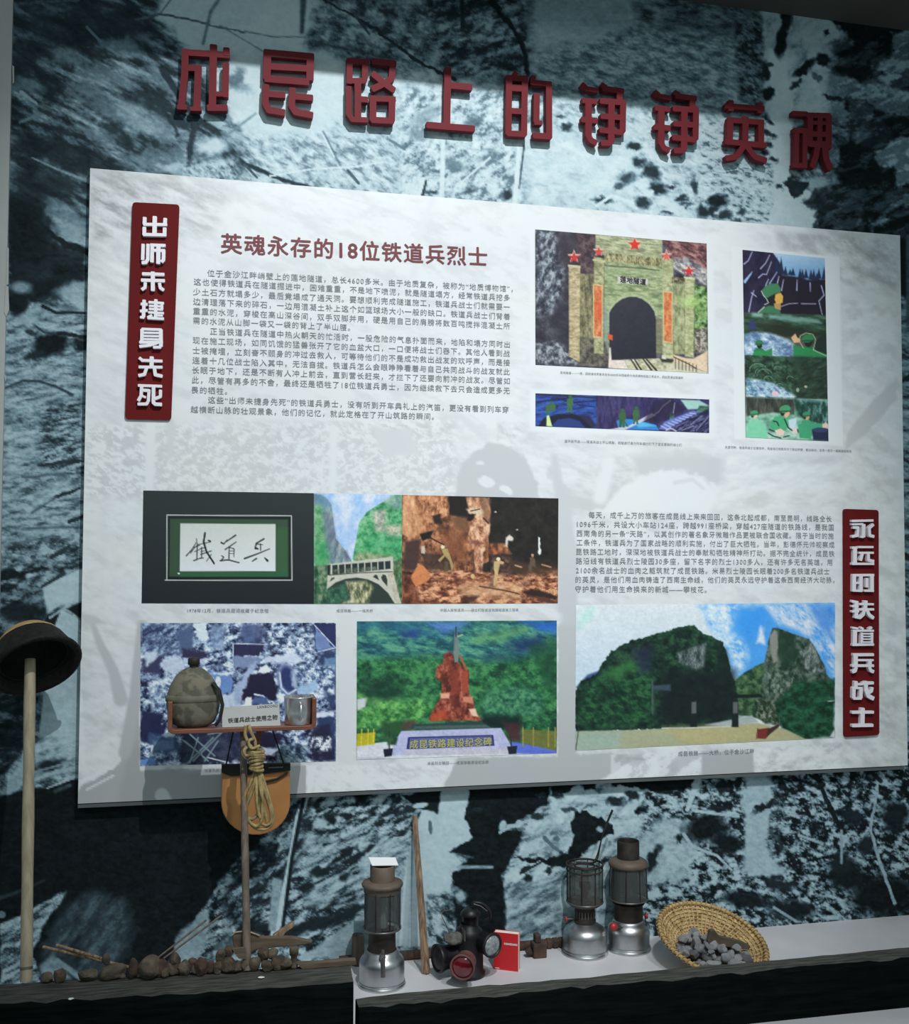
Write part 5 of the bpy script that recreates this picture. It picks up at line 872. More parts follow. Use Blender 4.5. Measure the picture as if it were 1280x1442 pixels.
plaque('dark red vertical plaque, right of the second paragraph, eight white characters', [(1188,716.5),(1237.3,718.2),(1238.3,1035),(1188.8,1038.2)], [
 ('永', tr([([(168,200),(422,194)],28),([(168,240),(300,238)],24),([(182,278),(242,278),(236,375),(168,386)],32),([(306,242),(304,390)],48),([(270,392),(305,394)],20),([(422,242),(372,285),(378,375),(428,386)],36)], *p8)),
 ('远', tr([([(242,512),(422,512)],26),([(170,520),(230,520)],30),([(205,540),(204,700)],50),([(252,580),(425,580)],26),([(292,590),(270,670)],38),([(362,590),(366,670),(428,682)],36),([(168,712),(428,712)],28)], *p8)),
 ('的', tr([([(196,845),(194,1040)],50),([(276,845),(276,1040)],46),([(180,848),(430,846)],30),([(190,940),(280,940)],24),([(185,1032),(285,1036)],26),([(406,850),(406,1035)],48),([(345,885),(344,990)],38),([(315,1032),(425,1034)],28)], *p8)),
 ('铁', tr([([(168,1158),(242,1172)],30),([(222,1175),(220,1335)],48),([(168,1218),(245,1218)],26),([(168,1280),(250,1280)],28),([(200,1345),(262,1358)],30),([(252,1192),(425,1195)],26),([(248,1256),(428,1256)],28),([(332,1155),(325,1260)],48),([(315,1265),(300,1320),(255,1358)],38),([(345,1262),(370,1320),(422,1360)],42)], *p8)),
 ('道', tr([([(170,115),(235,125)],24),([(265,112),(295,130)],26),([(395,112),(360,130)],26),([(175,150),(415,150)],24),([(198,160),(196,300)],52),([(170,314),(415,310)],28),([(278,175),(276,295)],32),([(396,175),(394,295)],30),([(270,185),(405,185)],18),([(270,216),(400,216)],16),([(270,248),(400,248)],16),([(270,282),(400,282)],18)], *p9)),
 ('兵', tr([([(180,430),(415,428)],34),([(206,440),(206,555)],54),([(225,492),(412,492)],24),([(372,495),(370,555)],46),([(165,556),(415,556)],30),([(212,575),(200,615),(168,626)],40),([(365,575),(380,612),(412,626)],40)], *p9)),
 ('战', tr([([(210,740),(208,800)],44),([(215,772),(280,772)],26),([(186,810),(184,930)],44),([(268,810),(266,930)],44),([(175,815),(280,815)],26),([(180,938),(272,938)],26),([(285,762),(412,756)],34),([(322,740),(328,850),(350,905),(412,938)],48),([(396,808),(388,850),(330,890)],36)], *p9)),
 ('士', tr([([(288,1052),(284,1255)],54),([(165,1098),(415,1096)],32),([(168,1252),(408,1248)],36)], *p9))])
# ------------------------------------------------------------------ things on the platform
M['wood_pale'] = pmat('pale_peeled_wood', (.42, .36, .25), (.30, .25, .17), 6, (12, 12, 1.2), rough=.65, bump=.15)
M['wood_grey'] = pmat('grey_brown_wood', (.17, .13, .10), (.09, .07, .055), 7, (10, 10, 1.2), rough=.75, bump=.2)
M['wood_stick'] = pmat('split_wood', (.36, .25, .16), (.13, .085, .055), 8, (14, 14, 1.0), rough=.75, bump=.25)
M['wood_tool'] = pmat('worn_tool_wood', (.15, .115, .08), (.09, .065, .045), 8, (1.5, 9, 9), rough=.75, bump=.2)
M['tray'] = pmat('varnished_red_brown_wood', (.22, .085, .05), (.14, .05, .03), 8, (1.5, 9, 9), rough=.4)
M['hat_dark'] = pmat('blackened_rattan', (.014, .012, .010), (.005, .005, .005), 70, (1, 1, 1), rough=.7, bump=.5, spec=.3)
M['straw'] = pmat('straw', (.50, .34, .15), (.30, .19, .08), 40, (1, 5, 1), rough=.75, bump=.4)
M['bamboo'] = pmat('woven_bamboo', (.60, .43, .20), (.28, .18, .07), 60, (1, .35, 1), rough=.65, bump=.6, lo=.38, hi=.6)
M['bamboo_rim'] = pmat('bamboo_rim', (.55, .40, .19), (.33, .22, .09), 40, rough=.6, bump=.3)
M['leather'] = pmat('tan_leather', (.40, .19, .065), (.31, .135, .04), 8, rough=.5, bump=.1)
M['black'] = pmat('black_paint', (.012, .012, .014), (.006, .006, .008), 10, rough=.45, bump=.1)
M['black_strap'] = pmat('black_webbing', (.016, .014, .013), (.008, .007, .007), 60, rough=.7)
M['rope'] = pmat('khaki_cotton_rope', (.38, .29, .13), (.20, .145, .06), 90, (1, 1, .4), rough=.8, bump=.6)
M['alu'] = pmat('dull_aluminium', (.58, .60, .62), (.36, .37, .38), 11, (1, 1, 1), rough=.36, metal=1, bump=.06, lo=.3, hi=.55)
M['alu_cup'] = pmat('bright_aluminium', (.80, .81, .82), (.68, .69, .7), 10, rough=.28, metal=.9)
M['iron'] = pmat('dark_burnt_iron', (.055, .046, .038), (.020, .018, .016), 25, rough=.6, metal=.5, bump=.15)
M['rust'] = pmat('rusty_iron', (.10, .055, .035), (.04, .028, .022), 28, rough=.85, bump=.4)
M['rust_cap'] = pmat('brown_enamelled_iron', (.15, .115, .085), (.075, .058, .046), 18, rough=.6, metal=.1, bump=.2)
M['lump'] = pmat('rust_crusted_lump', (.125, .088, .060), (.042, .032, .024), 45, rough=.9, bump=.7)
M['lump_grey'] = pmat('earthy_lump', (.14, .11, .076), (.062, .052, .04), 45, rough=.9, bump=.7)
M['lump_red'] = pmat('reddish_rust_lump', (.105, .058, .042), (.045, .028, .022), 45, rough=.9, bump=.7)
M['stone'] = pmat('grey_broken_stone', (.27, .275, .28), (.15, .155, .165), 30, rough=.85, bump=.5)
M['stone_dark'] = pmat('dark_broken_stone', (.12, .12, .125), (.07, .07, .075), 30, rough=.85, bump=.5)
M['paper'] = pmat('white_card', (.80, .82, .82), (.76, .78, .78), 6, rough=.6)
M['card_grey'] = pmat('grey_card', (.40, .41, .40), (.36, .37, .36), 6, rough=.6)
M['red_cover'] = pmat('red_cover', (.62, .020, .025), (.55, .015, .02), 6, rough=.4)
M['pages'] = pmat('page_edges', (.82, .78, .72), (.74, .70, .64), 60, (1, 1, .1), rough=.7)
M['red_knob'] = pmat('red_plastic_knob', (.42, .03, .03), (.35, .025, .025), 6, rough=.4)
M['steel'] = pmat('steel_wire', (.22, .22, .21), (.12, .12, .12), 20, rough=.4, metal=.8)
M['cloth_grey'] = pmat('dusty_grey_cloth', (.17, .165, .15), (.075, .075, .07), 60, rough=.9, bump=.8)
M['housing_red'] = pmat('faded_red_paint', (.16, .065, .06), (.09, .04, .038), 25, rough=.6, bump=.2)
def glass_mat(name, col, alpha, rough=.08):
    m_, nt, bs = new_mat(name); bs.inputs['Base Color'].default_value = (*col, 1); bs.inputs['Roughness'].default_value = rough
    bs.inputs['Specular IOR Level'].default_value = .5
    tr_ = nt.nodes.new('ShaderNodeBsdfTransparent'); tr_.inputs[0].default_value = (.55, .6, .58, 1); mx = nt.nodes.new('ShaderNodeMixShader'); mx.inputs[0].default_value = alpha
    nz = nt.nodes.new('ShaderNodeTexNoise'); nz.inputs['Scale'].default_value = 30; mr = nt.nodes.new('ShaderNodeMapRange'); mr.inputs['To Min'].default_value = alpha * .6; mr.inputs['To Max'].default_value = min(1, alpha * 1.4)
    nt.links.new(nz.outputs['Fac'], mr.inputs[0]); nt.links.new(mr.outputs[0], mx.inputs[0])
    nt.links.new(tr_.outputs[0], mx.inputs[1]); nt.links.new(bs.outputs[0], mx.inputs[2]); nt.links.new(mx.outputs[0], nt.nodes['Material Output'].inputs[0]); return m_
M['sooty_glass'] = glass_mat('sooty_glass', (.10, .11, .11), .5)
M['clear_glass'] = glass_mat('hazy_glass', (.20, .21, .20), .28)
M['lens_clear'] = pmat('ribbed_clear_lens', (.34, .36, .36), (.16, .18, .19), 110, rough=.15, bump=.5, spec=.8)
M['lens_red'] = pmat('red_lens', (.16, .008, .015), (.07, .004, .008), 40, rough=.12, spec=.9)
def camo():
    m_ = pmat('camouflage_cloth', (.155, .145, .105), (.085, .085, .062), 30, rough=.75, bump=.3, lo=.46, hi=.54); return m_
M['camo'] = camo()
M['camo_band'] = pmat('faded_cloth_band', (.15, .14, .10), (.10, .095, .07), 30, rough=.7, bump=.3)

# ---- sleepers
def beam(name, label, cat, a, b, depth, z0, z1, seed, split_mat):
    """a, b: the two ends of the back edge; a weathered old timber with slightly ragged edges"""
    a, b = np.array(a, float), np.array(b, float); ln = np.linalg.norm(b - a); ex = (b - a) / ln; ey = np.array([ex[1], -ex[0]])   # ey: towards the room
    n = int(ln / .03); rnd = np.random.RandomState(seed); t = thing(name, label, cat, (*((a + b) / 2 + ey * depth / 2), z0))
    sec = [(0, z0), (0, z1 - .004), (.004, z1), (depth * .33, z1), (depth * .66, z1), (depth - .006, z1), (depth, z1 - .007), (depth, (z0 + z1) / 2), (depth - .002, z0)]
    rings = []
    for i in range(n + 1):
        x = ln * i / n; r = []
        for j, (d, z) in enumerate(sec):
            w = 0 if z == z0 else .0022; lo = 0 if j in (0, 8) else 1
            r.append(a + ex * x + ey * (d + lo * .0022 * math.sin(i * .35 + j) + rnd.randn() * w * .5), )
            r[-1] = (r[-1][0], r[-1][1], z + (0 if z == z0 else -abs(rnd.randn()) * w * (1.6 if j in (5, 6) else .7)))
        rings.append(r)
    m_ = len(sec); vs = [p for r in rings for p in r]
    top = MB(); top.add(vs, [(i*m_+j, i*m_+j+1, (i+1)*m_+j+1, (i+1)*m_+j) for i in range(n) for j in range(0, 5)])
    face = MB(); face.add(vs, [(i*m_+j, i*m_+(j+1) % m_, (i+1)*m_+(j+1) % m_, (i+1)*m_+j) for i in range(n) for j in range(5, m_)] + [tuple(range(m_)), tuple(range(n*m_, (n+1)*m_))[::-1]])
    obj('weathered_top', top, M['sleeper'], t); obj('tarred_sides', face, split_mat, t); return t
ZL, ZR = .65, .61
def left_back(x): return -.382 - (x + .114) * .064
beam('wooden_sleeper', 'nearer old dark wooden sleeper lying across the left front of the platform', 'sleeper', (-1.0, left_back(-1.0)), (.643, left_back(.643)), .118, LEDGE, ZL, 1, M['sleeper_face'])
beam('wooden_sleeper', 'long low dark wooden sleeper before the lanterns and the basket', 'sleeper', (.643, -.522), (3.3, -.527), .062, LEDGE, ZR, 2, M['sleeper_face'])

# ---- pole with the helmet
b_ = on_z(37, 1382, ZL); t_ = on_y(42.5, 922, -.175)
t = thing('wooden_pole', 'pale round wooden pole standing at the far left with the helmet on its tip', 'pole', b_)
mb = MB(); mb.tube([b_ + (t_ - b_) * s for s in np.linspace(0, .985, 14)], [.0128 + .0006 * math.sin(i * 1.3) for i in range(14)], 14); obj('shaft', mb, M['wood_pale'], t)
mb = MB(); d_ = (t_ - b_) / np.linalg.norm(t_ - b_); mb.tube([b_ + d_ * .024, b_ + d_ * .030], .0137, 14); obj('wire_binding', mb, M['steel'], t)
hc = on_y(50, 934, -.19); ax = Vector((-.34, .62, .70)).normalized()
MH = Matrix.Translation(Vector(hc)) @ ax.to_track_quat('Z', 'Y').to_matrix().to_4x4()
t = thing('rattan_helmet', 'blackened rattan helmet with a straw coloured crown, hung on the pale pole', 'helmet', hc)
mb = MB(); mb.lathe([(0,.100),(.03,.097),(.06,.082),(.082,.051),(.094,.018),(.100,.000),(.1005,-.008),(.096,-.013),(.090,-.008),(.083,.012),(.072,.044),(.052,.070),(.026,.086),(0,.090)], 36, MH); obj('shell', mb, M['hat_dark'], t)
mb = MB(); mb.lathe([(0,.104),(.03,.101),(.058,.087),(.074,.068),(.0755,.062)], 36, MH); obj('straw_crown', mb, M['straw'], t)
mb = MB(); mb.tube([MH @ Vector((.1 * math.cos(w), .1 * math.sin(w), -.006)) for w in np.linspace(0, 2 * math.pi, 41)], .007, 8, caps=False); obj('rim_roll', mb, M['hat_dark'], t)
mb = MB(); mb.tube([MH @ Vector((.079 * math.cos(w), .079 * math.sin(w), .016)) for w in np.linspace(0, 2 * math.pi, 41)], .0035, 6, caps=False); obj('inner_band', mb, M['hat_dark'], t)

# ---- post with the tray
b_ = on_z(348, 1367.5, ZL); TYc = -.19; tz = on_y(340, 1025, TYc - .045)[2]
t_ = on_y(342, 1030, TYc); t_[2] = tz - .013
t = thing('display_stand', 'grey brown wooden post carrying a narrow tray with upturned ends', 'stand', b_)
mb = MB(); mb.tube([b_ + (t_ - b_) * s for s in np.linspace(0, 1, 14)], [.0092 - .0012 * s + .0005 * math.sin(s * 17) for s in np.linspace(0, 1, 14)], 12); obj('post', mb, M['wood_grey'], t)
xl = on_y(236, 1030, TYc - .03)[0]; xr = on_y(445, 1020, TYc - .03)[0]
mb = MB(); y0, y1 = TYc - .04, TYc + .04; th = .011; r = .016
prof = [(xl, tz + .078)] + [(xl + r - r * math.cos(w), tz + r - r * math.sin(w)) for w in np.linspace(0, math.pi / 2, 6)] + [(xr - r + r * math.sin(w), tz + r - r * math.cos(w)) for w in np.linspace(0, math.pi / 2, 6)] + [(xr, tz + .078)]
inn = [(xr - th, tz + .078)] + [(xr - r + (r - th) * math.cos(w), tz + r - (r - th) * math.sin(w)) for w in np.linspace(0, math.pi / 2, 6)] + [(xl + r - (r - th) * math.sin(w), tz + r - (r - th) * math.cos(w)) for w in np.linspace(0, math.pi / 2, 6)] + [(xl + th, tz + .078)]
prof = [(x, z - th) if False else (x, z) for x, z in prof]
mb.prism([(x, y0, z - th) for x, z in prof + inn], (0, y1 - y0, 0)); obj('tray', mb, M['tray'], t, bevel=.002)
q = on_y(364, 1045, TYc + .02); mb = MB(); mb.box((q[0] - .006, TYc + .012, tz - .05), (q[0] + .006, TYc + .026, tz - th)); obj('bracket', mb, M['tray'], t)
TRZ = tz    # upper face of the tray

# canteen
cc = on_y(272, 1000, TYc); k = .00188
ct = thing('canteen', 'round camouflage covered canteen at the left end of the tray', 'canteen', (cc[0], TYc, TRZ))
MC = Matrix.Translation((cc[0], TYc, TRZ)) @ Matrix.Diagonal((1, .62, 1, 1))
mb = MB(); mb.lathe([(0,.0),(.036,.001),(.051,.010),(.060,.030),(.0645,.055),(.063,.078),(.056,.102),(.043,.124),(.026,.139),(.014,.145)], 36, MC); obj('covered_body', mb, M['camo'], ct)
mb = MB(); mb.lathe([(.0635,.062),(.0668,.064),(.0665,.076),(.0625,.079)], 36, MC); obj('cover_band', mb, M['camo_band'], ct)
mb = MB(); mb.lathe([(.0105,.142),(.0105,.152)], 20, Matrix.Translation((cc[0], TYc, TRZ))); mb.lathe([(0,.168),(.012,.168),(.0145,.165),(.0145,.152),(.0095,.150)], 20, Matrix.Translation((cc[0], TYc, TRZ))); obj('cap', mb, M['iron'], ct)
mb = MB(); mb.tube([(cc[0] + .046, TYc - .022, TRZ + .108), (cc[0] + .062, TYc - .03, TRZ + .09), (cc[0] + .070, TYc - .034, TRZ + .055), (cc[0] + .064, TYc - .034, TRZ + .02), (cc[0] + .052, TYc - .036, TRZ + .006)], .0035, 8, flat=2); obj('carrying_strap', mb, M['black_strap'], ct)
# label card
q = [on_y(x, y, TYc + s) for x, y, s in ((312.5,996.5,-.012),(392.5,990.5,-.012),(395,1020,-.03),(313,1024.5,-.03))]
for p in q[2:]: p[2] = TRZ + .0005
t = thing('label_card', 'grey printed label card leaning on the tray between canteen and cup', 'card', ((q[2] + q[3]) / 2))
nrm = np.cross(q[1] - q[0], q[3] - q[0]); nrm /= np.linalg.norm(nrm); nrm *= 1 if nrm[1] > 0 else -1
mb = MB(); mb.prism([tuple(p) for p in q], tuple(nrm * .0016)); obj('card_sheet', mb, M['card_grey'], t)
def flat_text(name, body, p0, ex, ez, width, mat, parent, off=.0):
    v, f = text_mesh(body, 1.05); s = width / (v[:, 0].max() - v[:, 0].min()); mb = MB()
    nv = np.cross(ex, ez)
    for j, (dx, dz) in enumerate([(0, 0)] if off < .02 else [(0, 0), (off, 0), (-off, 0), (0, off), (0, -off)]):
        mb.add([tuple(np.array(p0) + ex * (a - v[:, 0].min() + dx) * s + ez * (b + dz) * s + nv * .00004 * j) for a, b in v], f)
    return obj(name, mb, mat, parent)
ex = (q[1] - q[0]) / np.linalg.norm(q[1] - q[0]); ez = (q[0] - q[3]) / np.linalg.norm(q[0] - q[3])
flat_text('card_text', 'LANBOORD', q[3] + ex * .086 + ez * .040 - nrm * .0004, ex, ez, .050, M['black_ink'], t, .01)
flat_text('card_text', '铁道兵战士使用之物', q[3] + ex * .014 + ez * .010 - nrm * .0004, ex, ez, .120, M['black_ink'], t, .02)
# cup
cu_ = on_y(420, 1010, TYc - .01); t = thing('metal_cup', 'shiny metal cup at the right end of the tray', 'cup', (cu_[0], TYc - .008, TRZ))
MC = Matrix.Translation((cu_[0], TYc - .008, TRZ)); mb = MB(); mb.lathe([(0,0),(.031,0),(.0335,.002),(.0345,.03),(.0355,.066),(.037,.068),(.0345,.069),(.033,.03),(.032,.005),(0,.004)], 32, MC); obj('cup_body', mb, M['alu_cup'], t)
mb = MB(); mb.tube([MC @ Vector((.0335 * math.cos(w) * 1.0 + .0, -.0335, z)) for w, z in ((1.45,.058),(1.45,.058))] and [MC @ Vector((.002, -.034, .056)), MC @ Vector((.003, -.048, .050)), MC @ Vector((.003, -.049, .026)), MC @ Vector((.002, -.0335, .014))], .003, 8); obj('cup_handle', mb, M['alu_cup'], t)
# leather pouch behind the post
PY = -.125
out = [(313,1079),(408,1077)] + [(408.5,1130)] + [(408.5 - 48.5 * (1 - math.cos(w)), 1130 + 46 * math.sin(w)) for w in np.linspace(.15, math.pi - .15, 16)] + [(311.5,1130)]
t = thing('leather_pouch', 'tan leather flap with a rounded lower edge, hanging behind the rope and post', 'pouch', on_y(360, 1078, PY))
mb = MB(); mb.prism([tuple(on_y(x, y, PY)) for x, y in out], (0, .010, 0)); obj('leather_flap', mb, M['leather'], t, bevel=.003)
mb = MB(); mb.prism([tuple(on_y(x, y, PY - .004)) for x, y in ((312,1077.5),(409,1075.5),(409,1085),(370,1090),(340,1092),(325,1093),(312,1088))], (0, .016, 0)); obj('black_top_band', mb, M['black_strap'], t)
mb = MB(); mb.tube([on_y(x, y, PY - .006) for x, y in ((372,1101),(390,1097),(405,1088))], .0028, 6); obj('loose_strap', mb, M['black_strap'], t)
mb = MB(); mb.box(tuple(on_y(378, 1082, PY - .008)), tuple(on_y(398, 1078, PY + .006))); obj('metal_clasp', mb, M['steel'], t)
mb = MB(); mb.tube([on_y(318, 1079, PY), (on_y(330, 1040, PY)[0], PY - .02, TRZ - .006)], .0022, 6); obj('hanging_cord', mb, M['black_strap'], t); mb = MB(); mb.tube([on_y(400, 1077, PY), (on_y(380, 1040, PY)[0], PY - .02, TRZ - .006)], .0022, 6); obj('hanging_cord', mb, M['black_strap'], t)
# rope hank
RY = -.262
t = thing('rope_hank', 'hank of khaki cotton rope looped over the tray and hanging before the post', 'rope', on_y(352, 1024, RY))
def rp(px, y=RY): return [tuple(on_y(a, b, y + d)) for a, b, d in px]
def smooth(pts, n=6):
    P_ = [np.array(p) for p in pts]; o = []
    for i in range(len(P_) - 1):
        p0, p1, p2, p3 = P_[max(i-1,0)], P_[i], P_[i+1], P_[min(i+2, len(P_)-1)]
        for s in np.linspace(0, 1, n, endpoint=False): o.append(.5 * (2*p1 + (p2-p0)*s + (2*p0-5*p1+4*p2-p3)*s*s + (3*p1-p0-3*p2+p3)*s**3))
    return o + [P_[-1]]
hk = [[(350,1021,.0),(353,1030,-.006),(359,1044,-.008),(360,1056,-.006)],[(346,1022,.0),(345,1034,-.004),(350,1046,-.006),(357,1056,-.006)],
      [(360,1084,-.004),(352,1104,-.008),(343,1124,-.006),(341,1140,-.004),(347,1152,-.006),(358,1152,-.010),(365,1140,-.010),(366,1110,-.012),(364,1085,-.006)],
      [(362,1084,-.006),(357,1108,-.014),(349,1130,-.014),(346,1146,-.012),(352,1158,-.014),(362,1163,-.014),(369,1150,-.016),(369,1115,-.016),(366,1085,-.008)],
      [(365,1084,-.006),(370,1106,-.01),(377,1128,-.012),(382,1146,-.01),(381,1158,-.010),(374,1162,-.010),(366,1158,-.01)],
      [(366,1084,-.006),(374,1108,-.006),(381,1132,-.006),(384,1150,-.006),(380,1164,-.006),(368,1168,-.008),(356,1163,-.008),(350,1150,-.006)],
      [(361,1084,-.006),(361,1110,-.018),(362,1136,-.018),(366,1152,-.018)], [(363,1084,-.008),(367,1112,-.018),(372,1140,-.016),(376,1156,-.014)]]
for h in hk:
    mb = MB(); mb.tube(smooth(rp(h)), .0042, 8); obj('rope_strand', mb, M['rope'], t)
mb = MB()
for i in range(8):
    y = 1058 + i * 3.6; w = 11 if i < 5 else 9
    mb.tube([tuple(on_y(361 + w * math.cos(a) * (.9 + .1 * math.sin(i)), y + 2.2 * math.sin(a + i), RY - .006 - .016 * math.sin(a) )) for a in np.linspace(0, 2 * math.pi, 17)], .0044, 8, caps=False)
mb.tube(smooth(rp([(352,1050,-.012),(344,1056,-.016),(346,1064,-.014),(356,1062,-.018)])), .004, 8); mb.tube(smooth(rp([(358,1040,-.012),(350,1044,-.016),(354,1054,-.018),(366,1050,-.016)])), .004, 8)
obj('rope_knot', mb, M['rope'], t)

# ---- heap of rusty pieces along the rear of the near sleeper
_ico = bmesh.new(); bmesh.ops.create_icosphere(_ico, subdivisions=3, radius=1); _IV = np.array([v.co[:] for v in _ico.verts]); _IF = [tuple(v.index for v in f.verts) for f in _ico.faces]; _ico.free()
def lump_mesh(c, size, seed, faceted=False, rotz=0):
    rnd = np.random.RandomState(seed); V = _IV.copy()
    if faceted:
        N_ = rnd.randn(13, 3); N_ /= np.linalg.norm(N_, axis=1)[:, None]; h = .62 + .38 * rnd.rand(13)
        d = V @ N_.T; r = np.where(d > .05, h / np.maximum(d, .05), 9).min(1); V = V * np.minimum(r, 1.05)[:, None]
    else:
        ph = rnd.rand(6) * 6.28; f = rnd.randn(6, 3) * 2.2
        V = V * (1 + .07 * sum(np.sin(V @ f[i] + ph[i]) for i in range(6)) / 1.1)[:, None]
    V = V * np.array(size); cz, sz = math.cos(rotz), math.sin(rotz); V = V @ np.array([[cz, -sz, 0], [sz, cz, 0], [0, 0, 1]]).T
    mb = MB(); mb.add(V + np.array(c), _IF, not faceted); return mb
LUMPS = [ # px, py, width, height, material, stacked
 (226,1361,19,22,'lump_red',0),(240,1362,14,16,'lump_grey',0),(248,1353,18,19,'lump',1),(261,1356,16,18,'lump',0),(271,1358,14,15,'lump_red',1),(282,1357,18,22,'lump_red',0),
 (246,1362,15,16,'lump',0),(259,1362,17,18,'lump_grey',0),(234,1364,13,13,'lump',0),(297,1360,15,15,'lump_red',0),(285,1356,19,22,'lump_red',0),(312,1347,14,18,'lump',1),(308,1355,18,15,'lump',0),(320,1352,24,20,'lump',0),(333,1358,14,15,'lump',0),
 (359,1354,17,18,'lump_grey',0),(372,1345,20,18,'lump',1),(376,1356,15,15,'lump',0),(390,1356,18,18,'lump',0),(403,1350,17,16,'lump_grey',0),(322,1340,15,14,'lump',1),(383,1343,16,13,'lump_grey',1),(275,1364,12,11,'lump',0),(305,1362,13,12,'lump_grey',0),(345,1357,12,13,'lump',0)]
ZH = ZL
for i, (x, y, w, h, mt, up) in enumerate(LUMPS):
    k = .00167; a, b = w * k / 2, h * k / 2 / .95
    yy = left_back(on_y(x, y, -.4)[0]) - .012 + (.016 if up else 0) - .004 * (i % 3)
    c = on_y(x, y, yy)
    if not up: c[2] = ZL + b * .88
    o = obj('rusty_lump', lump_mesh(c, (a * (1.12 if i % 3 else 1), min(a, b) * .95, b * (1.1 if i % 3 else 1)), 20 + i, i % 3 != 0, i * .9), M[mt]); tag(o, 'small rounded rusty lump in the heap along the rear edge of the near sleeper', 'iron lump', 'rusty lumps heaped on the near sleeper')
def single(name, label, cat, px, py, w, h, mt, seed, faceted=False, depth=1.0, rz=0, dz=0):
    k = .00167; a, b = w * k / 2, h * k / 2 / .95; c = on_y(px, py, left_back(on_y(px, py, -.4)[0]) - .014); c[2] = ZL + b * (.8 if faceted else .88) + dz
    o = obj(name, lump_mesh(c, (a, min(a, b) * depth, b), seed, faceted, rz), M[mt]); return tag(o, label, cat)
single('clay_block', 'small squarish brown block on the near sleeper, next to the pale pole', 'block', 66, 1372, 17, 14, 'lump_grey', 3, True)
single('rust_shard', 'dark pointed shard standing on the near sleeper between block and brown crumb', 'shard', 84, 1367, 17, 20, 'lump', 5, True)
single('earth_crumb', 'low brown pointed crumb on the near sleeper, before the tilted thin sticks', 'crumb', 122, 1368, 28, 17, 'lump_grey', 9, True)
t = single('stone_lump', 'large flat grey brown stone with a stub on top, where the thin sticks end', 'stone', 157, 1361, 32, 20, 'lump_grey', 12)
mb = lump_mesh(on_y(149, 1351, -.405), (.009, .008, .012), 4); o = obj('stone_stub', mb, M['lump_grey'], None); o.parent = t
single('iron_nut', 'upright reddish brown rusty nut right of the flat stone', 'nut', 188, 1359, 16, 23, 'lump_red', 14)
single('rough_stone', 'largest rough grey brown stone in the middle of the left heap', 'stone', 211, 1356, 28, 27, 'lump_grey', 15)
for px, py, lab in ((172,1366,'pale small pebble beside the reddish nut on the near sleeper'),(196,1366,'pale small pebble before the largest rough stone on the near sleeper')):
    single('pebble', lab, 'pebble', px, py, 10, 8, 'lump_grey', px)
sp = on_y(414, 1342, -.435); t = thing('iron_spool', 'rusty spool shaped piece at the right end of the left heap', 'spool', (sp[0], sp[1], ZL))
mb = MB(); zt = on_y(414, 1333, -.435)[2] - ZL; mb.lathe([(0,0),(.0085,0),(.0088,.006),(.0065,.012),(.0068,zt*.55),(.0100,zt*.62),(.0105,zt*.92),(.009,zt),(0,zt)], 20, Matrix.Translation((sp[0], sp[1], ZL))); obj('spool_body', mb, M['lump_grey'], t)
# wooden tools lying on the heap
def plate(name, label, cat, pts, y, th, mt, dy=0):
    P_ = [tuple(on_y(a, b, y)) for a, b in pts]; t = thing(name, label, cat, np.mean(P_, 0)); mb = MB(); mb.prism(P_, (0, th, 0)); return t, mb
t, mb = plate('wooden_paddle', 'grey brown wooden paddle with a long pointed blade lying on the left heap', 'paddle', [(327,1318),(331,1314),(340,1312.5),(352,1313),(364,1317),(369,1320),(412,1320),(424,1322.5),(438.5,1325.5),(440,1328),(430,1331),(395,1334),(360,1338),(344,1348),(334,1347),(328,1330)], -.388, .014, 'wood_tool')
obj('paddle_blade', mb, M['wood_tool'], t, bevel=.003)
mb = MB(); mb.tube([tuple(on_y(x, y, -.390)) for x, y in ((327,1317),(331,1313),(340,1311.8),(352,1312.5),(365,1317.5))], .0016, 6); obj('worn_edge', mb, M['wood_pale'], t)
t, mb = plate('wooden_wedge', 'pointed reddish wooden wedge sticking up behind the paddle', 'wedge', [(384,1318),(400,1307),(411,1300),(415,1301),(414.5,1305),(402,1314),(396,1322),(386,1324)], -.372, .014, 'wood_stick'); obj('wedge_body', mb, M['wood_stick'], t, bevel=.002)
t, mb = plate('wood_chip', 'short wooden chip below the round end of the paddle', 'chip', [(327,1337),(346,1335),(347,1351),(336,1350)], -.43, .01, 'wood_tool'); obj('chip_body', mb, M['wood_tool'], t)
t, mb = plate('wood_strip', 'thin wooden strip between the left heap and the near lantern', 'slat', [(418,1352),(452,1350.5),(485,1347),(500,1346.5),(501,1352),(470,1356),(425,1359.5)], -.432, .02, 'wood_tool'); mb.v = [(x, y - .016, max(ZL + .0005, z - .004) if z > ZL + .006 else ZL + .0005) for x, y, z in mb.v]; obj('strip_body', mb, M['wood_tool'], t)
def rod(name, label, cat, a, b, ya, yb, r, mt, grp=None, r2=None, n=8, part='rod_body'):
    A, B_ = on_y(*a, ya), on_y(*b, yb); t = thing(name, label, cat, A, grp); mb = MB(); mb.tube([A + (B_ - A) * s for s in np.linspace(0, 1, 6)], [r + ((r2 or r) - r) * s for s in np.linspace(0, 1, 6)], n); obj(part, mb, M[mt], t); return t
rod('thin_stick', 'lower of two thin brown sticks tilted left of the heap', 'stick', (61,1333.5), (182,1362), -.30, -.41, .0036, 'wood_stick', part='stick_body')
rod('thin_stick', 'upper, shorter of two thin brown sticks tilted left of the heap', 'stick', (80,1331), (148,1351), -.31, -.40, .0036, 'wood_stick', part='stick_body')
rod('wire_rod', 'lower of two thin wires rising right from the left heap', 'wire', (222,1349), (290,1296), -.405, -.30, .0022, 'wood_grey', part='wire_body')
rod('wire_rod', 'upper of two thin wires rising right from the left heap', 'wire', (230,1350), (312,1289), -.405, -.28, .0022, 'wood_grey', part='wire_body')
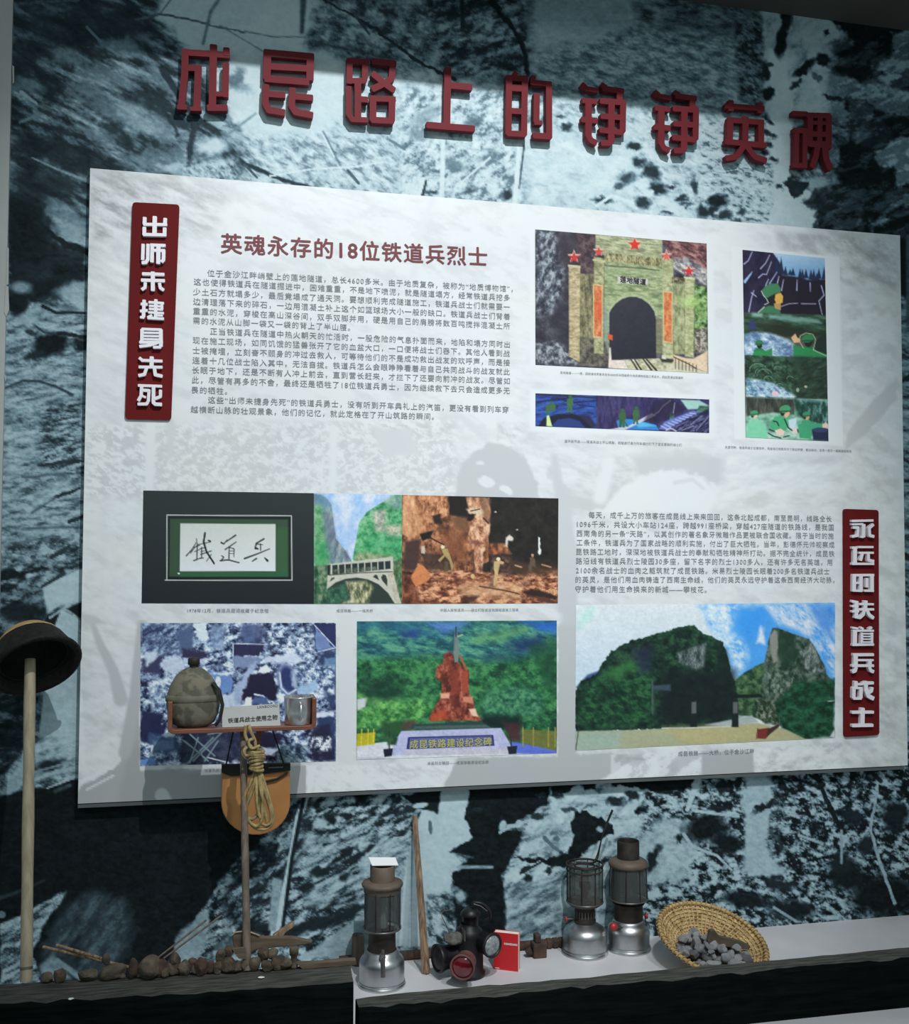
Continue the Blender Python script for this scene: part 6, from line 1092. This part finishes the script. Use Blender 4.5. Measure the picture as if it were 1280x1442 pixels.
for (x, y), z, lab in (((101,1407),.648,'tiny white chip on the front edge of the near sleeper, toward the pole'),((368,1377),.651,'tiny flat white chip on top of the near sleeper, right of the post')):
    p = on_z(x, y, z); o = obj('white_chip', lump_mesh((p[0], p[1], p[2] + .001), (.007, .004, .0022), x, True), M['paper']); tag(o, lab, 'chip')

# ---- iron rod, coupling, stump and stick against the wall
A, B_ = on_y(478, 1352, -.022), on_y(792, 1319, -.022); A[2] = B_[2] = LEDGE + .0125
t = thing('iron_bar', 'long rusty iron bar lying along the foot of the mural behind the lamps', 'bar', A)
mb = MB(); mb.tube([A + (B_ - A) * s for s in np.linspace(0, 1, 8)], .012, 14); obj('bar_rod', mb, M['rust'], t)
p = on_y(781, 1322, -.022); mb = MB(); 
for dx in (-.018, .0, .018): mb.tube([(p[0] + dx - .006, -.022, LEDGE + .0125), (p[0] + dx + .006, -.022, LEDGE + .0125)], .0155, 6, smooth=False)
obj('threaded_collar', mb, M['rust'], t)
p = on_z(761, 1350, LEDGE); t = thing('iron_bracket', 'rusty iron bracket block standing between red book and open lantern', 'bracket', (p[0], p[1] + .015, LEDGE))
mb = MB(); mb.box((p[0] - .019, p[1], LEDGE), (p[0] + .019, p[1] + .035, LEDGE + .040)); mb.box((p[0] - .012, p[1] + .004, LEDGE + .040), (p[0] + .004, p[1] + .030, LEDGE + .062)); obj('bracket_block', mb, M['rust'], t, bevel=.003)
mb = MB(); mb.tube([(p[0] - .034, p[1] + .02, LEDGE + .010), (p[0] - .019, p[1] + .016, LEDGE + .018)], [.010, .012], 10); obj('bracket_lug', mb, M['rust'], t)
p = on_z(504, 1358, LEDGE); t = thing('wooden_stub', 'short grey wooden stub behind the nearest lantern', 'stub', (p[0], p[1], LEDGE)); mb = MB(); zt = on_y(504, 1316, p[1])[2] - LEDGE
mb.lathe([(0,0),(.017,0),(.0175,.01),(.0165,zt-.006),(.0155,zt),(0,zt)], 16, Matrix.Translation((p[0], p[1], LEDGE))); obj('stub_body', mb, M['wood_grey'], t)
A, B_ = on_z(600, 1371, LEDGE), on_y(584, 1149, -.012)
t = thing('wooden_stick', 'square split wooden stick leaning on the wall right of the nearest lantern', 'stick', A); d_ = B_ - A
mb = MB(); mb.tube([A + d_ * s for s in np.linspace(0, 1, 10)], [.0122 - .0045 * s for s in np.linspace(0, 1, 10)], 4, smooth=False); obj('stick_body', mb, M['wood_stick'], t, bevel=.0015)

# ---- pressure lanterns
def lantern(label, cx, base_c, spec):
    B_ = on_z(cx, base_c, LEDGE); u = mpp(B_) / .93; ur = mpp(B_); T_ = Matrix.Translation((B_[0], B_[1], LEDGE))
    t = thing('pressure_lantern', label, 'lantern', (B_[0], B_[1], LEDGE), 'old pressure lanterns on the platform')
    def lt(name, prof, mat, n=36, parent=None):
        mb = MB(); mb.lathe([(r * ur, z * u) for r, z in prof], n, T_); return obj(name, mb, M[mat], parent or t)
    r, sh, dz, dr = spec['tank']
    body = lt('fuel_tank', [(0,0),(r+1.5,0),(r+2,1.5),(r+1.5,3),(r,4.5),(r-.3,8),(r,sh),(r-.8,sh+4),(r-3,sh+8),(r-7,sh+11),(dr+3,dz-1.5),(dr,dz)], 'alu')
    lt('base_seam', [(r+.4,4.2),(r+1.0,5),(r+.4,5.8)], 'alu', parent=body)
    for name, prof, mat in spec['parts']: lt(name, prof, mat)
    return t, B_, u, ur, T_
def cage_wires(t, B_, u, ur, r0, r1, z0, z1, n, mat='iron', w=.0016):
    for i in range(n):
        a = 2 * math.pi * (i + .35) / n; mb = MB(); mb.tube([(B_[0] + r0*ur*math.cos(a), B_[1] + r0*ur*math.sin(a), LEDGE + z0*u), (B_[0] + r1*ur*math.cos(a), B_[1] + r1*ur*math.sin(a), LEDGE + z1*u)], w, 6); obj('cage_wire', mb, M[mat], t)
def ring(t, B_, u, ur, r, z, w, mat, name):
    mb = MB(); mb.tube([(B_[0] + r*ur*math.cos(a), B_[1] + r*ur*math.sin(a), LEDGE + z*u) for a in np.linspace(0, 2*math.pi, 37)], w, 8, caps=False); return obj(name, mb, M[mat], t)
t, B_, u, ur, T_ = lantern('nearest pressure lantern, with brown cap and a white card on its chimney', 537.5, 1385.5, dict(tank=(32, 27, 45, 21), parts=[
    ('burner_neck', [(21,44),(19.5,48),(19,66),(21,70)], 'iron'), ('glass_chimney', [(25,75),(25.5,98),(25,121)], 'sooty_glass'),
    ('cap', [(26.5,120),(26.5,126),(29,127.5),(29.5,129.5),(28,132),(19,134),(17.5,134)], 'rust_cap'), ('chimney', [(17.5,133),(17.5,153),(16.5,154),(16,152),(16,134)], 'rust_cap'),
    ('mantle_holder', [(0,118),(5,116),(6,108),(4,98),(6,88),(8,78),(8,74)], 'paper')]))
ring(t, B_, u, ur, 26, 73, .0028, 'steel', 'cage_ring'); cage_wires(t, B_, u, ur, 26, 26, 73, 122, 8)
mb = MB(); mb.lathe([(26.2*ur, 74*u), (26.4*ur, 121*u)], 14, T_ @ Matrix.Rotation(math.radians(-165), 4, 'Z'), ang=math.radians(62)); mb.lathe([(26.2*ur, 74*u), (26.4*ur, 121*u)], 14, T_ @ Matrix.Rotation(math.radians(-62), 4, 'Z'), ang=math.radians(80)); obj('wire_gauze', mb, M['sooty_glass'], t)
mb = MB(); p = Vector(B_) + Vector((-.006, -.034 , 0)); mb.tube([(p.x, p.y + .004, LEDGE + 34*u), (p.x - .001, p.y - .016, LEDGE + 44*u), (p.x - .001, p.y - .019, LEDGE + 49*u)], [.0075, .0085, .006], 12); mb.tube([(p.x, p.y - .022, LEDGE + 20*u), (p.x, p.y - .018, LEDGE + 44*u)], .006, 10); mb.tube([(p.x, p.y - .019, LEDGE + 49*u), (p.x, p.y - .019, LEDGE + 54*u)], .0038, 10); obj('pressure_valve', mb, M['steel'], t)
q = [(B_[0] + a, B_[1] + b, LEDGE + 154*u + c) for a, b, c in ((-.034,.016,.0150),(.036,.016,.0105),(.038,-.018,.0006),(-.030,-.018,.0038))]
o_ = thing('paper_card', 'small blank white card lying on the chimney of the nearest lantern', 'card', q[3]); mb = MB(); mb.prism(q, (0, 0, .0015)); obj('card_sheet', mb, M['paper'], o_)

t, B_, u, ur, T_ = lantern('middle pressure lantern, open topped wire cage with its bail handle raised', 823.5, 1341, dict(tank=(31, 23, 39, 15), parts=[
    ('burner_collar', [(15,38),(15.5,42),(14,44),(14,58),(16,61)], 'iron'), ('gallery_dish', [(10,61),(22,62),(25,65),(25.4,67),(24,66),(12,64)], 'rust_cap'),
    ('glass_chimney', [(24,67),(24,112)], 'clear_glass'), ('mantle_tube', [(4,62),(4,80),(8,84),(8,90)], 'iron')]))
ring(t, B_, u, ur, 25.3, 66, .0024, 'steel', 'cage_ring'); ring(t, B_, u, ur, 25.6, 114, .003, 'iron', 'cage_ring'); ring(t, B_, u, ur, 25.3, 107, .0022, 'iron', 'cage_ring'); cage_wires(t, B_, u, ur, 25, 25.3, 66, 113, 8)
ring(t, B_, u, ur, 14, 112, .002, 'iron', 'inner_ring')
mb = MB()
for a in (.4, 2.5, 4.6): mb.tube([(B_[0] + 14*ur*math.cos(a), B_[1] + 14*ur*math.sin(a), LEDGE + 112*u), (B_[0] + 25.3*ur*math.cos(a), B_[1] + 25.3*ur*math.sin(a), LEDGE + 114*u)], .0016, 6)
obj('top_spokes', mb, M['iron'], t)
h1 = smooth([(B_[0] - .022, B_[1] + .01, LEDGE + 116*u), tuple(on_y(832, 1215, B_[1])), tuple(on_y(841, 1204, B_[1])), tuple(on_y(850, 1170, B_[1])), tuple(on_y(862, 1140, B_[1]))])
h2 = smooth([(B_[0] + .020, B_[1] - .012, LEDGE + 116*u), tuple(on_y(842, 1207, B_[1] - .02)), tuple(on_y(848, 1178, B_[1] - .01)), tuple(on_y(863, 1141, B_[1]))])
mb = MB(); mb.tube(h1, .0019, 6); mb.tube(h2, .0019, 6); obj('bail_handle', mb, M['iron'], t)
mb = MB(); p = on_y(797, 1294, B_[1]); mb.tube([(B_[0] - .022, B_[1], LEDGE + 44*u), tuple(p)], .0022, 8); obj('valve_stem', mb, M['steel'], t); mb = MB(); mb.lathe([(0,-.003),(.006,-.003),(.007,0),(.006,.003),(0,.003)], 12, Matrix.Translation(Vector(p)) @ Matrix.Rotation(math.pi/2, 4, 'Y')); obj('valve_knob', mb, M['red_knob'], t)
for i in range(9):
    a = math.pi * (1.12 + .095 * i); mb = MB(); mb.box((-.0011, -.0006, 0), (.0011, .0006, 9*u), Matrix.Translation((B_[0] + 14.4*ur*math.cos(a), B_[1] + 14.4*ur*math.sin(a), LEDGE + 46*u)) @ Matrix.Rotation(a + math.pi/2, 4, 'Z')); obj('air_slot', mb, M['steel'], t)
p = on_y(846, 1312, B_[1] - .02); mb = MB(); mb.tube([(B_[0] + .030, B_[1] - .012, LEDGE + 30*u), tuple(p)], .006, 10); obj('filler_cap', mb, M['steel'], t)

t, B_, u, ur, T_ = lantern('rightmost pressure lantern, with rounded hood, open chimney and red knob', 885, 1335.5, dict(tank=(29.5, 23, 38, 20), parts=[
    ('burner_neck', [(20,37),(20.5,42),(20,56),(23,60)], 'iron'), ('glass_chimney', [(26.2,66),(25.8,86),(24.4,107)], 'sooty_glass'),
    ('hood', [(25.5,106),(27.5,107.5),(28,110),(26.5,113.5),(22,116),(16,117)], 'rust_cap'), ('chimney', [(15.6,116),(15.6,139),(14.8,140),(14.2,138),(14.2,117)], 'iron'),
    ('mantle_holder', [(0,104),(4,102),(5,96),(3,88),(5,76),(7,68)], 'paper')]))
ring(t, B_, u, ur, 26.6, 65, .0024, 'steel', 'cage_ring'); cage_wires(t, B_, u, ur, 26.6, 25, 65, 107, 8)
mb = MB(); mb.lathe([(26.4*ur, 66*u), (25*ur, 107*u)], 14, T_ @ Matrix.Rotation(math.radians(-175), 4, 'Z'), ang=math.radians(92)); obj('wire_gauze', mb, M['sooty_glass'], t)
p = on_y(864, 1305, B_[1] - .045); mb = MB(); mb.lathe([(0,-.009),(.0075,-.0085),(.0105,-.004),(.0105,.004),(.0075,.0085),(0,.009)], 18, Matrix.Translation(Vector(p)) @ Matrix.Rotation(math.radians(70), 4, 'X')); obj('red_knob', mb, M['red_knob'], t)
mb = MB(); mb.tube([tuple(p), (B_[0] - .018, B_[1] - .025, LEDGE + 32*u)], .004, 10); obj('pump_stem', mb, M['steel'], t)
p = on_y(910, 1290, B_[1]); mb = MB(); mb.tube([(B_[0] + .03, B_[1], LEDGE + 46*u), tuple(p)], .0022, 8); obj('valve_stem', mb, M['steel'], t); mb = MB(); mb.lathe([(0,-.003),(.007,-.003),(.008,0),(.007,.003),(0,.003)], 12, Matrix.Translation(Vector(p)) @ Matrix.Rotation(math.pi/2, 4, 'Y')); obj('valve_knob', mb, M['red_knob'], t)
mb = MB(); c = on_y(891, 1202, B_[1] + .02); mb.tube([(c[0] + .013*math.cos(a), c[1], c[2] + .010*math.sin(a)) for a in np.linspace(-.4, math.pi + .4, 15)], .0038, 8); obj('chimney_ring', mb, M['iron'], t)
mb = MB(); mb.tube([on_y(908, 1292, B_[1] - .02), on_y(912, 1312, B_[1] - .03), on_y(914, 1328, B_[1] - .02)], .0016, 6); obj('wire_stay', mb, M['iron'], t)

# ---- railway signal lamp
C_ = on_z(660, 1373, LEDGE); t = thing('signal_lamp', 'black railway signal lamp with a clear lens, a red lens and a chimney handle', 'signal lamp', (C_[0], C_[1], LEDGE))
TL_ = Matrix.Translation((C_[0], C_[1], LEDGE)); k = mpp(C_)
mb = MB(); mb.lathe([(0,0),(.040,0),(.043,.003),(.043,.010),(.038,.014),(.037,.105),(.034,.118),(.022,.128),(.021,.134)], 28, TL_); obj('lamp_body', mb, M['black'], t)
mb = MB(); mb.lathe([(.021,.130),(.021,.152),(.026,.154),(.026,.160),(.014,.172),(.0,.174)], 24, TL_ @ Matrix.Translation((.004, 0, 0))); obj('chimney', mb, M['black'], t)
mb = MB(); mb.tube(smooth([tuple(on_y(666, 1277, C_[1] - .01)), tuple(on_y(668, 1271, C_[1] - .012)), tuple(on_y(678, 1272, C_[1] - .016)), tuple(on_y(688, 1281, C_[1] - .018)), tuple(on_y(690.5, 1291, C_[1] - .016)), tuple(on_y(684, 1296, C_[1] - .01))]), .0055, 8, flat=.6); obj('carrying_handle', mb, M['black'], t)
mb = MB(); mb.tube([on_y(667, 1273, C_[1] - .020), on_y(677, 1276, C_[1] - .024), on_y(686, 1283, C_[1] - .024)], .0016, 6); obj('handle_wire', mb, M['steel'], t)
def lens(name, ctr, d, r, L_, mat, hood, sub):
    d = Vector(d).normalized(); Q = Matrix.Translation(Vector(ctr)) @ d.to_track_quat('Z', 'Y').to_matrix().to_4x4()
    mb = MB(); mb.lathe([(r*.98,-L_),(r*1.0,-L_*.4),(r*1.12,-.012),(r*1.2,-.004),(r*1.2,.002),(r*1.05,.003),(r*1.0,-.002)], 28, Q); h = obj(name + '_housing', mb, M[hood], t)
    mb = MB(); mb.lathe([(0,.006),(r*.4,.0052),(r*.75,.003),(r*1.02,-.002)], 28, Q); obj(name + '_glass', mb, M[mat], h)
lens('clear_lens', on_y(693.5, 1331.5, C_[1] - .055), (.45, -.88, .05), .0262, .05, 'lens_clear', 'black', 0)
lens('red_lens', on_y(651, 1362.5, C_[1] - .085), (-.42, -.9, .02), .0268, .05, 'lens_red', 'housing_red', 0)
lens('side_lens', on_y(616, 1350, C_[1] - .01), (-.95, -.25, 0), .030, .05, 'black', 'black', 0)
mb = lump_mesh(on_y(640, 1321, C_[1] - .015), (.030, .026, .016), 77); obj('cloth_cover', mb, M['cloth_grey'], t)
mb = MB(); mb.tube(smooth([tuple(on_y(640, 1281, C_[1] + .02)), tuple(on_y(625, 1283, C_[1] + .01)), tuple(on_y(622, 1289, C_[1])), tuple(on_y(628, 1302, C_[1] - .01)), tuple(on_y(633, 1314, C_[1] - .015))]), .0014, 6); obj('bail_wire', mb, M['steel'], t)
mb = MB(); p = on_y(655, 1318, C_[1] - .05); mb.box((p[0] - .002, p[1], p[2] - .014), (p[0] + .001, p[1] + .03, p[2] + .012)); obj('bright_hinge', mb, M['steel'], t)

# ---- red book
a, b = on_z(695, 1364.5, LEDGE), on_z(729.5, 1368.5, LEDGE); ex = (b - a); w = np.linalg.norm(ex); ex /= w; en = np.array([-ex[1], ex[0], 0]); hgt = .0965
t = thing('red_book', 'small red book standing upright right of the signal lamp', 'book', (a + b) / 2)
def bx(mb, x0, x1, y0, y1, z0, z1):
    vs = [a + ex * x + en * y + np.array([0, 0, z]) for z in (z0, z1) for x, y in ((x0, y0), (x1, y0), (x1, y1), (x0, y1))]; mb.add(vs, [(3,2,1,0),(4,5,6,7),(0,1,5,4),(1,2,6,5),(2,3,7,6),(3,0,4,7)])
mb = MB(); bx(mb, 0, w, 0, .0014, 0, hgt); bx(mb, 0, w, .0206, .022, 0, hgt); bx(mb, 0, .0014, .0014, .0206, 0, hgt); obj('cover', mb, M['red_cover'], t)
mb = MB(); bx(mb, .0016, w - .001, .0016, .0204, .001, hgt - .001); obj('pages', mb, M['pages'], t)
flat_text('cover_text', 'HANDIAN', a + ex * w * .44 - en * .0005 + np.array([0, 0, hgt * .69]), ex, np.array([0, 0, 1]), w * .52, M['paper'], t, .05)
mb = MB(); bx(mb, .003, .016, -.0004, 0, .003, .0045); obj('cover_line', mb, M['pages'], t)

# ---- bamboo basket with stones
n_ = Vector((.10, -.36, .93)).normalized(); bc = on_z(1003, 1322, LEDGE + .066)
QB = Matrix.Translation(Vector(bc)) @ n_.to_track_quat('Z', 'Y').to_matrix().to_4x4()
QB = QB @ Matrix.Rotation(-math.atan2((QB.to_3x3() @ Vector((1, 0, 0))).y, (QB.to_3x3() @ Vector((1, 0, 0))).x) * 0, 4, 'Z')
# in-plane axes of the rim: ex to the right, ey away from the camera
X_ = Vector((1, 0, 0)); X_ = (X_ - n_ * X_.dot(n_)).normalized(); Y_ = n_.cross(X_)
QB = Matrix(((X_.x, Y_.x, n_.x, bc[0]), (X_.y, Y_.y, n_.y, bc[1]), (X_.z, Y_.z, n_.z, bc[2]), (0, 0, 0, 1))) @ Matrix.Diagonal((1.02, 1.0, 1, 1))
RB = .142
t = thing('bamboo_basket', 'round woven bamboo basket of stones, tilted to the front at the right of the platform', 'basket', (bc[0], bc[1], LEDGE))
def bowl(r): return -.052 * (1 - (r / RB) ** 2.4)
mb = MB(); mb.lathe([(0, bowl(0))] + [(r, bowl(r)) for r in np.linspace(.02, RB, 10)] + [(RB + .001, .0)] + [(r, bowl(r) - .004) for r in np.linspace(RB - .001, .02, 9)] + [(0, bowl(0) - .004)], 60, QB); obj('woven_bowl', mb, M['bamboo'], t)
mb = MB()
for i in range(56):
    a_ = 2 * math.pi * i / 56; mb.tube([QB @ Vector((r * math.cos(a_ + .02 * math.sin(r * 90)), r * math.sin(a_ + .02 * math.sin(r * 90)), bowl(r) + .0012)) for r in np.linspace(.035, RB - .004, 7)], .0019, 5, flat=1.6)
obj('bamboo_ribs', mb, M['bamboo_rim'], t)
mb = MB()
for j, r in enumerate(np.linspace(.05, RB - .010, 11)):
    mb.tube([QB @ Vector((r * math.cos(w), r * math.sin(w), bowl(r) + .0016 + .0012 * math.sin(w * 28 + j * math.pi))) for w in np.linspace(0, 2 * math.pi, 113)], .0020, 4, caps=False, flat=1.6)
obj('bamboo_weft', mb, M['bamboo'], t)
mb = MB(); mb.tube([QB @ Vector((RB * math.cos(w), RB * math.sin(w), .002)) for w in np.linspace(0, 2 * math.pi, 61)], .0052, 8, caps=False); rim = obj('rim_hoop', mb, M['bamboo_rim'], t)
mb = MB()
for i in range(64):
    a_ = 2 * math.pi * i / 64; c = Vector((RB * math.cos(a_), RB * math.sin(a_), .002)); er = Vector((math.cos(a_), math.sin(a_), 0)); et = Vector((-math.sin(a_), math.cos(a_), 0))
    mb.tube([QB @ (c + er * (.0072 * math.cos(w)) + Vector((0, 0, .0072 * math.sin(w))) + et * (.004 * (w / math.pi - 1))) for w in np.linspace(0, 2 * math.pi, 9)], .0021, 5, caps=False)
obj('rim_binding', mb, M['straw'], rim)
rnd = np.random.RandomState(11); spots = []
for layer, (n, R0, zz) in enumerate(((26, .098, .012), (22, .080, .030), (12, .055, .048))):
    c_ = 0; tries = 0
    while c_ < n and tries < 4000:
        tries += 1; a_, r_ = rnd.rand() * 2 * math.pi, R0 * math.sqrt(rnd.rand()); s = .0125 + .0085 * rnd.rand(); x, y = r_ * math.cos(a_) * 1.05 - .005, r_ * math.sin(a_) * .92 - .030
        if all((x - q[0])**2 + (y - q[1])**2 > (.80 * (s + q[2]))**2 for q in spots if q[3] == layer):
            spots.append((x, y, s, layer)); c_ += 1
            p = QB @ Vector((x, y, bowl(math.hypot(x, y)) + zz + .004 * rnd.randn()))
            o = obj('stone', lump_mesh(p, (s, s * (.6 + .4 * rnd.rand()), s * (.55 + .35 * rnd.rand())), 300 + len(spots), True, rnd.rand() * 6), M['stone' if rnd.rand() < .86 else 'stone_dark'])
            tag(o, 'small angular grey stone heaped in the woven bamboo basket', 'stone', 'grey stones in the bamboo basket')
pts = [(1000,1310),(1006,1309),(1013,1318),(1030,1322),(1046,1326),(1057,1332),(1055,1338),(1035,1335),(1015,1333),(1000,1337),(997,1325)]
t, mb = plate('slate_piece', 'dark brown flat slab lying on the stones in the basket', 'slab', pts, float(bc[1]) - .03, .012, 'rust'); obj('slab_body', mb, M['rust_cap'], t, bevel=.002)
